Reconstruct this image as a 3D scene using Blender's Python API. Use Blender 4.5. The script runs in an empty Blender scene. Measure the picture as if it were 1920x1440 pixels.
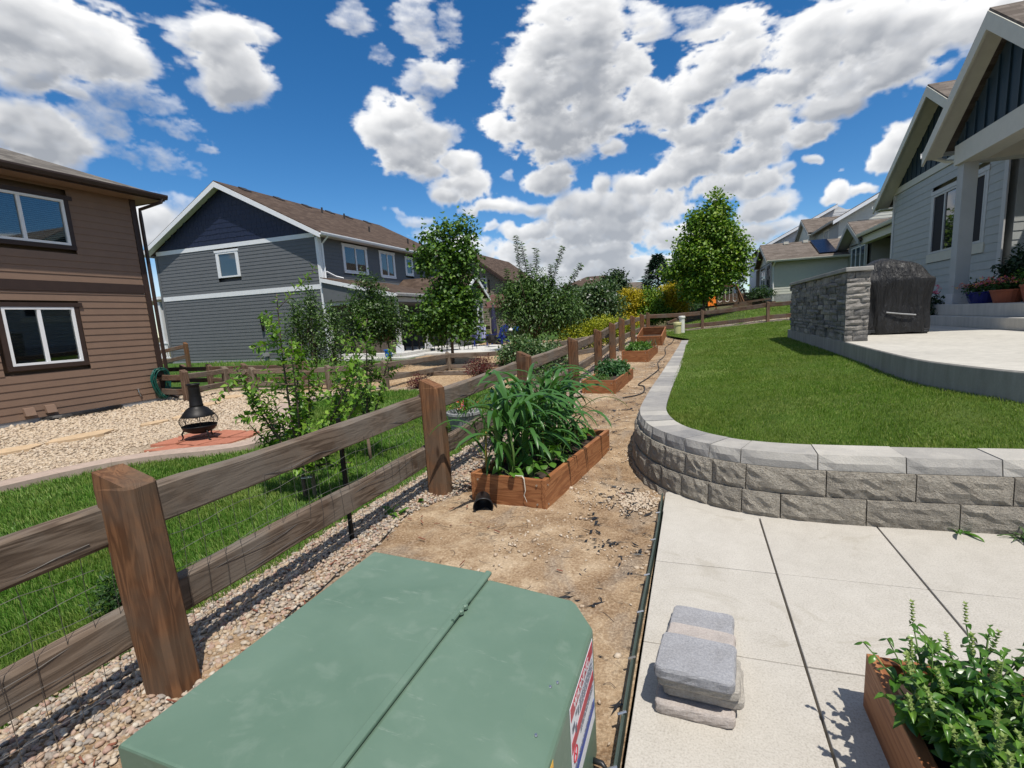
# A back yard between raised planter beds, split-rail fences and suburban houses, midday in June.
# World axes: +Y runs along the fence away from the camera, +X to the right, metres.
import bpy, bmesh, math, random
import numpy as np
from mathutils import Vector, Matrix

sc = bpy.context.scene
COL = sc.collection
PI = math.pi
RAD = math.radians

# ------------------------------------------------------------------ camera
cam_d = bpy.data.cameras.new('camera')
cam = bpy.data.objects.new('camera', cam_d)
COL.objects.link(cam)
sc.camera = cam
cam_d.sensor_fit = 'HORIZONTAL'
cam_d.sensor_width = 36.0
cam_d.lens = 36.0 * 913.0 / 1920.0
cam_d.shift_x = -42.5 / 1920.0
cam_d.shift_y = 21.0 / 1920.0
cam_d.clip_start = 0.05
cam_d.clip_end = 4000.0
EYE = Vector((0.0, 0.0, 1.65))


def cam_axes(pitch=9.006, roll=2.946, yaw=18.378):
    p, r, y = RAD(pitch), RAD(roll), RAD(yaw)
    fh = Vector((-math.sin(y), math.cos(y), 0.0))
    rt = Vector((math.cos(y), math.sin(y), 0.0))
    zz = Vector((0.0, 0.0, 1.0))
    fwd = fh * math.cos(p) - zz * math.sin(p)
    up = zz * math.cos(p) + fh * math.sin(p)
    rt2 = rt * math.cos(r) - up * math.sin(r)
    up2 = up * math.cos(r) + rt * math.sin(r)
    return rt2, up2, fwd


_r, _u, _f = cam_axes()
cam.matrix_world = Matrix(((_r.x, _u.x, -_f.x, EYE.x), (_r.y, _u.y, -_f.y, EYE.y),
                           (_r.z, _u.z, -_f.z, EYE.z), (0, 0, 0, 1)))

# ------------------------------------------------------------------ render settings
sc.render.engine = 'CYCLES'
sc.view_settings.view_transform = 'Standard'
sc.view_settings.look = 'None'
sc.view_settings.exposure = 0.12
sc.view_settings.gamma = 1.0
sc.view_settings.use_curve_mapping = False
sc.cycles.max_bounces = 8
sc.cycles.diffuse_bounces = 3
sc.cycles.transparent_max_bounces = 12
sc.cycles.use_denoising = True
try:
    sc.cycles.denoiser = 'OPENIMAGEDENOISE'
    sc.cycles.denoising_prefilter = 'ACCURATE'
except Exception:
    pass
sc.cycles.sample_clamp_indirect = 6.0

# ------------------------------------------------------------------ sun
TO_SUN = Vector((0.31, -0.34, 1.0)).normalized()
sun_d = bpy.data.lights.new('sun', 'SUN')
sun_d.energy = 4.6
sun_d.angle = RAD(0.53)
sun_d.color = (1.0, 0.95, 0.87)
sun = bpy.data.objects.new('sun', sun_d)
COL.objects.link(sun)
sun.rotation_euler = TO_SUN.to_track_quat('Z', 'Y').to_euler()
sun.location = TO_SUN * 60.0

# ------------------------------------------------------------------ world: Nishita sky with a cumulus layer
CLOUDS=[(-61.34,22.63,6,3.19,1),(-56.65,22.99,3.82,2.51,1),(-60.66,19.82,2.8,1.97,0.75),(-54.85,22.52,2.56,1.3,0.8),(-60.56,15.81,2.54,1.85,1),(-62.42,16.27,1.79,1.48,0.8),(-58.59,19.21,1.17,0.82,0.7),(-47.26,25.24,3.03,2.36,1),(-49.93,25.12,2.05,1.04,0.7),(-45.89,22.97,2.69,2.51,1),(-47.34,21.97,2.19,1.63,0.8),(-44.12,25.92,1.38,1.15,0.7),(-54.97,19.54,4.07,1.57,0.42),(-52.81,17.94,3.54,1.24,0.38),(-54.73,15.21,4.17,1.27,0.38),(-52.12,14.68,2.43,0.88,0.4),(-49.96,16.99,0.93,0.52,0.45),(-57.23,17.42,2.1,1.58,0.45),(-52.11,17.43,1.2,0.67,0.45),(-54.38,9.83,2.34,1.83,0.8),(-53.31,11.93,2.39,0.9,0.4),(-52.57,11.54,1.62,1.14,0.4),(-35.02,28.51,1.81,1.45,0.5),(-33.11,25.91,1.38,0.82,0.45),(-29,29.09,2.61,1.54,0.55),(-28.37,27.36,2.48,1.81,0.6),(-27.23,25.12,3.24,1.62,0.75),(-30.06,24.39,1.92,1.29,0.6),(-25.21,28.62,1.67,1.96,0.42),(-28.21,23.58,2.23,0.79,0.5),(-31.24,21.02,3.42,2.08,1),(-33.35,19.09,2.83,2.14,1),(-29.22,18.96,3.49,2.41,1),(-31.38,16.97,3.91,1.89,1),(-26.3,19.94,1.03,0.86,0.6),(-25.72,16.6,2.09,1.22,0.95),(-25.02,14.42,3.4,1.89,1),(-27.12,13.66,1.86,1.16,0.8),(-21.93,12.08,3.45,0.93,0.85),(-18.06,11.76,2.69,0.77,0.7),(-22.26,9.88,1.08,0.5,0.7),(-15.51,14.85,3.08,1.57,1),(-19.94,15.32,0.83,0.73,0.4),(-14.83,27.57,4.24,3.23,1),(-10.32,27.62,4.17,2.79,1),(-16.8,23.43,4.61,4.02,1),(-11.05,23.48,6.24,3.54,1),(-5.97,24.68,2.19,2.11,1),(-21.08,20.12,2.44,1.82,1),(-15.31,18.9,5.84,2.54,1),(-10.03,20.19,5.13,2.83,1),(-4.95,21.04,4.39,2.51,1),(-4.3,27.31,2.13,1.57,0.75),(-0.11,27.05,2.04,0.97,0.5),(-0.88,25.4,1.56,0.81,0.5),(4.39,25.43,2.9,1.75,0.95),(1.94,23.49,4.04,2.49,1),(4.9,23.74,2.9,2.02,1),(-0.1,21.7,3.65,1.97,1),(10.88,22.8,4.8,2.93,1),(14.61,22.95,4.82,2.43,1),(9.66,20.29,4.06,2.5,1),(13.97,19.68,5.37,2.42,1),(18.46,21.82,4.76,2.73,1),(17.5,19.52,3.04,1.94,1),(22.89,21.06,3.55,1.91,1),(12.38,17.81,3.02,1.28,0.8),(-1.7,19.01,2.95,2.1,1),(1.47,17.38,3.9,2.36,1),(5,18.64,2.95,2.69,1),(6.5,16.56,3.39,2.21,1),(10.25,15.96,2.63,1.17,1),(-0.1,15.2,3.73,1.68,1),(4.57,14.53,4.02,1.45,1),(-8.12,17.1,1.6,0.79,0.8),(-5.63,13.55,2.55,1.35,1),(-2.27,13.96,2.74,1.73,1),(-9.37,13.89,1.04,1.05,0.9),(-10.31,11.83,4.11,1.73,1),(-6.82,11.54,4.02,1.83,1),(-2.29,11.11,3.87,2.23,1),(2.55,12.35,3.91,1.62,1),(6.11,12.11,2.97,1.38,1),(7.14,9.73,2.45,1.42,0.9),(8.49,13.2,1.23,0.67,0.7),(-13.89,11.25,3.28,1.54,1),(-17.58,9.51,2.29,1.13,1),(-13.37,9.27,2.99,1.58,1),(-8.62,9.22,4.69,2.01,1),(-2.87,8.19,5.06,2.2,1),(-17.68,7.51,5.45,1.27,0.9),(-11.67,6.59,7.79,1.62,0.95),(-4.62,4.96,8.07,2.06,0.9),(-20.21,5.89,4.87,1.52,0.85),(5.19,7.39,4.07,1.48,0.8),(7.68,7.63,2.44,0.93,0.7),(-11.75,4.26,9.66,1.42,0.9),(-23.76,7.2,3.61,1.73,0.6),(-30.53,11.01,2.58,0.65,0.55),(-32.74,11.55,1.12,0.43,0.45),(-17.9,3.4,12.26,1.68,0.85),(2.62,4.4,7.46,2.21,0.7),(-23.92,4.87,5.44,1.77,0.8),(-28.33,9.6,2.34,1.11,0.6),(-17.84,4.59,7.33,1.42,0.9),(-7.02,1.61,9.48,1.54,0.8),(9.19,5.39,2.88,1.25,0.7),(-24.86,8.67,2.98,1.25,0.75),(-20.01,9.34,1.81,0.9,0.8),(-17.34,2.17,9.23,1.45,0.8),(-54.12,8.93,2.36,1.2,0.8),(11.24,13.51,0.99,0.65,0.75),(13.27,12.05,0.43,0.23,0.45),(13.13,10.21,1.57,1.23,0.95),(15.59,9.99,1.57,0.55,0.8),(12.05,9.53,0.89,0.58,0.7),(16.75,12.36,1.79,1.24,1),(18.24,13.33,2.1,1.49,1),(20.39,14.06,2.51,1.64,1),(22.37,15.11,2.02,1.56,1)]


def _hash3(ix, iy, iz, seed):
    h = (ix * 374761393 + iy * 668265263 + iz * 1440662683 + seed * 974634777) & 0xFFFFFFFF
    h = ((h ^ (h >> 15)) * 2246822519) & 0xFFFFFFFF
    h = ((h ^ (h >> 13)) * 3266489917) & 0xFFFFFFFF
    h = (h ^ (h >> 16)) & 0xFFFFFF
    return h.astype(np.float32) / np.float32(0xFFFFFF)


def vnoise(x, y, z, seed=0):
    fx, fy, fz = np.floor(x), np.floor(y), np.floor(z)
    ix, iy, iz = fx.astype(np.int64), fy.astype(np.int64), fz.astype(np.int64)
    tx, ty, tz = (x - fx), (y - fy), (z - fz)
    tx = tx * tx * (3 - 2 * tx)
    ty = ty * ty * (3 - 2 * ty)
    tz = tz * tz * (3 - 2 * tz)
    out = 0
    for dx in (0, 1):
        wx = tx if dx else 1 - tx
        for dy in (0, 1):
            wy = ty if dy else 1 - ty
            for dz in (0, 1):
                wz = tz if dz else 1 - tz
                out = out + wx * wy * wz * _hash3(ix + dx, iy + dy, iz + dz, seed)
    return out


def fbm(x, y, z, octaves=5, gain=0.5, seed=0):
    a, s, n = 1.0, 0.0, 0.0
    out = 0
    for i in range(octaves):
        out = out + a * vnoise(x, y, z, seed + i)
        n += a
        a *= gain
        x, y, z = x * 2.03 + 7.1, y * 2.03 + 3.7, z * 2.03 + 1.3
    return out / n


def cloud_image():
    """Cumulus coverage (alpha) and brightness over the whole upper sky, as an equirectangular float image."""
    W, H = 3072, 1536
    rows = 830                                     # from the zenith to a little under the horizon
    el = (90.0 - (np.arange(rows) + 0.5) * 180.0 / H).astype(np.float32)[:, None]
    az = ((np.arange(W) + 0.5) * 360.0 / W - 180.0).astype(np.float32)[None, :]
    A, E = np.broadcast_to(az, (rows, W)), np.broadcast_to(el, (rows, W))
    ar, er = np.radians(A), np.radians(E)
    X, Y, Z = np.cos(er) * np.sin(ar), np.cos(er) * np.cos(ar), np.sin(er)
    A0, E0 = A, E
    st = 1.0 + 1.0 * np.clip((24 - E) / 24, 0, 1) + 1.1 * np.clip((E - 14) / 20, 0, 1)
    A = A0 + (fbm(X * 11 + 3, Y * 11, Z * 11 * st, 5, 0.6, 60) - 0.52) * 3.6
    E = E0 + (fbm(X * 11, Y * 11 + 8, Z * 11 * st, 5, 0.6, 70) - 0.52) * 3.2
    field = np.full((rows, W), -3.0, np.float32)
    cap = np.zeros((rows, W), np.float32)
    for (a, e, ra, re, w) in CLOUDS:
        j0, j1 = int((a - 2.2 * ra + 180) / 360 * W), int((a + 2.2 * ra + 180) / 360 * W) + 1
        i0, i1 = int((90 - e - 2.2 * re) / 180 * H), int((90 - e + 2.2 * re) / 180 * H) + 1
        j0, j1, i0, i1 = j0 - 34, j1 + 34, i0 - 34, i1 + 34
        j0, j1, i0, i1 = max(j0, 0), min(j1, W), max(i0, 0), min(i1, rows)
        d = np.sqrt(((A[i0:i1, j0:j1] - a) / ra) ** 2 + ((E[i0:i1, j0:j1] - e) / re) ** 2)
        f = 1.0 - d
        old = field[i0:i1, j0:j1]
        k = 0.14                                   # smooth union
        hh = np.clip(0.5 + 0.5 * (f - old) / k, 0, 1)
        field[i0:i1, j0:j1] = old * (1 - hh) + f * hh + k * hh * (1 - hh)
        cap[i0:i1, j0:j1] = np.maximum(cap[i0:i1, j0:j1], w * np.clip(1.6 - d, 0, 1))
    A, E = A0, E0
    # the sky that is not in the photograph: the same kind of scattered cumulus
    az0, az1, el1 = -80.0, 52.0, 52.0
    inside = np.clip((A - az0) / 8, 0, 1) * np.clip((az1 - A) / 8, 0, 1) * np.clip((el1 - E) / 6, 0, 1)
    pz = np.maximum(Z, 0.06)
    gen = fbm(X / pz * 1.1 + 5, Y / pz * 1.1 + 9, np.zeros_like(X) + 2.5, 3, 0.5, 40)
    gen = (gen - 0.55) * 5.0
    field = np.where(inside > 0.999, field, np.maximum(field - (1 - inside) * 3, gen * (1 - inside) - inside * 3))
    cap = np.maximum(cap, (1 - inside))
    n1 = fbm(X * 12, Y * 12, Z * 12 * st, 6, 0.62, 3)
    n2 = fbm(X * 38 + 4, Y * 38, Z * 38 * st, 5, 0.66, 11)
    bil = 1.0 - np.abs(2 * vnoise(X * 20, Y * 20, Z * 20 * st, 21) - 1)
    bil2 = 1.0 - np.abs(2 * vnoise(X * 43, Y * 43, Z * 43 * st, 23) - 1)
    F = field * 1.35 + (n1 - 0.51) * 2.2 + (n2 - 0.51) * 1.1 + (bil - 0.5) * 0.34 + (bil2 - 0.5) * 0.24 + 0.12
    dens = np.clip(F / 0.42, 0, 1)
    dens = dens * dens * (3 - 2 * dens)
    capn = np.clip(cap * 1.25, 0, 1)
    thin = np.clip(1.25 - capn, 0, 1)
    alpha = dens * np.clip(capn * 1.15 - thin * 0.75 * np.clip(1.9 - n2 * 2.6, 0, 1), 0, 1)

    def blur(a, rx, ry):
        for ax, r in ((1, rx), (0, ry)):
            if r < 1:
                continue
            pad = [(0, 0), (0, 0)]
            pad[ax] = (r + 1, r)
            c = np.cumsum(np.pad(a, pad, mode='edge'), axis=ax, dtype=np.float64)
            a = ((c[2 * r + 1:] - c[:-2 * r - 1]) if ax == 0 else (c[:, 2 * r + 1:] - c[:, :-2 * r - 1])) / (2 * r + 1)
        return a.astype(np.float32)

    # light from above: matter gathered on the way down darkens what hangs below it
    body = np.clip(F, 0, 1.3) * capn
    soft = blur(blur(body, 9, 3), 9, 3)
    S = np.zeros((rows, W), np.float32)
    acc = np.zeros(W, np.float32)
    for i in range(rows):
        acc = acc * 0.962 + soft[i] * 0.038
        S[i] = acc
    S = blur(S, 6, 2)
    big = blur(blur(body, 26, 26), 26, 26)
    rel = blur(F, 1, 1)
    rel = np.roll(np.roll(rel, 3, 0), 2, 1) - np.roll(np.roll(rel, -3, 0), -2, 1)  # facing up is brighter
    edge = np.clip(1.0 - F / 0.8, 0, 1)
    deep = np.clip(S * 1.15 - 0.12, 0, 2) * 1.1 + np.clip(big - 0.45, 0, 1) * 0.42
    deep = (1 - np.exp(-1.25 * deep)) * (1 - 0.6 * edge)
    shade = deep * 1.2 + np.clip(rel, -0.6, 0.6) * 0.30 + (n2 - 0.5) * 0.26 + (n1 - 0.5) * 0.25 - 0.06
    shade = np.clip(shade, 0, 1)
    # thin bright veil of far cloud towards the horizon
    veil = np.clip((9.0 - E) / 9.0, 0, 1) * np.clip(0.25 + (n1 - 0.45) * 4.0, 0, 1) * 0.75
    shade = shade * (1 - veil * (1 - alpha)) + 0.05 * veil
    alpha = np.maximum(alpha, veil)
    low = np.clip((16 - E) / 16, 0, 1)             # far clouds are paler through the air
    img = np.ones((H, W, 4), np.float32)
    img[:, :, :3] = 0
    img[:rows, :, 0] = 1 - shade                   # brightness
    img[:rows, :, 1] = np.clip(alpha, 0, 1) * np.clip((E + 1) / 3, 0, 1)   # coverage
    img[:rows, :, 2] = low
    img = np.roll(img, -W // 4, axis=1)
    im = bpy.data.images.new('cumulus', W, H, alpha=True, float_buffer=True, is_data=True)
    im.alpha_mode = 'CHANNEL_PACKED'
    im.pixels.foreach_set(np.ascontiguousarray(img[::-1]).ravel())
    im.update()
    return im


world = bpy.data.worlds.new('World')
sc.world = world
world.use_nodes = True
_nt = world.node_tree
_nt.nodes.clear()
_out = _nt.nodes.new('ShaderNodeOutputWorld')
_sky = _nt.nodes.new('ShaderNodeTexSky')
_sky.sky_type = 'NISHITA'
_sky.sun_disc = False
_sky.sun_elevation = math.asin(TO_SUN.z)
_sky.sun_rotation = math.atan2(TO_SUN.x, TO_SUN.y)
_sky.altitude = 1500.0
_sky.air_density = 1.0
_sky.dust_density = 0.1
_sky.ozone_density = 3.0
_hs = _nt.nodes.new('ShaderNodeHueSaturation')
_hs.inputs['Saturation'].default_value = 1.32
_bg1 = _nt.nodes.new('ShaderNodeBackground')
_bg1.inputs['Strength'].default_value = 0.118
_bg2 = _nt.nodes.new('ShaderNodeBackground')
_bg2.inputs['Strength'].default_value = 0.95
_tc = _nt.nodes.new('ShaderNodeTexCoord')
_env = _nt.nodes.new('ShaderNodeTexEnvironment')
_env.image = cloud_image()
_sep = _nt.nodes.new('ShaderNodeSeparateColor')
_c1 = _nt.nodes.new('ShaderNodeMix')
_c1.data_type = 'RGBA'
_c1.inputs[6].default_value = (0.36, 0.385, 0.43, 1)      # shaded undersides
_c1.inputs[7].default_value = (1.0, 1.0, 1.0, 1)          # sunlit tops
_c2 = _nt.nodes.new('ShaderNodeMix')
_c2.data_type = 'RGBA'
_c2.inputs[7].default_value = (0.72, 0.79, 0.88, 1)       # far clouds through the air
_low = _nt.nodes.new('ShaderNodeMath')
_low.operation = 'MULTIPLY'
_low.inputs[1].default_value = 0.28
_mix = _nt.nodes.new('ShaderNodeMixShader')
L = _nt.links.new
L(_sky.outputs[0], _hs.inputs['Color'])
L(_hs.outputs[0], _bg1.inputs['Color'])
L(_tc.outputs['Generated'], _env.inputs['Vector'])
L(_env.outputs['Color'], _sep.inputs[0])
L(_sep.outputs[0], _c1.inputs[0])
L(_sep.outputs[2], _low.inputs[0])
L(_low.outputs[0], _c2.inputs[0])
L(_c1.outputs[2], _c2.inputs[6])
L(_c2.outputs[2], _bg2.inputs['Color'])
L(_sep.outputs[1], _mix.inputs[0])
L(_bg1.outputs[0], _mix.inputs[1])
L(_bg2.outputs[0], _mix.inputs[2])
L(_mix.outputs[0], _out.inputs['Surface'])
world.cycles.sampling_method = 'MANUAL'
world.cycles.sample_map_resolution = 512

# ================================================================== helpers
rng = random.Random(7)
nrng = np.random.default_rng(11)


def world_loc(o):
    v = Vector((0, 0, 0))
    while o is not None:
        v = v + o.location
        o = o.parent
    return v


def link(o, parent=None):
    COL.objects.link(o)
    if parent is not None:
        o.parent = parent
    return o


def tag(o, label=None, cat=None, group=None, kind=None):
    if label:
        o['label'] = label
    if cat:
        o['category'] = cat
    if group:
        o['group'] = group
    if kind:
        o['kind'] = kind
    return o


def thing(name, label, cat, loc=(0, 0, 0), rotz=0.0, group=None):
    o = bpy.data.objects.new(name, None)
    o.empty_display_size = 0.2
    COL.objects.link(o)
    o.location = loc
    o.rotation_euler = (0, 0, rotz)
    return tag(o, label, cat, group)


class MB:
    """collects shapes; build() links them as one mesh object (world coordinates; parent's origin is subtracted)"""

    def __init__(self):
        self.v, self.f, self.mi = [], [], []
        self.m = 0

    def face(self, pts):
        n = len(self.v)
        self.v += [tuple(p) for p in pts]
        self.f.append(tuple(range(n, n + len(pts))))
        self.mi.append(self.m)
        return self

    def _add(self, verts, faces):
        n = len(self.v)
        self.v += [tuple(p) for p in verts]
        for q in faces:
            self.f.append(tuple(i + n for i in q))
            self.mi.append(self.m)
        return self

    def box(self, x0, x1, y0, y1, z0, z1):
        vs = [(x0, y0, z0), (x1, y0, z0), (x1, y1, z0), (x0, y1, z0), (x0, y0, z1), (x1, y0, z1), (x1, y1, z1), (x0, y1, z1)]
        return self._add(vs, [(3, 2, 1, 0), (4, 5, 6, 7), (0, 1, 5, 4), (1, 2, 6, 5), (2, 3, 7, 6), (3, 0, 4, 7)])

    def hexa(self, a, b):
        """solid between two quads a (first) and b with matching corner order"""
        vs = list(a) + list(b)
        return self._add(vs, [(3, 2, 1, 0), (4, 5, 6, 7), (0, 1, 5, 4), (1, 2, 6, 5), (2, 3, 7, 6), (3, 0, 4, 7)])

    def beam(self, p, q, w, h, up=(0, 0, 1)):
        p, q = Vector(p), Vector(q)
        d = (q - p).normalized()
        s = d.cross(Vector(up))
        if s.length < 1e-5:
            s = d.cross(Vector((1, 0, 0)))
        s.normalize()
        u = s.cross(d)
        s, u = s * w / 2, u * h / 2
        a = [p - s - u, p + s - u, p + s + u, p - s + u]
        b = [q - s - u, q + s - u, q + s + u, q - s + u]
        return self.hexa(a, b)

    def prism(self, pts, z0, z1):
        n = len(pts)
        vs = [(x, y, z0) for x, y in pts] + [(x, y, z1) for x, y in pts]
        fs = [tuple(range(n - 1, -1, -1)), tuple(range(n, 2 * n))]
        fs += [(i, (i + 1) % n, n + (i + 1) % n, n + i) for i in range(n)]
        return self._add(vs, fs)

    def extrude(self, pts, d):
        """closed polygon pts (3-D) swept along d"""
        n = len(pts)
        d = Vector(d)
        vs = [Vector(p) for p in pts]
        vs = vs + [p + d for p in vs]
        fs = [tuple(range(n - 1, -1, -1)), tuple(range(n, 2 * n))]
        fs += [(i, (i + 1) % n, n + (i + 1) % n, n + i) for i in range(n)]
        return self._add(vs, fs)

    def tube(self, pts, r, n=6, cap=True):
        pts = [Vector(p) for p in pts]
        rs = r if isinstance(r, (list, tuple)) else [r] * len(pts)
        rings, prev = [], None
        for i, p in enumerate(pts):
            d = (pts[min(i + 1, len(pts) - 1)] - pts[max(i - 1, 0)])
            d = d.normalized() if d.length > 1e-9 else Vector((0, 0, 1))
            a = prev if prev is not None else (Vector((0, 0, 1)) if abs(d.z) < 0.9 else Vector((1, 0, 0)))
            s = d.cross(a)
            if s.length < 1e-6:
                s = d.cross(Vector((0.3, 0.5, 0.8)))
            s.normalize()
            a = s.cross(d).normalized()
            prev = a
            rings.append([p + (s * math.cos(2 * PI * k / n) + a * math.sin(2 * PI * k / n)) * rs[i] for k in range(n)])
        vs = [v for ring in rings for v in ring]
        fs = []
        for i in range(len(rings) - 1):
            for k in range(n):
                a, b = i * n + k, i * n + (k + 1) % n
                fs.append((a, b, b + n, a + n))
        if cap:
            fs.append(tuple(range(n - 1, -1, -1)))
            fs.append(tuple(range(len(vs) - n, len(vs))))
        return self._add(vs, fs)

    def lathe(self, prof, c=(0, 0, 0), n=20, a0=0.0, a1=2 * PI):
        full = abs(a1 - a0 - 2 * PI) < 1e-6
        m = n if full else n + 1
        vs, fs = [], []
        for r, z in prof:
            for k in range(m):
                t = a0 + (a1 - a0) * k / n
                vs.append((c[0] + r * math.cos(t), c[1] + r * math.sin(t), c[2] + z))
        for i in range(len(prof) - 1):
            for k in range(n):
                a, b = i * m + k, i * m + (k + 1) % m
                fs.append((a, b, b + m, a + m))
        return self._add(vs, fs)

    def build(self, name, mat, parent=None, smooth=False, bevel=0.0, local=False):
        off = Vector((0, 0, 0)) if (parent is None or local) else world_loc(parent)
        me = bpy.data.meshes.new(name)
        vs = self.v if off.length == 0 else [(x - off.x, y - off.y, z - off.z) for x, y, z in self.v]
        me.from_pydata([tuple(p) for p in vs], [], self.f)
        mats = mat if isinstance(mat, (list, tuple)) else [mat]
        for m_ in mats:
            me.materials.append(m_)
        if len(mats) > 1:
            me.polygons.foreach_set('material_index', self.mi)
        if smooth:
            me.polygons.foreach_set('use_smooth', [True] * len(me.polygons))
        me.update()
        bm = bmesh.new()
        bm.from_mesh(me)
        bmesh.ops.recalc_face_normals(bm, faces=bm.faces)
        bm.to_mesh(me)
        bm.free()
        o = bpy.data.objects.new(name, me)
        link(o, parent)
        if bevel > 0:
            md = o.modifiers.new('bevel', 'BEVEL')
            md.width = bevel
            md.segments = 2
            md.limit_method = 'ANGLE'
            md.angle_limit = RAD(40)
        return o


def np_mesh(name, verts, quads=None, tris=None, mat=None, parent=None, smooth=False, off=None, attr=None):
    """fast mesh from numpy arrays; attr = (name, per-vertex float array)"""
    verts = np.asarray(verts, np.float32).reshape(-1, 3)
    if off is None and parent is not None:
        w = world_loc(parent)
        off = np.array([w.x, w.y, w.z], np.float32)
    if off is not None:
        verts = verts - np.asarray(off, np.float32)
    me = bpy.data.meshes.new(name)
    loops, starts, tot = [], [], 0
    if quads is not None and len(quads):
        q = np.asarray(quads, np.int32)
        loops.append(q.ravel())
        starts.append(np.arange(len(q), dtype=np.int32) * 4 + tot)
        tot += q.size
    if tris is not None and len(tris):
        t = np.asarray(tris, np.int32)
        loops.append(t.ravel())
        starts.append(np.arange(len(t), dtype=np.int32) * 3 + tot)
        tot += t.size
    loops, starts = np.concatenate(loops), np.concatenate(starts)
    me.vertices.add(len(verts))
    me.vertices.foreach_set('co', verts.ravel())
    me.loops.add(len(loops))
    me.loops.foreach_set('vertex_index', loops)
    me.polygons.add(len(starts))
    me.polygons.foreach_set('loop_start', starts)
    if attr is not None:
        a = me.attributes.new(attr[0], 'FLOAT', 'POINT')
        a.data.foreach_set('value', np.asarray(attr[1], np.float32).ravel())
    me.update(calc_edges=True)
    me.validate()
    if mat is not None:
        me.materials.append(mat)
    if smooth:
        me.polygons.foreach_set('use_smooth', np.ones(len(starts), dtype=bool))
    o = bpy.data.objects.new(name, me)
    link(o, parent)
    return o


def copy_tree(o, parent=None):
    c = o.copy()
    COL.objects.link(c)
    if parent is not None:
        c.parent = parent
    for ch in list(o.children):
        copy_tree(ch, c)
    return c


# ================================================================== materials
class NT:
    def __init__(self, name):
        self.mat = bpy.data.materials.new(name)
        self.mat.use_nodes = True
        self.t = self.mat.node_tree
        self.b = self.t.nodes['Principled BSDF']
        self.o = self.t.nodes['Material Output']

    def n(self, typ, **kw):
        nd = self.t.nodes.new(typ)
        for k, v in kw.items():
            setattr(nd, k, v)
        return nd

    def l(self, a, b):
        self.t.links.new(a, b)

    def coord(self, scale=(1, 1, 1), rot=(0, 0, 0), kind='Object'):
        tc = self.n('ShaderNodeTexCoord')
        mp = self.n('ShaderNodeMapping')
        mp.inputs['Scale'].default_value = scale
        mp.inputs['Rotation'].default_value = rot
        self.l(tc.outputs[kind], mp.inputs['Vector'])
        return mp.outputs[0]

    def noise(self, vec, scale, detail=4, rough=0.55, dist=0.0):
        nd = self.n('ShaderNodeTexNoise')
        nd.inputs['Scale'].default_value = scale
        nd.inputs['Detail'].default_value = detail
        nd.inputs['Roughness'].default_value = rough
        nd.inputs['Distortion'].default_value = dist
        self.l(vec, nd.inputs['Vector'])
        return nd.outputs[0]

    def ramp(self, fac, stops, interp='LINEAR'):
        r = self.n('ShaderNodeValToRGB')
        r.color_ramp.interpolation = interp
        els = r.color_ramp.elements
        while len(els) < len(stops):
            els.new(0.5)
        for e, (p, c) in zip(els, stops):
            e.position = p
            e.color = (*c, 1) if len(c) == 3 else c
        self.l(fac, r.inputs[0])
        return r.outputs[0]

    def mix(self, fac, a, b, mode='MIX'):
        m = self.n('ShaderNodeMix', data_type='RGBA', blend_type=mode)
        m.clamp_factor = True
        for s, v in ((m.inputs[0], fac), (m.inputs[6], a), (m.inputs[7], b)):
            if hasattr(v, 'links') or hasattr(v, 'is_linked'):
                self.l(v, s)
            elif isinstance(v, (tuple, list)):
                s.default_value = (*v, 1) if len(v) == 3 else v
            else:
                s.default_value = v
        return m.outputs[2]

    def math(self, op, a, b=0.0, clamp=False):
        m = self.n('ShaderNodeMath', operation=op)
        m.use_clamp = clamp
        for s, v in ((m.inputs[0], a), (m.inputs[1], b)):
            if hasattr(v, 'is_linked'):
                self.l(v, s)
            else:
                s.default_value = v
        return m.outputs[0]

    def bump(self, h, strength=0.4, dist=0.01):
        b = self.n('ShaderNodeBump')
        b.inputs['Strength'].default_value = strength
        b.inputs['Distance'].default_value = dist
        self.l(h, b.inputs['Height'])
        self.l(b.outputs[0], self.b.inputs['Normal'])
        return b.outputs[0]

    def base(self, c):
        s = self.b.inputs['Base Color']
        if hasattr(c, 'is_linked'):
            self.l(c, s)
        else:
            s.default_value = (*c, 1)

    def set(self, **kw):
        for k, v in kw.items():
            s = self.b.inputs[k.replace('_', ' ')]
            if hasattr(v, 'is_linked'):
                self.l(v, s)
            else:
                s.default_value = v
        return self


def plain(name, col, rough=0.6, metal=0.0, var=0.12, scale=6.0, bump=0.0, bscale=60.0, spec=0.4):
    """painted or moulded surface with slight unevenness in tone"""
    m = NT(name)
    v = m.coord()
    n1 = m.noise(v, scale, 5, 0.6)
    c = m.ramp(n1, [(0.3, tuple(x * (1 - var) for x in col)), (0.7, tuple(min(1, x * (1 + var)) for x in col))])
    m.base(c)
    m.set(Roughness=rough, Metallic=metal, Specular_IOR_Level=spec)
    if bump:
        m.bump(m.noise(v, bscale, 4, 0.6), bump, 0.004)
    return m.mat


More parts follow.
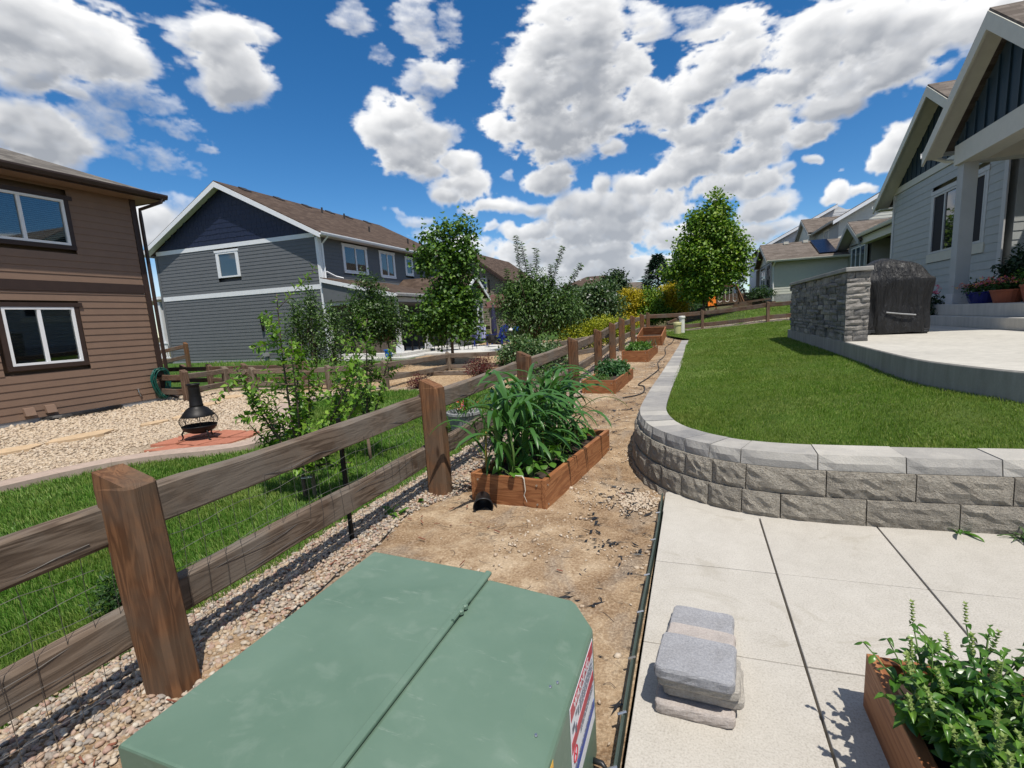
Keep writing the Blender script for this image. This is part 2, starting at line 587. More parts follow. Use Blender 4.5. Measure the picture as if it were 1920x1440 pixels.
def wood(name, a, b, axis='Y', rough=0.8, fine=1.0, grey=None, knots=True, bump=0.35):
    """grain stretched along one axis, with growth bands, checks and a few knots"""
    m = NT(name)
    k = {'X': (1.2, 26, 26), 'Y': (26, 1.2, 26), 'Z': (26, 26, 1.2)}[axis]
    k = tuple(x * fine for x in k)
    v = m.coord(k)
    g1 = m.noise(v, 1.0, 6, 0.62, 0.6)
    k2 = {'X': (0.9, 9, 9), 'Y': (9, 0.9, 9), 'Z': (9, 9, 0.9)}[axis]
    v2 = m.coord(tuple(x * fine for x in k2))
    g2 = m.noise(v2, 1.0, 3, 0.5, 1.2)
    w = m.math('SINE', m.math('MULTIPLY', g2, 42.0))
    w = m.math('MULTIPLY_ADD', w, 0.5)
    f = m.math('ADD', m.math('MULTIPLY', w, 0.35), m.math('MULTIPLY', g1, 0.8), True)
    c = m.ramp(f, [(0.18, tuple(x * 0.62 for x in a)), (0.42, a), (0.75, b)])
    rnd = m.n('ShaderNodeObjectInfo').outputs['Random']
    c = m.mix(0.30, c, m.ramp(rnd, [(0, tuple(x * 0.72 for x in a)), (1, tuple(min(1, x * 1.25) for x in b))]))
    if grey is not None:
        big = m.noise(m.coord(), 2.2, 4, 0.6)
        c = m.mix(m.ramp(big, [(0.42, (0, 0, 0)), (0.6, (0.85, 0.85, 0.85))]), c, grey)
    if knots:
        vo = m.n('ShaderNodeTexVoronoi')
        vo.inputs['Scale'].default_value = 1.0
        kk = {'X': (1.6, 5, 5), 'Y': (5, 1.6, 5), 'Z': (5, 5, 1.6)}[axis]
        m.l(m.coord(kk), vo.inputs['Vector'])
        kf = m.ramp(vo.outputs['Distance'], [(0.05, (1, 1, 1)), (0.13, (0, 0, 0))])
        c = m.mix(m.math('MULTIPLY', kf, 0.75), c, tuple(x * 0.35 for x in a))
    m.base(c)
    m.set(Roughness=rough, Specular_IOR_Level=0.25)
    m.bump(m.math('ADD', f, m.math('MULTIPLY', g1, 0.7)), bump, 0.006)
    return m.mat


def leafmat(name, cols, rough=0.45, trans=0.30, spec=0.35):
    """leaf: colour differs from leaf to leaf, light shines through"""
    m = NT(name)
    g = m.n('ShaderNodeNewGeometry')
    c = m.ramp(g.outputs['Random Per Island'], [(i / max(1, len(cols) - 1), q) for i, q in enumerate(cols)])
    m.base(c)
    m.set(Roughness=rough, Specular_IOR_Level=spec)
    tr = m.n('ShaderNodeBsdfTranslucent')
    m.l(m.mix(1.0, c, (1.0, 1.15, 0.45), 'MULTIPLY'), tr.inputs['Color'])
    mx = m.n('ShaderNodeMixShader')
    mx.inputs[0].default_value = trans
    m.l(m.b.outputs[0], mx.inputs[1])
    m.l(tr.outputs[0], mx.inputs[2])
    m.l(mx.outputs[0], m.o.inputs['Surface'])
    return m.mat


def glassmat(name, tint, clear=0.0, rough=0.02):
    """window pane: sharp reflections over a dark or see-through body"""
    m = NT(name)
    m.base(tint)
    m.set(Roughness=rough, Specular_IOR_Level=0.9, IOR=1.55)
    if clear > 0:
        tr = m.n('ShaderNodeBsdfTransparent')
        tr.inputs[0].default_value = (0.75, 0.8, 0.8, 1)
        lw = m.n('ShaderNodeFresnel')
        lw.inputs['IOR'].default_value = 1.5
        gl = m.n('ShaderNodeBsdfGlossy')
        gl.inputs['Roughness'].default_value = rough
        gl.inputs['Color'].default_value = (0.9, 0.93, 0.95, 1)
        mx = m.n('ShaderNodeMixShader')
        m.l(m.math('MULTIPLY', lw.outputs[0], 2.6, True), mx.inputs[0])
        m.l(tr.outputs[0], mx.inputs[1])
        m.l(gl.outputs[0], mx.inputs[2])
        m.l(mx.outputs[0], m.o.inputs['Surface'])
    return m.mat


def shinglemat(name, cols, scale=1.0):
    m = NT(name)
    tc = m.n('ShaderNodeTexCoord')
    br = m.n('ShaderNodeTexBrick')
    br.offset = 0.37
    br.inputs['Scale'].default_value = 1.0
    br.inputs['Brick Width'].default_value = 0.34
    br.inputs['Row Height'].default_value = 0.15
    br.inputs['Mortar Size'].default_value = 0.006
    br.inputs['Bias'].default_value = 0.0
    br.inputs['Color1'].default_value = (0, 0, 0, 1)
    br.inputs['Color2'].default_value = (1, 1, 1, 1)
    br.inputs['Mortar'].default_value = (0.1, 0.1, 0.1, 1)
    m.l(tc.outputs['UV'], br.inputs['Vector'])
    v = m.coord()
    n1 = m.noise(v, 3.0, 4, 0.6)
    n2 = m.noise(v, 90.0, 2, 0.5)
    f = m.math('ADD', m.math('MULTIPLY', br.outputs['Color'], 0.55), m.math('MULTIPLY', n1, 0.45))
    c = m.ramp(f, [(0.15, cols[0]), (0.5, cols[1]), (0.85, cols[2])])
    c = m.mix(0.25, c, m.ramp(n2, [(0.3, tuple(x * 0.5 for x in cols[0])), (0.7, cols[2])]))
    m.base(c)
    m.set(Roughness=0.95, Specular_IOR_Level=0.15)
    m.bump(m.math('ADD', br.outputs['Fac'], m.math('MULTIPLY', n2, -0.5)), -0.7, 0.02)
    return m.mat


MT = {}
MT['rail'] = wood('weathered_rail_wood', (0.085, 0.058, 0.040), (0.205, 0.155, 0.115), 'Y', grey=(0.165, 0.14, 0.115))
MT['rail_x'] = wood('weathered_rail_wood_across', (0.105, 0.072, 0.050), (0.235, 0.175, 0.13), 'X', grey=(0.19, 0.155, 0.125))
MT['rail_brown'] = wood('brown_rail_wood_across', (0.07, 0.038, 0.024), (0.165, 0.098, 0.065), 'X', grey=(0.13, 0.10, 0.08))
MT['post'] = wood('fence_post_wood', (0.082, 0.036, 0.017), (0.205, 0.098, 0.046), 'Z', grey=(0.115, 0.078, 0.052))
MT['post_grey'] = wood('grey_fence_post_wood', (0.115, 0.085, 0.060), (0.225, 0.18, 0.135), 'Z')
MT['post_dark'] = wood('dark_fence_post_wood', (0.085, 0.05, 0.034), (0.19, 0.125, 0.085), 'Z')
MT['cedar_x'] = wood('stained_cedar_across', (0.20, 0.072, 0.028), (0.35, 0.155, 0.065), 'X', 0.55)
MT['cedar_y'] = wood('stained_cedar_along', (0.20, 0.072, 0.028), (0.35, 0.155, 0.065), 'Y', 0.55)
MT['brown_trim'] = plain('dark_brown_trim_paint', (0.043, 0.026, 0.020), 0.5)
MT['brown_siding'] = plain('brown_siding_paint', (0.205, 0.132, 0.092), 0.65, var=0.06, scale=3, bump=0.12, bscale=90)
MT['grey_siding'] = plain('slate_grey_siding_paint', (0.128, 0.135, 0.142), 0.65, var=0.06, scale=3, bump=0.1, bscale=90)
MT['navy'] = plain('navy_shingle_paint', (0.012, 0.020, 0.052), 0.6, var=0.12, scale=4, bump=0.15, bscale=60)
MT['teal'] = plain('dark_teal_panel_paint', (0.010, 0.026, 0.036), 0.55, var=0.1)
MT['white_trim'] = plain('white_trim_paint', (0.78, 0.79, 0.80), 0.5, var=0.03)
MT['cream_trim'] = plain('cream_trim_paint', (0.56, 0.54, 0.46), 0.55, var=0.04)
MT['pale_siding'] = plain('pale_grey_siding_paint', (0.38, 0.395, 0.385), 0.6, var=0.05, scale=3, bump=0.1, bscale=80)
MT['cool_trim'] = plain('pale_grey_trim_paint', (0.50, 0.50, 0.49), 0.55, var=0.04)
MT['cream_siding'] = plain('cream_siding_paint', (0.56, 0.555, 0.49), 0.6, var=0.04)
MT['white_siding'] = plain('white_siding_paint', (0.62, 0.63, 0.64), 0.6, var=0.04)
MT['mid_siding'] = plain('grey_green_siding_paint', (0.33, 0.335, 0.315), 0.6, var=0.04)
MT['tan_siding'] = plain('tan_siding_paint', (0.215, 0.185, 0.135), 0.65, var=0.06)
MT['tan_trim'] = plain('tan_trim_paint', (0.36, 0.31, 0.23), 0.6, var=0.06)
MT['foundation'] = plain('foundation_concrete', (0.28, 0.285, 0.29), 0.9, var=0.18, scale=5, bump=0.2)
MT['glass_dark'] = glassmat('dark_window_glass', (0.012, 0.014, 0.018))
MT['glass_blue'] = glassmat('blue_window_glass', (0.05, 0.075, 0.095))
MT['glass_clear'] = glassmat('clear_window_glass', (0.02, 0.03, 0.035), clear=0.6)
MT['screen'] = plain('dark_insect_screen', (0.014, 0.012, 0.016), 0.75)
MT['blind'] = plain('pale_blind_slats', (0.34, 0.37, 0.38), 0.5, var=0.03)
MT['room'] = plain('dim_room', (0.02, 0.018, 0.018), 0.9)
MT['porch_dark'] = plain('shaded_porch_paint', (0.16, 0.14, 0.115), 0.8)  # dark porch colour with the shade under the roofs painted in
MT['roof_grey'] = shinglemat('grey_brown_roof_shingles', ((0.075, 0.068, 0.060), (0.135, 0.12, 0.105), (0.22, 0.20, 0.175)))
MT['roof_brown'] = shinglemat('brown_roof_shingles', ((0.045, 0.030, 0.023), (0.082, 0.056, 0.042), (0.13, 0.094, 0.072)))
MT['roof_tan'] = shinglemat('tan_roof_shingles', ((0.08, 0.064, 0.053), (0.135, 0.112, 0.094), (0.21, 0.178, 0.152)))
MT['roof_red'] = plain('dark_red_shed_roof', (0.10, 0.045, 0.036), 0.8)
MT['solar'] = plain('solar_panel_black', (0.006, 0.006, 0.012), 0.25, var=0.2)
MT['vent'] = plain('dark_roof_vent', (0.03, 0.026, 0.024), 0.6)
MT['black_metal'] = plain('black_iron', (0.018, 0.017, 0.017), 0.5, 0.6, var=0.3, scale=14)
MT['wire'] = plain('galvanised_wire', (0.20, 0.19, 0.18), 0.45, 0.7)
MT['black_plastic'] = plain('black_plastic', (0.018, 0.019, 0.021), 0.38, var=0.25)
MT['green_hose'] = plain('green_garden_hose', (0.008, 0.085, 0.065), 0.35)
MT['blue_plastic'] = plain('blue_plastic', (0.012, 0.14, 0.55), 0.4)
MT['blue_chair'] = plain('royal_blue_chair_paint', (0.008, 0.022, 0.16), 0.45)
MT['cobalt_pot'] = plain('cobalt_glazed_pot', (0.012, 0.016, 0.12), 0.2)
MT['terracotta'] = plain('terracotta', (0.30, 0.085, 0.04), 0.7)
MT['umbrella'] = plain('folded_umbrella_cloth', (0.028, 0.028, 0.07), 0.8)
MT['wicker'] = plain('brown_wicker', (0.11, 0.085, 0.068), 0.8, var=0.3, scale=30)
MT['steel'] = plain('bright_steel', (0.55, 0.55, 0.54), 0.3, 0.9)
MT['green_steel'] = plain('dark_green_edging_steel', (0.07, 0.095, 0.08), 0.5, 0.3)
MT['orange'] = plain('orange_plastic', (0.75, 0.19, 0.01), 0.45)
MT['tan_plastic'] = plain('pale_yellow_plastic', (0.50, 0.48, 0.24), 0.5)
MT['white_plastic'] = plain('white_plastic', (0.70, 0.69, 0.64), 0.45)
MT['bark'] = plain('grey_brown_bark', (0.12, 0.085, 0.06), 0.9, var=0.35, scale=18, bump=0.5, bscale=50)
MT['soil'] = plain('dark_garden_soil', (0.045, 0.030, 0.021), 0.95, var=0.4, scale=18, bump=0.8, bscale=70)
MT['stem_green'] = plain('green_stem', (0.10, 0.17, 0.04), 0.6)
MT['yellow_stem'] = plain('yellowed_stem', (0.30, 0.22, 0.04), 0.6)

# ================================================================== terrain
def interp(x, xs, ys):
    return np.interp(x, xs, ys)


def sstep(x, a, b):
    t = np.clip((x - a) / (b - a), 0, 1)
    return t * t * (3 - 2 * t)


def z_path(x, y):
    z = interp(y, [-6, 4.5, 7, 9.7, 12.5, 16.8, 20, 24, 28, 40], [0, 0, .04, .12, .19, .36, .44, .48, .53, .75])
    dip = sstep(x, -1.3, -0.45) * (1 - sstep(y, 4.9, 6.5))
    return z - 0.075 * dip


def z_left(x, y):
    z = interp(y, [-10, 11.3, 13.5, 18.5, 24, 32, 40, 70, 400], [-.15, -.15, -.06, .22, .27, .75, 1.1, 1.7, 2.0])
    return z


def z_right(x, y):
    xt = 0.07 * np.clip(x + .25, 0, 4.5) * sstep(y, 4.5, 5.7)
    z = .445 + xt + .006 * np.clip(y - 5, 0, 22)
    far = np.clip(y - 27, 0, 30)
    z = z + far * (.035 + .10 * np.clip((x + 2) / 6, 0, 1)) * np.exp(-far / 40)
    return z


def gz(x, y):
    x, y = np.asarray(x, float), np.asarray(y, float)
    zp, zl, zr = z_path(x, y), z_left(x, y), z_right(x, y)
    wl = sstep(-x, 2.45, 3.3)
    z = zp * (1 - wl) + zl * wl
    wr = np.where(y < 26.5, (x > np.where(y < 5.0, -.25, -.42)).astype(float), sstep(x, -2.5, 0.5))
    front = (y < 4.2) & (x > -.25)
    z = z * (1 - wr) + zr * wr
    return np.where(front, -0.03, z)


def g1(x, y):
    return float(gz(x, y))


def sheet(name, x0, x1, y0, y1, step, mat, zoff=0.0, mask=None, rough=0.0, seed=0, zf=None, stepy=None):
    """height-following sheet; cells whose centre fails mask(x, y) are left out"""
    xs = np.arange(x0, x1 + step * .5, step)
    ys = np.arange(y0, y1 + (stepy or step) * .5, stepy or step)
    X, Y = np.meshgrid(xs, ys)
    Z = (zf or gz)(X, Y) + zoff
    if rough:
        Z = Z + (fbm(X * 1.7 + seed, Y * 1.7, X * 0 + seed, 5, .6, seed) - .5) * rough
        Z = Z + (fbm(X * 9 + seed, Y * 9, X * 0 + seed, 3, .6, seed + 5) - .5) * rough * .35
    n, m = X.shape[1], X.shape[0]
    idx = np.arange(n * m).reshape(m, n)
    q = np.stack([idx[:-1, :-1], idx[:-1, 1:], idx[1:, 1:], idx[1:, :-1]], -1).reshape(-1, 4)
    if mask is not None:
        cx = (X[:-1, :-1] + X[1:, 1:]).ravel() / 2
        cy = (Y[:-1, :-1] + Y[1:, 1:]).ravel() / 2
        q = q[mask(cx, cy)]
    V = np.stack([X, Y, Z], -1).reshape(-1, 3)
    used = np.unique(q)
    remap = np.zeros(len(V), np.int32)
    remap[used] = np.arange(len(used))
    o = np_mesh(name, V[used], quads=remap[q], mat=mat, smooth=True)
    tag(o, kind='structure')
    return o


# ---- ground materials
def dirt_mat():
    m = NT('sandy_path_soil')
    v = m.coord()
    big = m.noise(v, 0.9, 5, 0.62, 0.3)
    mid = m.noise(v, 4.5, 6, 0.65, 0.4)
    fine = m.noise(v, 60, 4, 0.7)
    c = m.ramp(m.math('ADD', m.math('MULTIPLY', big, .55), m.math('MULTIPLY', mid, .45)),
               [(.38, (.125, .072, .038)), (.46, (.235, .15, .085)), (.53, (.35, .245, .15)), (.60, (.50, .385, .26))])
    # grey clay patches
    gr = m.noise(m.coord((1.3, .8, 1)), 1.6, 5, .6, .8)
    c = m.mix(m.ramp(gr, [(.52, (0, 0, 0)), (.64, (.7, .7, .7))]), c, (.25, .21, .17))
    # dark shreds of weed fabric showing through
    st = m.noise(m.coord((1.2, 2.6, 1), (0, 0, .9)), 2.6, 8, .78, 1.6)
    wh = m.noise(v, .55, 3, .5)
    dk = m.math('MULTIPLY', m.ramp(st, [(.555, (0, 0, 0)), (.60, (1, 1, 1))]), m.ramp(wh, [(.40, (0, 0, 0)), (.52, (.95, .95, .95))]))
    c = m.mix(dk, c, (.040, .037, .036))
    c = m.mix(.32, c, m.ramp(fine, [(.36, (.07, .044, .026)), (.5, (.30, .21, .13)), (.64, (.64, .52, .38))]))
    m.base(c)
    m.set(Roughness=.95, Specular_IOR_Level=.12)
    m.bump(m.math('ADD', m.math('MULTIPLY', fine, .6), mid), .9, .02)
    return m.mat


def gravel_mat(name, cols, scale=38.0):
    m = NT(name)
    vo = m.n('ShaderNodeTexVoronoi')
    vo.inputs['Scale'].default_value = scale
    m.l(m.coord((1, 1, .2)), vo.inputs['Vector'])
    sep = m.n('ShaderNodeSeparateColor')
    m.l(vo.outputs['Color'], sep.inputs[0])
    c = m.ramp(sep.outputs[0], [(i / (len(cols) - 1), q) for i, q in enumerate(cols)])
    edge = m.ramp(vo.outputs['Distance'], [(.25, (0, 0, 0)), (.62, (1, 1, 1))])
    c = m.mix(m.math('MULTIPLY', edge, .62), c, tuple(x * .28 for x in cols[0]))
    big = m.noise(m.coord(), .7, 4, .6)
    c = m.mix(.3, c, m.ramp(big, [(.35, tuple(x * .75 for x in cols[1])), (.65, cols[-1])]))
    m.base(c)
    m.set(Roughness=.85, Specular_IOR_Level=.2)
    m.bump(vo.outputs['Distance'], -.9, .02)
    return m.mat


def lawn_mat(name, a, b, dry):
    m = NT(name)
    v = m.coord()
    n1 = m.noise(v, 1.1, 4, .6)
    n2 = m.noise(m.coord((1, 1, 1)), 55, 4, .7)
    n3 = m.noise(m.coord((3, 1, 1), (0, 0, .5)), .8, 3, .55)
    c = m.ramp(n2, [(.3, tuple(x * .55 for x in a)), (.5, a), (.72, b)])
    c = m.mix(m.ramp(n1, [(.40, (0, 0, 0)), (.72, (.5, .5, .5))]), c, dry)
    c = m.mix(.25, c, m.ramp(n3, [(.4, tuple(x * .6 for x in a)), (.6, b)]))
    m.base(c)
    m.set(Roughness=.85, Specular_IOR_Level=.15)
    m.bump(n2, 1.0, .03)
    return m.mat


def slab_mat():
    m = NT('patio_slab_concrete')
    v = m.coord()
    n1 = m.noise(v, 1.6, 6, .62, .5)
    n2 = m.noise(v, 120, 3, .6)
    n3 = m.noise(v, 7, 6, .7, .4)
    c = m.ramp(n1, [(.3, (.355, .325, .28)), (.5, (.435, .405, .355)), (.7, (.49, .46, .41))])
    c = m.mix(.45, c, m.ramp(n3, [(.35, (.33, .305, .265)), (.62, (.53, .50, .45))]))
    c = m.mix(.42, c, m.ramp(n2, [(.34, (.20, .18, .15)), (.47, (.44, .41, .36)), (.70, (.62, .59, .54))]))
    ri = m.n('ShaderNodeObjectInfo').outputs['Random']
    c = m.mix(.25, c, m.ramp(ri, [(0, (.37, .345, .30)), (1, (.49, .46, .41))]))
    spots = m.n('ShaderNodeTexVoronoi')
    spots.inputs['Scale'].default_value = 5.5
    m.l(v, spots.inputs['Vector'])
    c = m.mix(m.ramp(spots.outputs['Distance'], [(.015, (.55, .55, .55)), (.045, (0, 0, 0))]), c, (.24, .215, .18))
    st = m.noise(m.coord((.7, 1.3, 1)), 1.3, 6, .7, 1.0)
    c = m.mix(m.ramp(st, [(.58, (0, 0, 0)), (.64, (.5, .5, .5)), (.70, (.15, .15, .15))]), c, (.33, .30, .245))
    m.base(c)
    m.set(Roughness=.85, Specular_IOR_Level=.25)
    m.bump(m.math('ADD', n2, m.math('MULTIPLY', n3, .3)), .22, .004)
    return m.mat


def concrete_mat(name, col, stain=.3):
    m = NT(name)
    v = m.coord()
    n1 = m.noise(v, 1.1, 6, .65, .6)
    n2 = m.noise(v, 70, 3, .6)
    n4 = m.noise(m.coord((4, 4, .6)), 2.0, 5, .6)
    c = m.ramp(n1, [(.3, tuple(x * .8 for x in col)), (.55, col), (.72, tuple(min(1, x * 1.12) for x in col))])
    c = m.mix(stain, c, m.ramp(n4, [(.38, tuple(x * .62 for x in col)), (.6, tuple(min(1, x * 1.08) for x in col))]))
    c = m.mix(.18, c, m.ramp(n2, [(.3, tuple(x * .6 for x in col)), (.7, tuple(min(1, x * 1.2) for x in col))]))
    m.base(c)
    m.set(Roughness=.88, Specular_IOR_Level=.25)
    m.bump(m.math('ADD', n2, n1), .2, .005)
    return m.mat


def block_mat():
    m = NT('split_face_block')
    v = m.coord()
    n1 = m.noise(v, 26, 6, .72, .5)
    n2 = m.noise(v, 3.0, 5, .6, .4)
    n3 = m.noise(v, 75, 4, .7)
    c = m.ramp(n1, [(.34, (.21, .18, .145)), (.5, (.46, .42, .35)), (.64, (.66, .61, .52))])
    c = m.mix(m.ramp(n2, [(.42, (.0, .0, .0)), (.62, (.65, .65, .65))]), c, (.25, .23, .205))
    c = m.mix(.3, c, m.ramp(n3, [(.3, (.12, .10, .08)), (.7, (.62, .57, .48))]))
    ri = m.n('ShaderNodeObjectInfo').outputs['Random']
    c = m.mix(.3, c, m.ramp(ri, [(0, (.34, .30, .24)), (1, (.58, .52, .43))]))
    m.base(c)
    m.set(Roughness=.92, Specular_IOR_Level=.2)
    m.bump(m.math('ADD', m.math('MULTIPLY', n1, 1.3), n3), 1.0, .035)
    return m.mat


def cap_mat():
    m = NT('wall_cap_concrete')
    v = m.coord()
    n1 = m.noise(v, 2.6, 5, .6, .6)
    n3 = m.noise(v, 90, 4, .7)
    n2 = m.noise(v, 12, 5, .65)
    c = m.ramp(n1, [(.36, (.15, .148, .148)), (.5, (.31, .295, .27)), (.62, (.50, .47, .41))])
    c = m.mix(.35, c, m.ramp(n2, [(.35, (.19, .18, .17)), (.65, (.47, .44, .40))]))
    c = m.mix(.2, c, m.ramp(n3, [(.3, (.15, .14, .13)), (.7, (.52, .49, .45))]))
    ri = m.n('ShaderNodeObjectInfo').outputs['Random']
    c = m.mix(.55, c, m.ramp(ri, [(0, (.19, .19, .195)), (.5, (.34, .325, .30)), (1, (.54, .51, .45))]))
    m.base(c)
    m.set(Roughness=.9, Specular_IOR_Level=.2)
    m.bump(m.math('ADD', n3, n2), .55, .01)
    return m.mat


MT['dirt'] = dirt_mat()
MT['slab'] = slab_mat()
MT['patio'] = concrete_mat('poured_patio_concrete', (.50, .475, .42))
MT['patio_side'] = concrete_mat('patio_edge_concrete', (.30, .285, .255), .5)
MT['walk'] = concrete_mat('white_patio_concrete', (.58, .57, .54))
MT['curb'] = concrete_mat('pinkish_curb_concrete', (.42, .325, .265), .4)
MT['block'] = block_mat()
MT['cap'] = cap_mat()
MT['gravel_bed'] = gravel_mat('tan_gravel_bed', ((.22, .15, .095), (.38, .285, .19), (.50, .40, .28), (.62, .53, .42)), 30)
MT['gravel_strip'] = gravel_mat('fence_gravel_bed', ((.18, .13, .10), (.36, .27, .19), (.48, .38, .27), (.56, .50, .44)), 34)
MT['mulch'] = gravel_mat('wood_chip_mulch', ((.22, .13, .07), (.40, .26, .14), (.52, .36, .21), (.60, .47, .31)), 22)
MT['lawn_r'] = lawn_mat('right_lawn_ground', (.06, .115, .016), (.12, .20, .03), (.17, .20, .055))
MT['lawn_l'] = lawn_mat('left_lawn_ground', (.040, .10, .014), (.085, .17, .026), (.13, .16, .045))
MT['field'] = lawn_mat('open_ground', (.085, .085, .035), (.15, .135, .06), (.22, .17, .09))

# ---- one sheet of open ground out to the horizon
def base_z(X, Y):
    R = np.hypot(X, Y)
    near = gz(np.clip(X, -60, 40), np.clip(Y, -10, 70)) - .10
    return near * (1 - sstep(R, 70, 160)) + 1.2 * sstep(R, 70, 160)


xs = np.concatenate([np.linspace(-900, -62, 14), np.linspace(-60, 40, 126), np.linspace(42, 900, 14)])
ys = np.concatenate([np.linspace(-900, -12, 12), np.linspace(-10, 70, 101), np.linspace(72, 1200, 16)])
Xg, Yg = np.meshgrid(xs, ys)
Zg = base_z(Xg, Yg)
Zg = np.where((Xg > -3.2) & (Xg < 4.5) & (Yg > -3) & (Yg < 5.6), -.22, Zg)
_n, _m = Xg.shape[1], Xg.shape[0]
_idx = np.arange(_n * _m).reshape(_m, _n)
_q = np.stack([_idx[:-1, :-1], _idx[:-1, 1:], _idx[1:, 1:], _idx[1:, :-1]], -1).reshape(-1, 4)
tag(np_mesh('ground', np.stack([Xg, Yg, Zg], -1), quads=_q, mat=MT['field'], smooth=True), kind='structure')

def z_walk(x, y):
    wl = sstep(-x, 2.45, 3.3)
    return z_path(x, y) * (1 - wl) + z_left(x, y) * wl


# ---- path of bare soil between the fence and the wall
tag(sheet('garden_path', -2.75, -.28, -1.2, 27.4, .035, MT['dirt'], .006,
          mask=lambda x, y: (y < 4.75) | (x < -.45), rough=.05, seed=3, stepy=.05, zf=z_walk), kind='structure')

# ---- curb line and lawns of the left garden
CURB = [(-8.9, .6), (-8.45, 2.3), (-8.2, 3.35), (-8.1, 3.95), (-7.9, 4.5), (-7.5, 4.95), (-7.0, 5.25), (-6.65, 5.6), (-6.75, 6.3), (-7.3, 7.1),
        (-8.2, 7.8), (-8.9, 8.6), (-9.2, 9.4), (-9.0, 10.3), (-8.6, 11.1)]


def catmull(pts, per=8, closed=False):
    P = [np.array(p, float) for p in pts]
    out = []
    n = len(P)
    for i in range(n - 1):
        p0, p1, p2, p3 = P[max(i - 1, 0)], P[i], P[i + 1], P[min(i + 2, n - 1)]
        for k in range(per):
            t = k / per
            out.append(.5 * ((2 * p1) + (-p0 + p2) * t + (2 * p0 - 5 * p1 + 4 * p2 - p3) * t * t + (-p0 + 3 * p1 - 3 * p2 + p3) * t ** 3))
    out.append(P[-1])
    return np.array(out)


CURVE = catmull(CURB, 8)


def right_of_curb(x, y):
    """True on the lawn side of the curb"""
    x, y = np.asarray(x), np.asarray(y)
    poly = np.vstack([CURVE, [(-7.5, 11.45), (-2.2, 11.9), (-2.2, -3), (-8.9, -3)]])
    return in_poly(x, y, poly)


def in_poly(x, y, poly):
    x, y = np.asarray(x, float), np.asarray(y, float)
    ins = np.zeros(x.shape, bool)
    n = len(poly)
    for i in range(n):
        x1, y1 = poly[i]
        x2, y2 = poly[(i + 1) % n]
        if y1 == y2:
            continue
        c = ((y1 > y) != (y2 > y)) & (x < (x2 - x1) * (y - y1) / (y2 - y1) + x1)
        ins ^= c
    return ins


sheet('left_lawn', -9.6, -3.0, -1.5, 11.9, .16, MT['lawn_l'], .012, mask=right_of_curb, rough=.03, seed=8)
sheet('gravel_bed', -15.0, -6.2, -1.5, 12.2, .2, MT['gravel_bed'], -.004, mask=lambda x, y: ~right_of_curb(x, y), rough=.05, seed=9)
sheet('mulch_bed', -11.5, -2.9, 11.3, 26.2, .25, MT['mulch'], .0, rough=.06, seed=12,
      mask=lambda x, y: ~right_of_curb(x, y))
sheet('side_yard', -27.0, -11.3, 11.6, 19.2, .4, MT['lawn_l'], -.01, rough=.05, seed=14)
sheet('back_lawn', -12.0, -2.9, 26.1, 44.0, .5, MT['lawn_l'], .012, rough=.04, seed=15)
# curb: a concrete mow strip in casts with joints between
curb = thing('curb', 'pinkish concrete mow strip curving between lawn and gravel bed', 'curb', (-8.0, 5.0, -.15))
nrm = np.gradient(CURVE, axis=0)
nrm = np.stack([-nrm[:, 1], nrm[:, 0]], 1) / np.linalg.norm(nrm, axis=1)[:, None]
_w = .19
for s in range(0, len(CURVE) - 1, 8):
    e = min(s + 8, len(CURVE) - 1)
    L_ = [CURVE[i] + nrm[i] * _w for i in range(s, e + 1)]
    R_ = [CURVE[i] - nrm[i] * _w * .85 for i in range(s, e + 1)]
    L_[-1] = L_[-1] * .97 + L_[-2] * .03
    R_[-1] = R_[-1] * .97 + R_[-2] * .03
    mb = MB()
    zt, zb = -.045, -.30
    for i in range(len(L_) - 1):
        a = [(*R_[i], zb), (*L_[i], zb), (*L_[i], zt), (*R_[i], zt)]
        b = [(*R_[i + 1], zb), (*L_[i + 1], zb), (*L_[i + 1], zt), (*R_[i + 1], zt)]
        n0 = len(mb.v)
        mb._add(a + b, [(3, 2, 6, 7), (0, 3, 7, 4), (2, 1, 5, 6)] + ([(0, 1, 2, 3)] if i == 0 else []) + ([(7, 6, 5, 4)] if i == len(L_) - 2 else []))
    mb.build('curb_section', MT['curb'], curb)

# ---- right lawn, held by the retaining wall
WALL = [(4.4, 4.16), (3.2, 4.07), (2.2, 4.01), (1.4, 3.975), (.75, 3.985), (.28, 4.10), (-.10, 4.35), (-.40, 4.72), (-.60, 5.18), (-.705, 5.75),
        (-.725, 6.5), (-.71, 8), (-.665, 10.2), (-.58, 16.4), (-.555, 19.6)]
WC = catmull(WALL, 24)
_seg = np.linalg.norm(np.diff(WC, axis=0), axis=1)
WS = np.concatenate([[0], np.cumsum(_seg)])
WLEN = WS[-1]


def wpt(s, off=0.0):
    """point on the wall's foot line at arc length s, moved off metres into the bank"""
    s = np.clip(s, 0, WLEN)
    p = np.array([np.interp(s, WS, WC[:, 0]), np.interp(s, WS, WC[:, 1])])
    q0 = np.array([np.interp(s - .05, WS, WC[:, 0]), np.interp(s - .05, WS, WC[:, 1])])
    q1 = np.array([np.interp(s + .05, WS, WC[:, 0]), np.interp(s + .05, WS, WC[:, 1])])
    d = (q1 - q0) / (np.linalg.norm(q1 - q0) + 1e-9)
    nn = np.array([d[1], -d[0]])                  # into the bank
    return p + nn * off


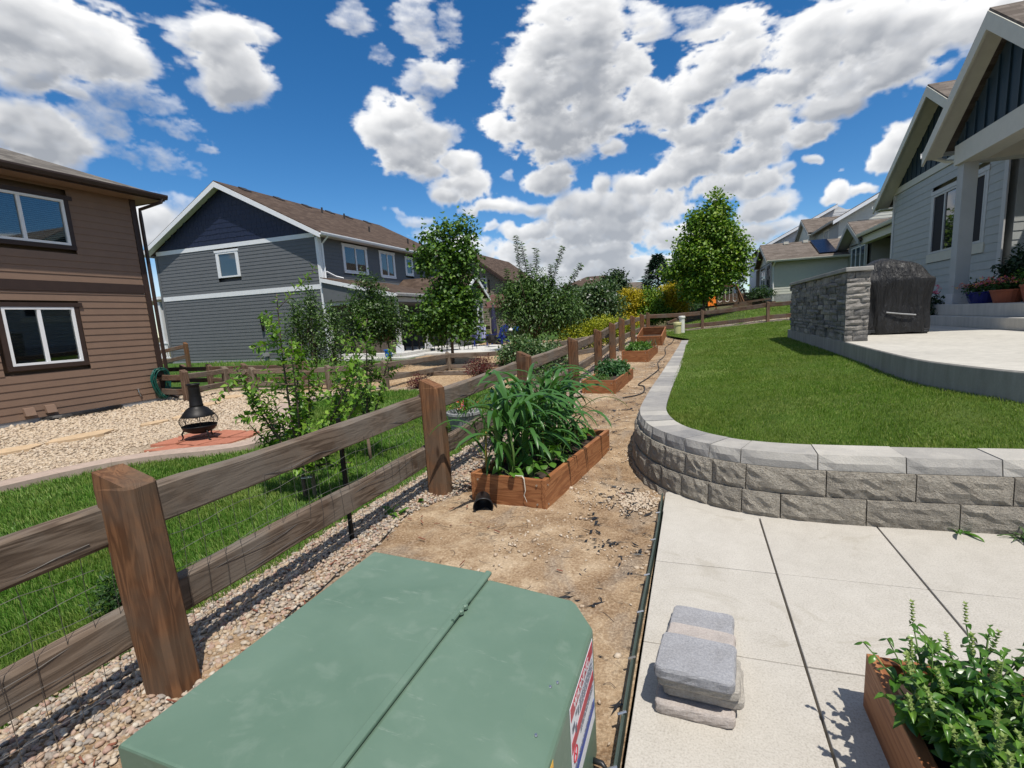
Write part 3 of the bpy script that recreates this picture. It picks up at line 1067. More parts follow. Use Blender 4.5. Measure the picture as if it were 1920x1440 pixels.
PATIO_EDGE = [(2.54, 9.97), (2.49, 8.6), (2.455, 7.3), (2.48, 6.55), (2.66, 5.85), (2.84, 5.45), (3.3, 4.95), (4.2, 4.62), (6.0, 4.5), (9.0, 4.5)]
PE = catmull(PATIO_EDGE, 8)
_inner = np.array([wpt(s, .36) for s in np.linspace(0, WLEN, 160)])
LAWN_POLY = np.vstack([_inner, [(-.2, 19.7), (-1.1, 22.5), (-1.5, 26.6), (4.6, 26.7), (4.6, 15.3), (2.56, 15.3)], PE, [(9, 4.4), (4.4, 4.3)]])
sheet('right_lawn', -1.7, 4.6, 4.2, 26.7, .09, MT['lawn_r'], .02, mask=lambda x, y: in_poly(x, y, LAWN_POLY), rough=.035, seed=21, zf=z_right)
sheet('neighbour_lawn', -1.8, 12.0, 27.3, 36.0, .35, MT['lawn_r'], .02, rough=.05, seed=23)
sheet('pebble_verge', -2.3, 4.9, 26.3, 27.7, .12, MT['gravel_strip'], .035, rough=.06, seed=24)

# ---- patio of square concrete slabs
patio = bpy.data.objects.new('patio', None)
COL.objects.link(patio)
tag(patio, kind='structure')
patio.location = (1.5, 2.5, 0)


def slab(x0, x1, y0, y1, clip=None):
    j, jy = .0055, .0022
    tilt = (rng.uniform(-.004, .004), rng.uniform(-.004, .004))
    pts = [(x0 + j, y0 + jy), (x1 - j, y0 + jy), (x1 - j, y1 - jy), (x0 + j, y1 - jy)]
    if clip:
        pts = clip
    mb = MB()
    cx, cy = sum(p[0] for p in pts) / len(pts), sum(p[1] for p in pts) / len(pts)
    top = [(x, y, (x - cx) * tilt[0] + (y - cy) * tilt[1]) for x, y in pts]
    bot = [(x, y, -.07) for x, y in pts]
    n = len(pts)
    mb._add(bot + top, [tuple(range(n - 1, -1, -1)), tuple(range(n, 2 * n))] + [(i, (i + 1) % n, n + (i + 1) % n, n + i) for i in range(n)])
    return mb.build('slab', MT['slab'], patio, bevel=.004)


GX = [-.25, .49, 1.283, 2.08, 2.88, 3.68]
GY = [-.97, -.15, .66, 1.47, 2.285, 3.132, 3.98]
for i in range(len(GX) - 1):
    for j in range(len(GY) - 1):
        if (i, j) in ((1, 3), (1, 2)):
            slab(GX[i], .985, GY[j], GY[j + 1])
            slab(.985, GX[i + 1], GY[j], GY[j + 1])
            continue
        slab(GX[i], GX[i + 1], GY[j], GY[j + 1] - (.0 if j < 5 else -.06))
slab(0, 0, 0, 0, [(-.25, 3.992), (.62, 3.992), (.32, 4.16), (.0, 4.33), (-.22, 4.46), (-.25, 4.44)])
slab(0, 0, 0, 0, [(2.9, 4.045), (3.68, 4.045), (3.68, 4.2), (2.9, 4.15)])
mb = MB()
mb.box(-.24, 3.7, -1.0, 4.05, -.16, -.045)
mb.build('bedding_sand', MT['dirt'], patio)

# steel edging strip between the slabs and the soil
edge = thing('edging_strip', 'dark green steel edging strip between the bare soil and the slab patio', 'edging', (-.27, 2.0, 0))
mb = MB()
pts = [(-.272 + .006 * math.sin(y * 2.1), y, .012 + .004 * math.sin(y * 3.3)) for y in np.arange(-.9, 4.47, .25)]
for a, b in zip(pts[:-1], pts[1:]):
    mb.hexa([(a[0] - .003, a[1], -.14), (a[0] + .003, a[1], -.14), (a[0] + .003, a[1], a[2]), (a[0] - .003, a[1], a[2])],
            [(b[0] - .003, b[1], -.14), (b[0] + .003, b[1], -.14), (b[0] + .003, b[1], b[2]), (b[0] - .003, b[1], b[2])])
mb.build('strip', MT['green_steel'], edge)
mb = MB()
mb.tube([(p[0] - .005, p[1], p[2]) for p in pts], .006, 6)
mb.build('rolled_lip', MT['green_steel'], edge)
for y in (1.52, 1.78, 2.12, 2.5, 2.9, 3.4, 3.9):
    mb = MB()
    mb.tube([(-.285, y, .02), (-.285, y, -.10)], .008, 6)
    mb.tube([(-.30, y - .01, .022), (-.268, y + .012, .022)], .006, 5)
    mb.build('stake', MT['steel'], edge)

# ---- retaining wall of split-face blocks under smooth caps
rwall = thing('retaining_wall', 'curved low retaining wall of tan split-face blocks under grey caps', 'retaining wall', (1.0, 4.0, 0))


def block(s0, s1, off, depth, z0, z1, name, mat, face, rough, lip=0.0, nx=7, nz=4):
    """one block: rough front between arc lengths s0..s1 of the foot line"""
    s0, s1 = s0 + .004, s1 - .004
    V, Q = [], []
    for j in range(nz + 1):
        for i in range(nx + 1):
            s = s0 + (s1 - s0) * i / nx
            z = z0 + (z1 - z0) * j / nz
            edge_ = (i in (0, nx)) or (j in (0, nz))
            o_ = off + (.012 if edge_ else rng.uniform(-rough, rough * .6)) + face * (j / nz)
            p = wpt(s, o_)
            V.append((p[0], p[1], z))
    for j in range(nz):
        for i in range(nx):
            a = j * (nx + 1) + i
            Q.append((a, a + 1, a + nx + 2, a + nx + 1))
    nb = len(V)
    for z in (z0, z1):
        for i in range(nx + 1):
            p = wpt(s0 + (s1 - s0) * i / nx, off + depth)
            V.append((p[0], p[1], z))
    fs = list(Q)
    top0, bot0 = nz * (nx + 1), 0
    for i in range(nx):
        fs.append((top0 + i, top0 + i + 1, nb + nx + 1 + i + 1, nb + nx + 1 + i))
        fs.append((bot0 + i + 1, bot0 + i, nb + i, nb + i + 1))
        fs.append((nb + i + 1, nb + i, nb + nx + 1 + i, nb + nx + 1 + i + 1))
    fs.append(tuple([k * (nx + 1) for k in range(nz + 1)][::-1] + [nb, nb + nx + 1][0:1] + [nb + nx + 1]))
    fs.append(tuple([k * (nx + 1) + nx for k in range(nz + 1)] + [nb + 2 * nx + 1, nb + nx]))
    mb = MB()
    mb.v, mb.f, mb.mi = V, fs, [0] * len(fs)
    o = mb.build(name, mat, rwall, bevel=0.0)
    return o


BW = .575
# where the straight stretch's joints fall: a joint of the first course at x = 0.644
s_ref = float(WS[np.argmin(np.abs(WC[:, 0] - .644) + np.abs(WC[:, 1] - 3.98) * .2)])
for c, (z0, z1, ph) in enumerate(((.0, .195, 0.0), (.198, .395, .46))):
    k0 = -int((s_ref) / BW) - 1
    s = s_ref + (k0 + ph) * BW
    while s < WLEN:
        a, b = max(s, 0), min(s + BW, WLEN)
        mid = wpt((a + b) / 2)
        if b - a > .12 and (mid[1] < 9.5 + c * 4):
            curved = -.75 < mid[0] < .5 and mid[1] < 6.2
            if curved:
                h = (a + b) / 2
                block(a, h, c * .028, .28, z0, z1, 'block', MT['block'], .01, .010, nx=6, nz=5)
                block(h, b, c * .028, .28, z0, z1, 'block', MT['block'], .01, .010, nx=6, nz=5)
            else:
                block(a, b, c * .028, .28, z0, z1, 'block', MT['block'], .01, .012, nx=9, nz=5)
        s += BW
# buried course that shows only where the soil dips
for s in np.arange(s_ref + .9, s_ref + 3.0, .3):
    block(s, s + .3, -.02, .26, -.2, -.003, 'block', MT['block'], .0, .012, nx=4)
# caps
s = s_ref - .255 - 8 * BW
while s < WLEN:
    a, b = max(s, 0), min(s + BW, WLEN)
    mid = wpt((a + b) / 2)
    if b - a > .1:
        parts = 2 if (-.75 < mid[0] < .45 and mid[1] < 6.0) else 1
        for k in range(parts):
            block(a + (b - a) * k / parts, a + (b - a) * (k + 1) / parts, .062, .335, .398, .512 + rng.uniform(-.003, .003), 'cap', MT['cap'], .022, .007, nx=5, nz=2)
    s += BW

# ---- raised concrete patio and porch steps of the right-hand house
ZP = .95
deck = bpy.data.objects.new('raised_patio', None)
COL.objects.link(deck)
tag(deck, kind='structure')
deck.location = (4, 8, ZP)
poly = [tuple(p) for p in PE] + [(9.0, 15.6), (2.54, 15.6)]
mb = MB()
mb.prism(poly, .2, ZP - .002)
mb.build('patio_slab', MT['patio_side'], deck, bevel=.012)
mb = MB()
mb.prism([(x + (.012 if i < len(PE) else 0), y + (.01 if i < len(PE) else 0)) for i, (x, y) in enumerate(poly)], ZP - .001, ZP + .003)
mb.build('patio_top', MT['patio'], deck)
mb = MB()
mb.box(5.78, 12.0, 4.0, 15.9, ZP + .003, 1.19)
mb.build('step', MT['patio'], deck, bevel=.012)
mb = MB()
mb.box(6.02, 12.0, 4.0, 16.6, 1.192, 1.46)
mb.build('step', MT['patio'], deck, bevel=.012)
mb = MB()
mb.box(6.9, 12.0, 16.62, 25.2, .5, 1.44)
mb.build('footing', MT['foundation'], deck)

# ================================================================== house parts
class Wall:
    """a vertical wall face: O origin on the ground plane z=0, A along, N outwards"""

    def __init__(self, O, A, N):
        self.O, self.A, self.N = Vector(O), Vector(A).normalized(), Vector(N).normalized()

    def p(self, a, z, d=0.0):
        v = self.O + self.A * a + self.N * d
        return (v.x, v.y, z)


def wbox(mb, w, a0, a1, z0, z1, d0, d1):
    q0 = [w.p(a0, z0, d0), w.p(a1, z0, d0), w.p(a1, z1, d0), w.p(a0, z1, d0)]
    q1 = [w.p(a0, z0, d1), w.p(a1, z0, d1), w.p(a1, z1, d1), w.p(a0, z1, d1)]
    return mb.hexa(q0, q1)


def siding(house, w, a0, a1, z0, z1, exp, mat, holes=(), clip=None, name='siding_board', single=True, proud=.020, jitter=False):
    """lap boards from z0 up, cut round the openings; clip(z) -> (a0, a1) trims them to a gable"""
    z = z0
    allmb = MB()
    count = 0
    while z < z1 - .01:
        zt = min(z + exp, z1)
        lo0, hi0 = (a0, a1) if clip is None else clip(z)
        lo1, hi1 = (a0, a1) if clip is None else clip(zt)
        lo0, hi0, lo1, hi1 = max(lo0, a0), min(hi0, a1), max(lo1, a0), min(hi1, a1)
        if hi0 - lo0 < .05:
            break
        if hi1 - lo1 < .02:
            lo1 = hi1 = (lo1 + hi1) / 2
        cuts = sorted([(h[0], h[1]) for h in holes if h[2] < zt - .02 and h[3] > z + .02])
        spans, cur = [], None
        x = -1e9
        segs = []
        cl, ch = lo0, hi0
        pos = cl
        for c0, c1 in cuts:
            if c0 > pos:
                segs.append((pos, min(c0, ch)))
            pos = max(pos, c1)
        if pos < ch:
            segs.append((pos, ch))
        for s0, s1 in segs:
            if s1 - s0 < .03:
                continue
            t0 = lo1 if s0 == lo0 else s0
            t1 = hi1 if s1 == hi0 else s1
            t0, t1 = min(t0, t1), max(t0, t1)
            mb = MB() if single else allmb
            pb = proud + (rng.uniform(-.002, .002) if jitter else 0)
            b = [w.p(s0, z, 0), w.p(s1, z, 0), w.p(s1, z, pb), w.p(s0, z, pb)]
            t = [w.p(t0, zt + .002, 0), w.p(t1, zt + .002, 0), w.p(t1, zt + .002, pb * .3), w.p(t0, zt + .002, pb * .3)]
            mb.hexa(b, t)
            count += 1
            if single:
                mb.build(name, mat, house)
        z += exp
    if not single and count:
        o = allmb.build('siding', mat, house)
        o['kind'] = 'stuff'


def window(house, w, a0, a1, z0, z1, frame, trim=None, tw=.10, mulls=(), hmull=(), glass='glass_dark', blinds=None, head=0.0, sillw=0.0, proud=.03,
           fw=.055, recess=.02, blind_mat='blind', trims='lrtb', panes=None):
    """window part with frame, panes, trim boards, blinds as sub-parts; (a0..z1) is the outer size of the frame"""
    mb = MB()
    for (b0, b1, c0, c1) in ((a0, a0 + fw, z0, z1), (a1 - fw, a1, z0, z1), (a0 + fw, a1 - fw, z0, z0 + fw), (a0 + fw, a1 - fw, z1 - fw, z1)):
        wbox(mb, w, b0, b1, c0, c1, -.04, proud)
    for mpos in mulls:
        wbox(mb, w, mpos - fw * .6, mpos + fw * .6, z0 + fw, z1 - fw, -.04, proud - .004)
    for hz in hmull:
        wbox(mb, w, a0 + fw, a1 - fw, hz - fw * .4, hz + fw * .4, -.035, proud - .008)
    win = mb.build('window', frame, house)
    edges = [a0 + fw] + [m_ for m_ in mulls] + [a1 - fw]
    for i in range(len(edges) - 1):
        mb = MB()
        wbox(mb, w, edges[i] + (.03 if i else 0), edges[i + 1] - (.03 if i < len(edges) - 2 else 0), z0 + fw, z1 - fw, -.012, -.006)
        mb.build('pane', MT[panes[i] if panes else glass], win)
    mb = MB()
    wbox(mb, w, a0 + .01, a1 - .01, z0 + .01, z1 - .01, -.16, -.10)
    mb.build('dim_interior', MT['room'], win)
    if blinds:
        for (b0, b1, cover) in blinds:
            mb = MB()
            z = z1 - fw - .01
            zend = z0 + fw + (1 - cover) * (z1 - z0)
            while z > zend:
                q = [w.p(b0, z, -.065), w.p(b1, z, -.065), w.p(b1, z - .020, -.035), w.p(b0, z - .020, -.035)]
                r = [w.p(b0, z - .003, -.066), w.p(b1, z - .003, -.066), w.p(b1, z - .023, -.036), w.p(b0, z - .023, -.036)]
                mb.hexa(q, r)
                z -= .046
            o = mb.build('blind', MT[blind_mat], win)
            o['kind'] = 'stuff'
    if trim is not None:
        e = .004
        if 'l' in trims:
            mb = MB()
            wbox(mb, w, a0 - tw, a0 - e, z0 - e, z1 + e, 0, proud - .003)
            mb.build('trim_board', trim, win)
        if 'r' in trims:
            mb = MB()
            wbox(mb, w, a1 + e, a1 + tw, z0 - e, z1 + e, 0, proud - .003)
            mb.build('trim_board', trim, win)
        if 't' in trims:
            mb = MB()
            wbox(mb, w, a0 - tw - head, a1 + tw + head, z1 + e * 2, z1 + tw + e, 0, proud + .012)
            mb.build('head_trim', trim, win)
        if 'b' in trims:
            mb = MB()
            wbox(mb, w, a0 - tw - sillw, a1 + tw + sillw, z0 - tw - e, z0 - e * 2, 0, proud + .008)
            mb.build('sill_trim', trim, win)
    return win


def roof_panel(name, pts, eave, mat, parent, th=.10, under=None):
    """sloped slab from planar polygon pts (top side); eave = direction of the shingle courses"""
    P = [Vector(p) for p in pts]
    nn = (P[1] - P[0]).cross(P[2] - P[0]).normalized()
    if nn.z < 0:
        P.reverse()
        nn = -nn
    e = Vector(eave).normalized()
    s = nn.cross(e).normalized()
    n = len(P)
    me = bpy.data.meshes.new(name)
    off = world_loc(parent) if parent else Vector()
    down = Vector((0, 0, -th))
    vs = [p - off for p in P] + [p + down - off for p in P]
    fs = [tuple(range(n)), tuple(range(2 * n - 1, n - 1, -1))] + [((i + 1) % n, i, n + i, n + (i + 1) % n) for i in range(n)]
    me.from_pydata([tuple(v) for v in vs], [], fs)
    uv = me.uv_layers.new(name='UVMap')
    allp = P + [p + down for p in P]
    for poly in me.polygons:
        for li in poly.loop_indices:
            q = allp[me.loops[li].vertex_index]
            uv.data[li].uv = (q.dot(e), q.dot(s))
    me.materials.append(mat)
    if under is not None:
        me.materials.append(under)
        for poly in me.polygons[1:]:
            poly.material_index = 1
    o = bpy.data.objects.new(name, me)
    link(o, parent)
    return o


def board(name, p, q, w, h, mat, parent, up=(0, 0, 1), bevel=0.0):
    mb = MB()
    mb.beam(p, q, w, h, up)
    return mb.build(name, mat, parent, bevel=bevel)


def downspout(parent, pts, mat, r=.04, name='downspout'):
    mb = MB()
    mb.tube(pts, r, 4)
    return mb.build(name, mat, parent)


def gutter(parent, p, q, out, mat, w=.11, h=.11):
    """open trough along p-q, hanging outwards"""
    p, q, out = Vector(p), Vector(q), Vector(out).normalized()
    prof = [(0, 0), (0, -h), (w * .75, -h), (w, -h * .35), (w, 0), (w - .012, 0), (w - .012, -h * .33), (w * .72, -h + .012), (.012, -h + .012), (.012, 0)]
    mb = MB()
    mb.extrude([p + out * a + Vector((0, 0, b)) for a, b in prof], q - p)
    return mb.build('gutter', mat, parent)


# ================================================================== brown house, left
bh = thing('brown_house', 'two-storey brown house with dark trim, hip roof and two sliding windows beside the gravel bed', 'house', (-14.5, 8, -.15))
W = Wall((-14.5, 0, 0), (0, 1, 0), (1, 0, 0))
X0 = -14.5
mb = MB()
mb.box(X0 - 10, X0 - .20, -3.5, 9.93, -.4, 5.42)
mb.build('wall', MT['brown_siding'], bh)
mb = MB()
mb.box(X0 - 9.9, X0 + .004, -3.4, 9.92, -.5, -.055)
mb.build('foundation', MT['foundation'], bh)
holes = [(6.60, 8.30, 3.93, 5.04), (6.66, 8.12, 1.10, 2.52)]
W2h = [(6.48, 8.38, 3.84, 5.16), (6.56, 8.20, 1.05, 2.60)]
siding(bh, W, -1.5, 9.80, -.05, 2.86, .168, MT['brown_siding'], W2h)
siding(bh, W, -1.5, 9.80, 3.10, 5.36, .168, MT['brown_siding'], W2h)
mb = MB()
wbox(mb, W, -1.5, 9.80, 2.865, 3.095, 0, .032)
mb.build('band_board', MT['brown_trim'], bh)
mb = MB()
wbox(mb, W, 9.805, 9.945, -.06, 5.40, 0, .036)
mb.build('corner_board', MT['brown_trim'], bh)
window(bh, W, 6.60, 8.285, 3.97, 5.035, MT['white_trim'], MT['brown_trim'], .10, mulls=(7.43,), glass='glass_clear',
       blinds=[(6.66, 7.38, .98), (7.50, 8.22, .98)], head=.08, proud=.035)
window(bh, W, 6.73, 8.075, 1.165, 2.485, MT['white_trim'], MT['brown_trim'], .10, mulls=(7.385,), glass='glass_clear',
       blinds=[(7.44, 8.02, .98), (6.79, 7.33, .98)], head=.08, proud=.035, blind_mat='room')
# roof: hip, soffit, fascia, gutter
ez, ex, ey = 5.50, X0 + .56, 10.38
sl = .42
hx = 5.2
R1 = (ex, ey, ez)
ridge = (ex - hx, ey - hx, ez + hx * sl)
ridge2 = (ex - hx, -3, ez + hx * sl)
roof_panel('roof', [R1, ridge, ridge2, (ex, -3, ez)], (0, 1, 0), MT['roof_grey'], bh, .05)
roof_panel('roof', [R1, (ex - 2 * hx, ey, ez), ridge], (1, 0, 0), MT['roof_grey'], bh, .05)
mb = MB()
mb.box(X0 - 9, ex - .03, -3, ey - .03, 5.36, 5.39)
mb.build('soffit', MT['brown_siding'], bh)
board('fascia', (ex - .02, -3, 5.42), (ex - .02, ey, 5.42), .03, .14, MT['brown_trim'], bh)
board('fascia', (ex, ey - .01, 5.42), (ex - 8, ey - .01, 5.42), .03, .14, MT['brown_trim'], bh)
gutter(bh, (ex, -3, 5.50), (ex, ey + .02, 5.50), (1, 0, 0), MT['brown_trim'], .12, .12)
downspout(bh, [(ex + .06, ey - .12, 5.39), (ex + .05, ey - .14, 5.30), (X0 + .09, 10.0, 5.12), (X0 + .09, 9.99, 4.9), (X0 + .09, 9.985, .06), (X0 + .12, 9.99, -.02), (X0 + .3, 10.05, -.09)], MT['brown_trim'], .045)
# side wall wedge of vents, tap and well cover
for a in (6.73, 7.12):
    mb = MB()
    mb.hexa([W.p(a, .03, .02), W.p(a + .19, .03, .02), W.p(a + .19, .21, .02), W.p(a, .21, .02)],
            [W.p(a, .03, .12), W.p(a + .19, .03, .12), W.p(a + .19, .20, .06), W.p(a, .20, .06)])
    mb.build('vent_hood', MT['brown_siding'], bh)
mb = MB()
mb.tube([W.p(9.17, .27, .0), W.p(9.17, .27, .07), W.p(9.17, .20, .08), W.p(9.19, .08, .09)], .014, 6)
mb.lathe([(0, .29), (.035, .29), (.035, .275), (0, .275)], (X0 + .07, 9.17, 0), 8)
mb.build('tap', MT['steel'], bh)
wc = thing('window_well_cover', 'dark curved window-well grating lying against the brown house foundation', 'well cover', (X0 + .2, 7.9, -.15))
for k in range(7):
    r = .10 + k * .055
    mb = MB()
    pts = [(X0 + .03 + r * math.sin(t), 7.85 + (.55 + r * .7) * -math.cos(t), -.09 + .02 * (k < 6)) for t in np.linspace(.0, PI, 13)]
    mb.tube(pts, .016, 5)
    mb.build('grating_bar', MT['black_metal'], wc)
# looped hose on its hanger
hs = thing('garden_hose', 'coiled teal-green garden hose hanging on the corner of the brown house', 'hose', (X0 + .1, 9.72, .0))
for k in range(9):
    mb = MB()
    ph = rng.uniform(-.06, .06)
    w_, h_ = .20 + rng.uniform(-.05, .05), .40 + rng.uniform(-.05, .04)
    pts = [(X0 + .09 + .018 * k * .8 + .02 * math.sin(2 * t + k), 9.76 + ph + w_ * math.sin(t) * (1 + .3 * math.cos(t)), .36 + h_ * math.cos(t)) for t in np.linspace(0, 2 * PI, 26)]
    mb.tube(pts, .012, 6)
    mb.build('hose_loop', MT['green_hose'], hs, smooth=True)
mb = MB()
mb.lathe([(0, 0), (.09, .0), (.09, .02), (.05, .03), (.05, .12), (.09, .13), (.09, .15), (0, .15)], (0, 0, 0), 12)
hang = mb.build('hanger', MT['black_metal'], hs, local=True)
hang.rotation_euler = (0, PI / 2, 0)
hang.location = (-.08, .04, .62)

# ================================================================== slate-grey house with navy gable
gh = thing('grey_house', 'two-storey slate-grey house with navy shingled gable, white trim and brown roof', 'house', (-21.5, 18.9, .3))
GX0, GX1, GY0, GY1 = -26.73, -16.27, 18.9, 31.0
mb = MB()
mb.box(GX0, GX1 - .2, GY0 + .2, GY1, -.2, 5.92)
mb.extrude([(GX0, GY0 + .001, 5.92), (GX1, GY0 + .001, 5.92), (-21.5, GY0 + .001, 8.55)], (0, GY1 - GY0, 0))
mb.build('wall', MT['grey_siding'], gh)
mb = MB()
mb.box(GX0 + .02, GX1 - .02, GY0 - .004, GY1, -.3, .36)
mb.build('foundation', MT['foundation'], gh)
WG = Wall((GX1, GY0, 0), (-1, 0, 0), (0, -1, 0))          # gable end; a runs left from the near corner
WS_ = Wall((GX1, GY0, 0), (0, 1, 0), (1, 0, 0))           # side facing the fence
gw = (4.93, 6.16, 4.40, 5.60)
gw_h = [(4.80, 6.29, 4.28, 5.78)]
siding(gh, WG, .16, 10.30, .36, 3.47, .165, MT['grey_siding'], ())
siding(gh, WG, .16, 10.30, 3.70, 5.80, .165, MT['grey_siding'], gw_h)
slope = (8.62 - 5.92) / 5.23


def gclip(z):
    t = (z - 5.92) / slope
    return (t, 10.46 - t)


# navy shingle courses with uneven butts: each shingle its own piece
z = 6.03
row = 0
while z < 8.45:
    a0_, a1_ = gclip(z + .1)
    a = a0_ + .12 + (row % 2) * .11
    mb = MB()
    while a < a1_ - .25:
        wd = rng.uniform(.20, .34)
        zb = z - rng.uniform(0, .03)
        wbox(mb, WG, a, min(a + wd, a1_ - .05) - .008, zb, z + .24, .004, .018)
        wbox(mb, WG, a, min(a + wd, a1_ - .05) - .008, zb, z + .06, .018, .030)
        a += wd
    o = mb.build('shingle_course', MT['navy'], gh)
    z += .24
    row += 1
mb = MB()
mb.face([WG.p(.1, 5.95, .003), WG.p(10.36, 5.95, .003), WG.p(5.23, 8.58, .003)])
mb.build('gable_panel', MT['navy'], gh)
for (z0, z1) in ((3.475, 3.695), (5.80, 6.0)):
    mb = MB()
    wbox(mb, WG, .16, 10.30, z0, z1, 0, .034)
    mb.build('band_board', MT['white_trim'], gh)
for a in (0.0, 10.30):
    mb = MB()
    wbox(mb, WG, a, a + .155, .36, 5.80, 0, .036)
    mb.build('corner_board', MT['white_trim'] if a < 1 else MT['grey_siding'], gh)
window(gh, WG, *gw, MT['white_trim'], MT['white_trim'], .11, glass='glass_blue', head=.05, trims='lrt', fw=.07)
# side wall
swin = [(1.66, 3.36, 4.40, 5.62, (2.55,)), (4.62, 5.86, 4.36, 5.60, (5.26,)), (7.12, 7.78, 4.62, 5.53, ())]
siding(gh, WS_, .16, 12.0, 3.9, 5.85, .165, MT['grey_siding'], [(s_[0] - .12, s_[1] + .12, s_[2] - .12, s_[3] + .15) for s_ in swin], single=True)
siding(gh, WS_, .16, 2.9, .36, 3.9, .165, MT['grey_siding'], (), single=True)
for (a0_, a1_, z0, z1, ml) in swin:
    window(gh, WS_, a0_, a1_, z0, z1, MT['white_trim'], MT['white_trim'], .10, mulls=ml, glass='glass_clear' if ml else 'glass_blue',
           blinds=[(ml[0] + .03, a1_ - .08, .97)] if ml else None, head=.03, hmull=() if ml else ((z0 + z1) / 2,), trims='lrtb')
mb = MB()
wbox(mb, WS_, 0, .15, .36, 5.85, 0, .034)
mb.build('corner_board', MT['white_trim'], gh)
# main roof
RZ, RE = 8.80, 5.93
rx0, rx1 = -27.2, -15.8
ry0, ry1 = 18.48, 31.4
roof_panel('roof', [(rx1, ry0, RE), (rx1, ry1, RE), (-21.5, ry1, RZ), (-21.5, ry0, RZ)], (0, 1, 0), MT['roof_brown'], gh, .05)
roof_panel('roof', [(rx0, ry0, RE), (rx0, ry1, RE), (-21.5, ry1, RZ), (-21.5, ry0, RZ)], (0, 1, 0), MT['roof_brown'], gh, .05)
for sx in (rx0, rx1):
    mb = MB()
    mb.hexa([(sx, ry0 - .03, RE - .26), (sx, ry0 - .03, RE - .05), (sx, ry0 + .02, RE - .05), (sx, ry0 + .02, RE - .26)],
            [(-21.5, ry0 - .03, RZ - .30), (-21.5, ry0 - .03, RZ - .055), (-21.5, ry0 + .02, RZ - .055), (-21.5, ry0 + .02, RZ - .30)])
    mb.build('rake_board', MT['white_trim'], gh)
    mb = MB()
    mb.hexa([(sx, ry0 + .02, RE - .14), (sx, GY0 + .02, RE - .14), (sx, GY0 + .02, RE - .10), (sx, ry0 + .02, RE - .10)],
            [(-21.5, ry0 + .02, RZ - .14), (-21.5, GY0 + .02, RZ - .14), (-21.5, GY0 + .02, RZ - .10), (-21.5, ry0 + .02, RZ - .10)])
    mb.build('rake_soffit', MT['white_trim'], gh)
mb = MB()
mb.box(GX1 - .02, rx1 - .03, ry0 + .05, ry1, RE - .12, RE - .09)
mb.build('eave_soffit', MT['white_trim'], gh)
gutter(gh, (rx1 - .02, ry0, RE - .01), (rx1 - .02, ry1, RE - .01), (1, 0, 0), MT['white_trim'], .12, .13)
gutter(gh, (rx0 + .02, ry0, RE - .01), (rx0 + .02, ry1, RE - .01), (-1, 0, 0), MT['white_trim'], .12, .13)
downspout(gh, [(rx1 + .05, 18.98, 5.82), (rx1 - .02, 18.98, 5.74), (GX1 + .10, 19.02, 5.5), (GX1 + .09, 19.02, 4.2), (GX1 + .09, 19.02, .5)], MT['white_trim'], .045)
downspout(gh, [(GX1 + .1, 19.1, 4.25), (GX1 + .25, 19.5, 4.05), (GX1 + .35, 19.9, 3.98)], MT['white_trim'], .04)
for k, y in enumerate((19.6, 21.7, 23.7, 25.6, 27.3, 29.2)):
    mb = MB()
    zz = RZ - .35 * (RZ - RE) / 5.7
    mb.hexa([(-21.30, y, zz - .02), (-20.92, y, zz - .22), (-20.92, y + .42, zz - .22), (-21.30, y + .42, zz - .02)],
            [(-21.26, y, zz + .13), (-20.90, y, zz - .07), (-20.90, y + .42, zz - .07), (-21.26, y + .42, zz + .13)])
    mb.build('roof_vent', MT['vent'], gh)
for (x, y) in ((-20.4, 24.3), (-20.4, 26.2), (-18.2, 25.5), (-17.4, 28.3)):
    zz = RE + (RZ - RE) * (rx1 - x) / (rx1 + 21.5)
    mb = MB()
    mb.lathe([(.05, -.1), (.05, .30), (0, .30)], (x, y, zz), 8)
    mb.build('vent_pipe', MT['vent'], gh)
# porch: lean-to roof, posts, slab and steps
pz = .42
roof_panel('porch_roof', [(GX1, 18.75, 3.98), (-12.35, 18.75, 3.06), (-12.35, 24.0, 3.06), (GX1, 24.0, 3.98)], (0, 1, 0), MT['roof_brown'], gh, .05)
mb = MB()
mb.hexa([(GX1 + .04, 18.70, 3.76), (GX1 + .04, 18.70, 3.93), (GX1 + .04, 18.75, 3.93), (GX1 + .04, 18.75, 3.76)],
        [(-12.33, 18.70, 2.84), (-12.33, 18.70, 3.01), (-12.33, 18.75, 3.01), (-12.33, 18.75, 2.84)])
mb.build('rake_board', MT['white_trim'], gh)
mb = MB()
mb.extrude([(GX1 + .03, 18.78, 2.86), (-12.5, 18.78, 2.86), (-12.5, 18.78, 2.95), (GX1 + .03, 18.78, 3.78)], (0, .04, 0))
mb.build('porch_gable', MT['grey_siding'], gh)
board('porch_beam', (GX1 + .03, 19.0, 2.78), (-12.45, 19.0, 2.78), .2, .2, MT['cool_trim'], gh)
board('porch_beam', (-12.6, 19.1, 2.78), (-12.6, 24.0, 2.78), .2, .2, MT['cool_trim'], gh)
gutter(gh, (-12.36, 18.72, 3.05), (-12.36, 23.9, 3.05), (1, 0, 0), MT['cool_trim'], .12, .14)
mb = MB()
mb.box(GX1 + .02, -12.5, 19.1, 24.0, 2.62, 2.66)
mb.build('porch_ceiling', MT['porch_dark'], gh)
mb = MB()
mb.box(GX1 + .04, GX1 + .08, 22.0, 24.0, pz, 2.6)
mb.build('porch_door', MT['room'], gh)
for y in (19.05, 21.55):
    mb = MB()
    mb.box(-12.73, -12.47, y - .13, y + .13, pz, pz + .30)
    mb.build('post_base', MT['white_trim'], gh, bevel=.01)
    mb = MB()
    mb.box(-12.69, -12.51, y - .09, y + .09, pz + .303, 2.68)
    mb.build('porch_post', MT['cool_trim'], gh, bevel=.008)
walk = bpy.data.objects.new('porch_slab', None)
COL.objects.link(walk)
tag(walk, kind='structure')
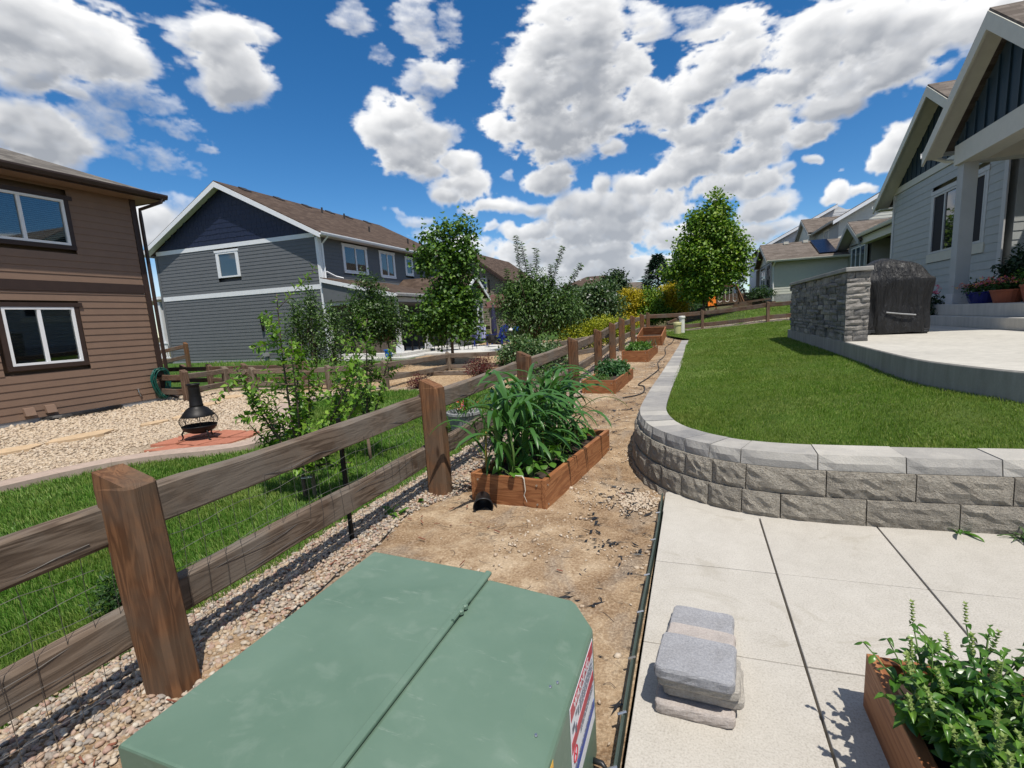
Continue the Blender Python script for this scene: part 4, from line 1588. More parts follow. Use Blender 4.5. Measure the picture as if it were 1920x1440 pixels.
walk.location = (-12, 20, .2)
for (x0, x1, y0, y1, z1) in ((GX1 + .02, -12.2, 18.6, 24.2, pz), (GX1 + .4, -11.6, 18.0, 24.2, pz - .15), (-12.0, -7.2, 19.4, 26.0, pz - .10)):
    mb = MB()
    mb.box(x0, x1, y0, y1, 0, z1)
    mb.build('slab', MT['walk'], walk, bevel=.01)
# bump-out with its own small gable
bx0, bx1, by0, by1 = GX1, -11.9, 24.2, 26.85
mb = MB()
mb.box(bx0, bx1 - .2, by0, by1, .3, 3.05)
mb.extrude([(bx1, by0, 3.05), (bx1, by1, 3.05), (bx1, (by0 + by1) / 2, 4.05)], (bx0 - bx1, 0, 0))
mb.build('bump_out', MT['grey_siding'], gh)
WB = Wall((bx1, by0, 0), (0, 1, 0), (1, 0, 0))
siding(gh, WB, .12, 2.55, .45, 3.0, .17, MT['grey_siding'], [(1.28, 2.12, 1.2, 2.95)], single=True)
window(gh, WB, 1.40, 2.0, 1.35, 2.75, MT['white_trim'], MT['white_trim'], .09, glass='glass_blue', hmull=(2.05,))
mb = MB()
wbox(mb, WB, 2.56, 2.66, .4, 3.0, 0, .03)
mb.build('corner_board', MT['cool_trim'], gh)
ym = (by0 + by1) / 2
for s_ in (-1, 1):
    ye = ym + s_ * 1.85
    roof_panel('roof', [(-11.6, ye, 3.0), (bx0, ye, 3.0), (bx0, ym, 4.25), (-11.6, ym, 4.25)], (1, 0, 0), MT['roof_brown'], gh, .05)
    mb = MB()
    mb.hexa([(-11.60, ye, 2.78), (-11.60, ye, 2.945), (-11.55, ye, 2.945), (-11.55, ye, 2.78)],
            [(-11.60, ym, 4.0), (-11.60, ym, 4.19), (-11.55, ym, 4.19), (-11.55, ym, 4.0)])
    mb.build('rake_board', MT['white_trim'], gh)
# wall fittings
mb = MB()
wbox(mb, WG, 3.73, 3.87, 2.05, 2.40, .03, .15)
mb.lathe([(.0, 0), (.06, .08), (.07, .35), (0, .35)], (GX1 - 3.80, GY0 - .1, 1.66), 8)
mb.build('wall_lamp', MT['black_metal'], gh)
mb = MB()
wbox(mb, WG, 3.7, 3.92, .45, .62, .02, .22)
wbox(mb, WG, 3.78, 3.86, .10, .45, .03, .10)
mb.build('utility_box', MT['foundation'], gh)
mb = MB()
mb.lathe([(0, .05), (.12, .035), (.22, 0.0), (.29, -.05), (.30, -.06), (.22, -.02), (.12, .015), (0, .03)], (0, 0, 0), 16)
dish = mb.build('satellite_dish', MT['foundation'], gh, local=True)
dish.location = (4.75, -.38, 2.35)
dish.rotation_euler = (RAD(105), 0, RAD(25))
board('dish_arm', (GX1 - .55, GY0 - .02, 2.2), (-16.78, GY0 - .36, 2.62), .03, .03, MT['black_metal'], gh)
# front porch of the grey house seen past the brown house's corner
mb = MB()
mb.hexa([(-28.6, 18.75, 3.42), (GX0 - .02, 18.75, 3.62), (GX0 - .02, 21.0, 3.62), (-28.6, 21.0, 3.42)],
        [(-28.6, 18.75, 3.57), (GX0 - .02, 18.75, 3.77), (GX0 - .02, 21.0, 3.77), (-28.6, 21.0, 3.57)])
mb.build('entry_roof', MT['white_trim'], gh)
for x in (-27.0, -28.5):
    mb = MB()
    mb.box(x - .08, x + .08, 18.85, 19.01, .9, 3.5)
    mb.build('entry_post', MT['white_trim'], gh)
mb = MB()
mb.box(-28.6, -26.75, 18.82, 18.9, 1.28, 1.36)
mb.box(-28.6, -26.75, 18.82, 18.9, .50, .56)
rail_ = mb.build('entry_railing', MT['white_trim'], gh)
for k in range(13):
    mb = MB()
    mb.box(-28.55 + k * .14, -28.51 + k * .14, 18.84, 18.88, .56, 1.28)
    mb.build('baluster', MT['white_trim'], rail_)

# ================================================================== right-hand house (pale grey, teal gables)
rh = thing('pale_grey_house', 'pale grey lap-sided house with dark teal gables, porch pillar and concrete steps', 'house', (8.0, 20, 1.4))
HX, HY0, HY1 = 8.0, 17.04, 25.2
mb = MB()
mb.box(HX + .2, 20, HY0, HY1, .3, 5.95)
mb.extrude([(HX + .001, HY0, 5.95), (HX + .001, HY1, 5.95), (HX + .001, 21.1, 8.55)], (11, 0, 0))
mb.build('wall', MT['pale_siding'], rh)
mb = MB()
mb.box(9.2, 20, 3.0, HY0 - .02, .3, 5.9)
mb.build('wall', MT['pale_siding'], rh)
WH = Wall((HX, HY0, 0), (0, 1, 0), (-1, 0, 0))
hw = (1.10, 4.42, 3.17, 5.15)
siding(rh, WH, .20, 7.98, 1.44, 5.92, .235, MT['pale_siding'], [(hw[0] - .12, hw[1] + .12, hw[2] - .32, hw[3] + .18)])
for a in (-.0, 7.985):
    mb = MB()
    wbox(mb, WH, a, a + .19, 1.44, 5.92, 0, .04)
    mb.build('corner_board', MT['cool_trim'], rh)
mb = MB()
wbox(mb, WH, .0, 8.17, 5.925, 6.16, 0, .045)
mb.build('band_board', MT['cream_trim'], rh)
window(rh, WH, *hw, MT['cool_trim'], MT['cool_trim'], .14, mulls=(1.96, 3.56), glass='glass_dark', trims='lrt', fw=.07, head=.03, panes=('screen', 'glass_dark', 'screen'))
mb = MB()
wbox(mb, WH, hw[0] - .2, hw[1] + .2, hw[2] - .30, hw[2] - .01, 0, .045)
mb.build('sill_trim', MT['cream_trim'], rh)
# board-and-batten gable
mb = MB()
mb.face([WH.p(.05, 6.16, .012), WH.p(8.1, 6.16, .012), WH.p(4.07, 8.62, .012)])
mb.build('gable_panel', MT['teal'], rh)
for k in range(19):
    a = .35 + k * .41
    zt = 6.16 + (8.62 - 6.16) * (1 - abs(a - 4.07) / 4.03) - .12
    if zt > 6.25:
        mb = MB()
        wbox(mb, WH, a - .03, a + .03, 6.165, zt, .012, .035)
        mb.build('batten', MT['teal'], rh)
# recessed wing right of the corner
W9 = Wall((9.2, 3.0, 0), (0, 1, 0), (-1, 0, 0))
siding(rh, W9, 0, 14.0, 1.46, 5.7, .235, MT['pale_siding'], [(9.0, 11.5, 1.4, 4.2)])
mb = MB()
wbox(mb, W9, 9.0, 11.5, 1.46, 4.15, -.02, .03)
mb.build('patio_door', MT['glass_dark'], rh)
Wr = Wall((HX, HY0, 0), (1, 0, 0), (0, -1, 0))
siding(rh, Wr, .18, 1.2, 1.44, 5.9, .235, MT['pale_siding'], ())


def gable_roof_x(parent, xf, xb, ym, half, z_e, z_r, roof, fascia, soff, fw=.26, th=.06, wall_x=None):
    """gable roof with its ridge along X, end face at xf; returns nothing"""
    for s_ in (-1, 1):
        ye = ym + s_ * half
        roof_panel('roof', [(xf, ye, z_e), (xb, ye, z_e), (xb, ym, z_r), (xf, ym, z_r)], (1, 0, 0), roof, parent, th)
        mb = MB()
        mb.hexa([(xf - .03, ye, z_e - th - fw), (xf - .03, ye, z_e - th + .01), (xf + .02, ye, z_e - th + .01), (xf + .02, ye, z_e - th - fw)],
                [(xf - .03, ym, z_r - th - fw * 1.12), (xf - .03, ym, z_r - th + .01), (xf + .02, ym, z_r - th + .01), (xf + .02, ym, z_r - th - fw * 1.12)])
        mb.build('rake_board', fascia, parent)
        mb = MB()
        x2 = wall_x if wall_x is not None else xf + 1
        mb.hexa([(xf + .022, ye, z_e - th - .16), (x2, ye, z_e - th - .16), (x2, ye, z_e - th - .12), (xf + .022, ye, z_e - th - .12)],
                [(xf + .022, ym, z_r - th - .17), (x2, ym, z_r - th - .17), (x2, ym, z_r - th - .13), (xf + .022, ym, z_r - th - .13)])
        mb.build('rake_soffit', soff, parent)


gable_roof_x(rh, 7.45, 16, 21.1, 4.75, 5.72, 8.72, MT['roof_tan'], MT['cream_trim'], MT['cream_trim'], .28, wall_x=7.98)
mb = MB()
mb.box(7.5, 20, 25.2, 25.75, 5.42, 5.46)
mb.build('eave_soffit', MT['cream_trim'], rh)
gutter(rh, (7.42, 25.86, 5.72), (16, 25.86, 5.72), (0, 1, 0), MT['cool_trim'], .12, .13)
# porch in front of it
pm, ph_, pze, pzr = 13.45, 2.72, 5.42, 7.42
gable_roof_x(rh, 5.72, 14, pm, ph_, pze, pzr, MT['roof_tan'], MT['cream_trim'], MT['cream_trim'], .30, wall_x=6.12)
mb = MB()
mb.face([(6.16, pm - 2.2, 5.30), (6.16, pm + 2.2, 5.30), (6.16, pm, 7.0)])
mb.build('gable_panel', MT['teal'], rh)
for k in range(11):
    y = pm - 2.0 + k * .4
    zt = 5.30 + (7.0 - 5.30) * (1 - abs(y - pm) / 2.2) - .05
    if zt > 5.4:
        mb = MB()
        mb.box(6.125, 6.158, y - .03, y + .03, 5.31, zt)
        mb.build('batten', MT['teal'], rh)
board('porch_beam', (6.34, pm - 2.0, 5.06), (6.34, pm + 2.0, 5.06), .46, .46, MT['cream_trim'], rh)
for y in (pm - 1.83, pm + 1.83):
    board('porch_beam', (6.58, y, 5.06), (9.2, y, 5.06), .42, .44, MT['cream_trim'], rh)
    mb = MB()
    mb.box(6.16, 6.52, y - .18, y + .18, 1.46, 1.72)
    mb.build('pillar_base', MT['cool_trim'], rh, bevel=.008)
    mb = MB()
    mb.box(6.19, 6.49, y - .15, y + .15, 1.723, 4.83)
    mb.build('pillar', MT['pale_siding'], rh, bevel=.006)
mb = MB()
mb.box(6.6, 9.2, pm - 1.6, pm + 1.6, 5.28, 5.31)
mb.build('porch_ceiling', MT['cream_trim'], rh)
gutter(rh, (5.70, pm + ph_ + .01, pze), (8.0, pm + ph_ + .01, pze), (0, 1, 0), MT['cool_trim'], .13, .14)
downspout(rh, [(5.9, pm + ph_ + .06, 5.28), (6.2, pm + ph_ - .1, 5.1), (6.33, pm + 2.08, 4.95)], MT['cream_trim'], .045)

# ================================================================== houses further off
def stuff_siding(house, w, a0, a1, z0, z1, exp, mat, holes=(), clip=None, proud=.022):
    siding(house, w, a0, a1, z0, z1, exp, mat, holes, clip, single=False, proud=proud)


ch = thing('cream_house', 'cream lap-sided house beyond the back fence with tan roofs, solar panel and dark porch', 'house', (9, 36, 1.9))
# single-storey wing facing the camera
mb = MB()
mb.box(5.03, 9.4, 36.02, 42.4, 1.6, 4.55)
mb.extrude([(4.83, 36.02, 4.55), (4.83, 42.4, 4.55), (4.83, 39.2, 5.75)], (4.6, 0, 0))
mb.build('wing', MT['cream_siding'], ch)
mb = MB()
mb.box(4.85, 9.4, 35.99, 42.3, 1.4, 2.36)
mb.build('foundation', MT['foundation'], ch)
Wc = Wall((4.83, 36.02, 0), (1, 0, 0), (0, -1, 0))
stuff_siding(ch, Wc, .1, 4.5, 2.38, 4.5, .165, MT['cream_siding'])
We = Wall((4.83, 36.02, 0), (0, 1, 0), (-1, 0, 0))
stuff_siding(ch, We, .1, 6.3, 2.38, 4.5, .165, MT['mid_siding'], [(.7, 2.3, 2.9, 4.3), (3.2, 5.6, 2.2, 4.3)])
window(ch, We, .8, 2.2, 3.0, 4.2, MT['black_metal'], None, glass='glass_blue', mulls=(1.5,))
window(ch, We, 3.3, 5.5, 2.2, 4.2, MT['white_trim'], None, glass='glass_dark', mulls=(4.4,))
mb = MB()
wbox(mb, Wc, -.02, .1, 2.3, 4.5, 0, .04)
mb.build('corner_board', MT['cream_trim'], ch)
for s_ in (-1, 1):
    ye = 39.2 + s_ * 3.65
    roof_panel('roof', [(4.45, ye, 4.55), (9.5, ye, 4.55), (9.5, 39.2, 5.95), (4.45, 39.2, 5.95)], (1, 0, 0), MT['roof_tan'], ch, .05)
    mb = MB()
    mb.hexa([(4.42, ye, 4.28), (4.42, ye, 4.5), (4.47, ye, 4.5), (4.47, ye, 4.28)], [(4.42, 39.2, 5.66), (4.42, 39.2, 5.9), (4.47, 39.2, 5.9), (4.47, 39.2, 5.66)])
    mb.build('rake_board', MT['mid_siding'], ch)
gutter(ch, (4.45, 35.55, 4.55), (9.4, 35.55, 4.55), (0, -1, 0), MT['cream_trim'], .12, .13)
downspout(ch, [(4.95, 35.5, 4.42), (4.9, 35.93, 4.2), (4.9, 35.93, 1.6)], MT['white_trim'], .05)
mb = MB()
mb.hexa([(7.55, 36.0, 4.78), (8.55, 36.0, 4.78), (8.55, 38.9, 5.91), (7.55, 38.9, 5.91)], [(7.55, 36.0, 4.82), (8.55, 36.0, 4.82), (8.55, 38.9, 5.95), (7.55, 38.9, 5.95)])
mb.build('solar_panel', MT['solar'], ch)
for x in (5.9, 7.1):
    mb = MB()
    mb.box(x, x + .3, 38.7, 39.0, 5.8, 5.98)
    mb.build('roof_vent', MT['cream_trim'], ch)
# two-storey block, gable end towards the camera
mb = MB()
mb.box(9.4, 20, 40.02, 52, 1.5, 7.3)
mb.extrude([(9.4, 40.02, 7.3), (20, 40.02, 7.3), (14.7, 40.02, 10.3)], (0, 12, 0))
mb.build('main_block', MT['mid_siding'], ch)
Wm = Wall((9.4, 40.02, 0), (1, 0, 0), (0, -1, 0))
stuff_siding(ch, Wm, .1, 8, 4.6, 9.9, .18, MT['cream_siding'], [(1.2, 1.9, 6.75, 7.05)], clip=lambda z: (max(.1, (z - 7.3) / .566), 8))
mb = MB()
wbox(mb, Wm, 1.2, 1.9, 6.78, 7.02, .0, .05)
mb.build('gable_vent', MT['vent'], ch)
Ws = Wall((9.4, 40.02, 0), (0, 1, 0), (-1, 0, 0))
stuff_siding(ch, Ws, .1, 12, 5.6, 7.25, .18, MT['mid_siding'], [(2.0, 3.6, 6.2, 7.0)])
window(ch, Ws, 2.1, 3.5, 6.25, 6.95, MT['cream_trim'], MT['cream_trim'], .1, glass='glass_dark', mulls=(2.8,))
roof_panel('roof', [(9.05, 39.6, 7.25), (9.05, 52, 7.25), (14.7, 52, 10.45), (14.7, 39.6, 10.45)], (0, 1, 0), MT['roof_tan'], ch, .06)
mb = MB()
mb.hexa([(9.05, 39.56, 6.95), (9.05, 39.56, 7.19), (9.05, 39.62, 7.19), (9.05, 39.62, 6.95)], [(14.7, 39.56, 10.12), (14.7, 39.56, 10.38), (14.7, 39.62, 10.38), (14.7, 39.62, 10.12)])
mb.build('rake_board', MT['white_trim'], ch)
mb = MB()
mb.hexa([(9.05, 39.6, 7.05), (9.05, 40.0, 7.05), (9.05, 40.0, 7.09), (9.05, 39.6, 7.09)], [(14.7, 39.6, 10.25), (14.7, 40.0, 10.25), (14.7, 40.0, 10.29), (14.7, 39.6, 10.29)])
mb.build('rake_soffit', MT['cream_trim'], ch)
gutter(ch, (9.05, 39.6, 7.22), (9.05, 46, 7.22), (-1, 0, 0), MT['mid_siding'], .12, .14)
# upper cross gable
gable_roof_x(ch, 8.7, 12, 48.6, 2.9, 7.35, 8.8, MT['roof_tan'], MT['mid_siding'], MT['mid_siding'], .22, wall_x=9.2)
mb = MB()
mb.box(8.95, 12, 46.4, 50.8, 5.5, 7.3)
mb.extrude([(8.95, 46.4, 7.3), (8.95, 50.8, 7.3), (8.95, 48.6, 8.5)], (3, 0, 0))
mb.build('cross_gable', MT['cream_siding'], ch)
# porch side facing the path
K = 1.13


def kx(x):
    return x * K


def kz(z):
    return 1.65 + (z - 1.65) * K


mb = MB()
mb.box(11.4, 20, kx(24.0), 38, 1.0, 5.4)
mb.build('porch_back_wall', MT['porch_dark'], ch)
mb = MB()
mb.box(kx(8.1) + .2, 13, kx(28.65), 36.0, 1.3, kz(4.62))
mb.extrude([(kx(8.1), kx(28.65), kz(4.62)), (kx(8.1), kx(31.9), kz(4.62)), (kx(8.1), kx(30.27), kz(5.45))], (4, 0, 0))
mb.build('bump_out', MT['mid_siding'], ch)
Wp = Wall((kx(8.1), kx(28.65), 0), (0, 1, 0), (-1, 0, 0))
stuff_siding(ch, Wp, 0, 3.6, 1.5, kz(4.6), .2, MT['mid_siding'], [(.25, 3.1, 3.2, kz(4.55))])
window(ch, Wp, .38, 2.95, 2.2, kz(4.45), MT['white_trim'], MT['mid_siding'], .1, glass='glass_blue', mulls=(1.25, 2.1))
gable_roof_x(ch, kx(7.6), 13, kx(30.27), 2.3, kz(4.62), kz(5.75), MT['roof_tan'], MT['mid_siding'], MT['mid_siding'], .24, wall_x=kx(8.1))
roof_panel('roof', [(kx(7.62), 26.3, kz(4.86)), (kx(7.62), kx(28.4), kz(4.86)), (kx(10.6), kx(28.4), kz(6.2)), (kx(10.6), 26.3, kz(6.2))], (0, 1, 0), MT['roof_tan'], ch, .06)
roof_panel('roof', [(kx(7.62), kx(28.4), kz(4.86)), (kx(9.0), kx(31), kz(5.6)), (kx(10.6), kx(28.4), kz(6.2))], (0, 1, 0), MT['roof_tan'], ch, .06)
gutter(ch, (kx(7.62), 26.3, kz(4.86)), (kx(7.62), kx(28.4), kz(4.86)), (-1, 0, 0), MT['cream_trim'], .14, .16)
board('porch_beam', (kx(7.9), 26.5, kz(4.56)), (kx(7.9), kx(28.5), kz(4.56)), .34, .38, MT['cream_trim'], ch)
mb = MB()
mb.box(kx(8.05), 11.4, 26.5, kx(28.5), kz(4.72), kz(4.76))
mb.build('porch_ceiling', MT['porch_dark'], ch)
mb = MB()
mb.box(11.32, 11.38, 26.6, 29.6, 1.6, 4.4)
mb.build('patio_door', MT['glass_dark'], ch)
for y in (26.6, 28.1, 29.55):
    mb = MB()
    mb.box(11.25, 11.32, y - .06, y + .06, 1.6, 4.5)
    mb.build('door_frame', MT['cream_trim'], ch)

th3 = thing('white_house', 'pale grey house farthest along the right-hand row, its gable above the cream house wing', 'house', (7, 52, 2.5))
mb = MB()
mb.box(6.2, 18, 52, 64, 2.0, 7.2)
mb.extrude([(6.2, 52, 7.2), (18, 52, 7.2), (12.1, 52, 10.2)], (0, 12, 0))
mb.build('wall', MT['white_siding'], th3)
Wt = Wall((6.2, 52, 0), (1, 0, 0), (0, -1, 0))
stuff_siding(th3, Wt, 0, 8, 5.0, 9.8, .2, MT['white_siding'], clip=lambda z: (max(0, (z - 7.2) / .51), 8))
roof_panel('roof', [(5.7, 51.6, 7.0), (5.7, 64, 7.0), (12.1, 64, 10.3), (12.1, 51.6, 10.3)], (0, 1, 0), MT['roof_tan'], th3, .06)
mb = MB()
mb.hexa([(5.7, 51.56, 6.72), (5.7, 51.56, 6.95), (5.7, 51.62, 6.95), (5.7, 51.62, 6.72)], [(12.1, 51.56, 10.0), (12.1, 51.56, 10.25), (12.1, 51.62, 10.25), (12.1, 51.62, 10.0)])
mb.build('rake_board', MT['white_trim'], th3)
Wl = Wall((6.2, 52, 0), (0, 1, 0), (-1, 0, 0))
window(th3, Wl, .8, 2.2, 5.8, 6.9, MT['white_trim'], MT['white_trim'], .1, glass='glass_dark', mulls=(1.5,))
roof_panel('porch_roof', [(3.7, 50.6, 5.25), (6.2, 49.0, 5.95), (6.2, 57, 5.95), (3.7, 57, 5.25)], (0, 1, 0), MT['roof_tan'], th3, .06)
board('rake_board', (3.7, 50.55, 5.12), (6.2, 48.95, 5.82), .05, .2, MT['white_trim'], th3)
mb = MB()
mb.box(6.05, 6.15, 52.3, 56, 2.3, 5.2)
mb.build('porch_shade_panel', MT['porch_dark'], th3)  # dark panel added as the shade under the porch roof
for y in (51.0, 56):
    mb = MB()
    mb.box(3.95, 4.15, y - .1, y + .1, 2.2, 5.2)
    mb.build('porch_post', MT['white_trim'], th3)

tn = thing('tan_house', 'tan lap-sided house with brown gable roof behind the grey house', 'house', (-18, 38, 1.0))
mb = MB()
mb.box(-22.6, -14.75, 38.2, 48, .5, 4.95)
mb.extrude([(-22.6, 38, 4.95), (-14.75, 38, 4.95), (-18.0, 38, 7.25)], (0, 10, 0))
mb.build('wall', MT['tan_siding'], tn)
Wtn = Wall((-22.6, 38, 0), (1, 0, 0), (0, -1, 0))
stuff_siding(tn, Wtn, 0, 7.85, 1.2, 6.2, .19, MT['tan_siding'], [(5.6, 6.6, 3.9, 5.2)], clip=lambda z: (max(0, (z - 4.95) / .5), 7.85 - max(0, (z - 4.95) / .707)))
mb = MB()
wbox(mb, Wtn, 0, 7.8, 3.22, 3.42, 0, .04)
wbox(mb, Wtn, 2.7, 6.1, 6.2, 6.36, 0, .04)
mb.build('band_board', MT['tan_trim'], tn)
mb = MB()
mb.face([Wtn.p(2.5, 6.36, .02), Wtn.p(6.0, 6.36, .02), Wtn.p(4.6, 7.2, .02)])
mb.build('gable_panel', MT['brown_trim'], tn)
window(tn, Wtn, 5.68, 6.3, 4.05, 5.08, MT['white_trim'], MT['tan_trim'], .1, glass='glass_blue', hmull=(4.55,))
roof_panel('roof', [(-14.3, 37.6, 4.75), (-14.3, 48, 4.75), (-18.0, 48, 7.42), (-18.0, 37.6, 7.42)], (0, 1, 0), MT['roof_brown'], tn, .1)
roof_panel('roof', [(-23, 37.6, 4.75), (-23, 48, 4.75), (-18.0, 48, 7.42), (-18.0, 37.6, 7.42)], (0, 1, 0), MT['roof_brown'], tn, .1)
mb = MB()
mb.hexa([(-14.3, 37.56, 4.42), (-14.3, 37.56, 4.66), (-14.3, 37.62, 4.66), (-14.3, 37.62, 4.42)], [(-18.0, 37.56, 7.06), (-18.0, 37.56, 7.32), (-18.0, 37.62, 7.32), (-18.0, 37.62, 7.06)])
mb.build('rake_board', MT['brown_trim'], tn)

fr = thing('brown_roofed_house', 'far house with a brown hip roof showing above the shrubs', 'house', (-15, 80, 2))
mb = MB()
mb.box(-19.5, -11.5, 76, 86, 1.5, 6.2)
mb.build('wall', MT['tan_siding'], fr)
roof_panel('roof', [(-20, 75.5, 6.1), (-11, 75.5, 6.1), (-13.4, 81, 7.9), (-16.8, 81, 7.9)], (1, 0, 0), MT['roof_brown'], fr, .1)
roof_panel('roof', [(-20, 75.5, 6.1), (-16.8, 81, 7.9), (-20, 87, 6.1)], (0, 1, 0), MT['roof_brown'], fr, .1)
roof_panel('roof', [(-11, 75.5, 6.1), (-13.4, 81, 7.9), (-11, 87, 6.1)], (0, 1, 0), MT['roof_brown'], fr, .1)
Wf = Wall((-19.5, 76, 0), (1, 0, 0), (0, -1, 0))
window(fr, Wf, 4.6, 5.4, 4.9, 6.0, MT['white_trim'], MT['white_trim'], .15, glass='glass_dark')
f2 = thing('white_bungalow', 'small white house front peeping out under the far round tree', 'house', (-9, 62, 1.8))
mb = MB()
mb.box(-8.9, -6.4, 62, 70, 1.5, 4.1)
mb.build('wall', MT['white_siding'], f2)
for k in range(3):
    mb = MB()
    mb.box(-8.6 + k * .75, -8.2 + k * .75, 61.94, 61.99, 1.9, 3.7)
    mb.build('window', MT['glass_dark'], f2)
roof_panel('roof', [(-9.3, 61.6, 4.1), (-6.0, 61.6, 4.1), (-6.0, 66, 5.6), (-9.3, 66, 5.6)], (1, 0, 0), MT['roof_tan'], f2, .1)
# garden shed
sh = thing('garden_shed', 'small tan garden shed with a dark red roof beside the tan house', 'shed', (-12.2, 31, .7))
mb = MB()
mb.box(-13.2, -10.2, 31, 33.2, .4, 2.6)
mb.extrude([(-13.2, 31, 2.6), (-13.2, 33.2, 2.6), (-13.2, 32.1, 3.3)], (3, 0, 0))
mb.build('wall', MT['tan_siding'], sh)
for s_ in (-1, 1):
    roof_panel('roof', [(-13.5, 32.1 + s_ * 1.35, 2.5), (-9.9, 32.1 + s_ * 1.35, 2.5), (-9.9, 32.1, 3.4), (-13.5, 32.1, 3.4)], (1, 0, 0), MT['roof_red'], sh, .06)
mb = MB()
mb.box(-13.23, -13.08, 30.96, 31.06, .4, 2.6)
mb.box(-10.3, -10.16, 30.96, 31.06, .4, 2.6)
mb.build('corner_board', MT['tan_trim'], sh)

# ================================================================== fences
def split_post(fence, x, y, z0, z1, w=.20, d=.15, mat='post', lean=(0, 0), slope='x', yaw=0.0):
    """square post with a pitched, weathered top"""
    mb = MB()
    hx_, hy_ = w / 2, d / 2
    lx, ly = lean
    t = .085
    c, s = math.cos(yaw), math.sin(yaw)

    def P(px, py, z):
        k = (z - z0) / (z1 - z0)
        ch_ = .012
        return (x + px * c - py * s + lx * k, y + px * s + py * c + ly * k, z)
    ring = []
    b_ = .02
    oct_ = [(-hx_ + b_, -hy_), (hx_ - b_, -hy_), (hx_, -hy_ + b_), (hx_, hy_ - b_), (hx_ - b_, hy_), (-hx_ + b_, hy_), (-hx_, hy_ - b_), (-hx_, -hy_ + b_)]
    zs = [z0 - .15, z0 + .02, (z0 + z1) / 2, z1 - t]
    vs, fs = [], []
    for zi in zs:
        for (a, b) in oct_:
            vs.append(P(a + rng.uniform(-.004, .004), b + rng.uniform(-.004, .004), zi))
    for i in range(len(zs) - 1):
        for k in range(8):
            fs.append((i * 8 + k, i * 8 + (k + 1) % 8, (i + 1) * 8 + (k + 1) % 8, (i + 1) * 8 + k))
    n = len(vs)
    base = (len(zs) - 1) * 8
    # pitched top
    for (a, b) in oct_:
        q = (b / hy_) if slope == 'y' else (a / hx_)
        zz = z1 - t * 1.05 * max(0, q) - t * .10 * max(0, -q)
        vs.append(P(a * .93, b * .93, zz))
    for k in range(8):
        fs.append((base + k, base + (k + 1) % 8, n + (k + 1) % 8, n + k))
    fs.append(tuple(range(n, n + 8)))
    mb._add(vs, fs)
    return mb.build('post', MT[mat], fence, smooth=False)


def rail(fence, p, q, h=.175, t=.075, mat='rail', sag=.012, n=5, wob=.008):
    """weathered rail: a bar with a slight sag, eased arrises and uneven edges"""
    p, q = Vector(p), Vector(q)
    d = (q - p).normalized()
    s = d.cross(Vector((0, 0, 1))).normalized()
    u = s.cross(d)
    prof = [(-t / 2, -h / 2 + .012), (-t / 2 + .012, -h / 2), (t / 2 - .012, -h / 2), (t / 2, -h / 2 + .012), (t / 2, h / 2 - .014), (t / 2 - .014, h / 2), (-t / 2 + .014, h / 2), (-t / 2, h / 2 - .014)]
    vs, fs = [], []
    for i in range(n + 1):
        k = i / n
        c = p.lerp(q, k) - Vector((0, 0, sag * 4 * k * (1 - k)))
        for a, b in prof:
            vs.append(c + s * (a + rng.uniform(-wob, wob) * .4) + u * (b + rng.uniform(-wob, wob) * .7))
    m_ = len(prof)
    for i in range(n):
        for k in range(m_):
            fs.append((i * m_ + k, i * m_ + (k + 1) % m_, (i + 1) * m_ + (k + 1) % m_, (i + 1) * m_ + k))
    fs.append(tuple(range(m_ - 1, -1, -1)))
    fs.append(tuple(range(n * m_, (n + 1) * m_)))
    mb = MB()
    mb._add(vs, fs)
    return mb.build('rail', MT[mat], fence, smooth=False)


FX = -2.35
RX = FX - .135
mf = thing('rail_fence', 'long weathered two-rail wooden fence with wire mesh along the bare soil path', 'fence', (FX, 5, 0))
PY = [-1.25, 1.42, 4.02, 6.67, 9.69, 12.45, 14.78, 16.8, 20.05, 23.8, 27.0]
PT = [1.08, 1.10, 1.135, 1.19, 1.23, 1.30, 1.41, 1.52, 1.56, 1.60, 1.66]
for i, y in enumerate(PY):
    z0 = g1(FX + .1, y)
    if i == 1:
        split_post(mf, FX - .0, y, -.02, 1.10, .20, .145, 'post', lean=(-.035, -.03), yaw=.12)
    else:
        split_post(mf, FX, y, z0, PT[i], .20 if i < 5 else .19, .15, 'post' if i % 3 != 1 else 'post', lean=(rng.uniform(-.015, .015), rng.uniform(-.015, .015)))
for i in range(len(PY) - 1):
    za, zb = PT[i], PT[i + 1]
    if i < 2:
        ta, tb, ba, bb = za - .235, zb - .255, za - .735, zb - .755
    else:
        ta, tb, ba, bb = za - .25, zb - .25, za - .755, zb - .755
    for (a, b) in ((ta, tb), (ba, bb)):
        rail(mf, (RX + rng.uniform(-.006, .006), PY[i] - .0, a), (RX + rng.uniform(-.006, .006), PY[i + 1] - .006, b), .185, .085, 'rail', sag=rng.uniform(.0, .015), n=9)
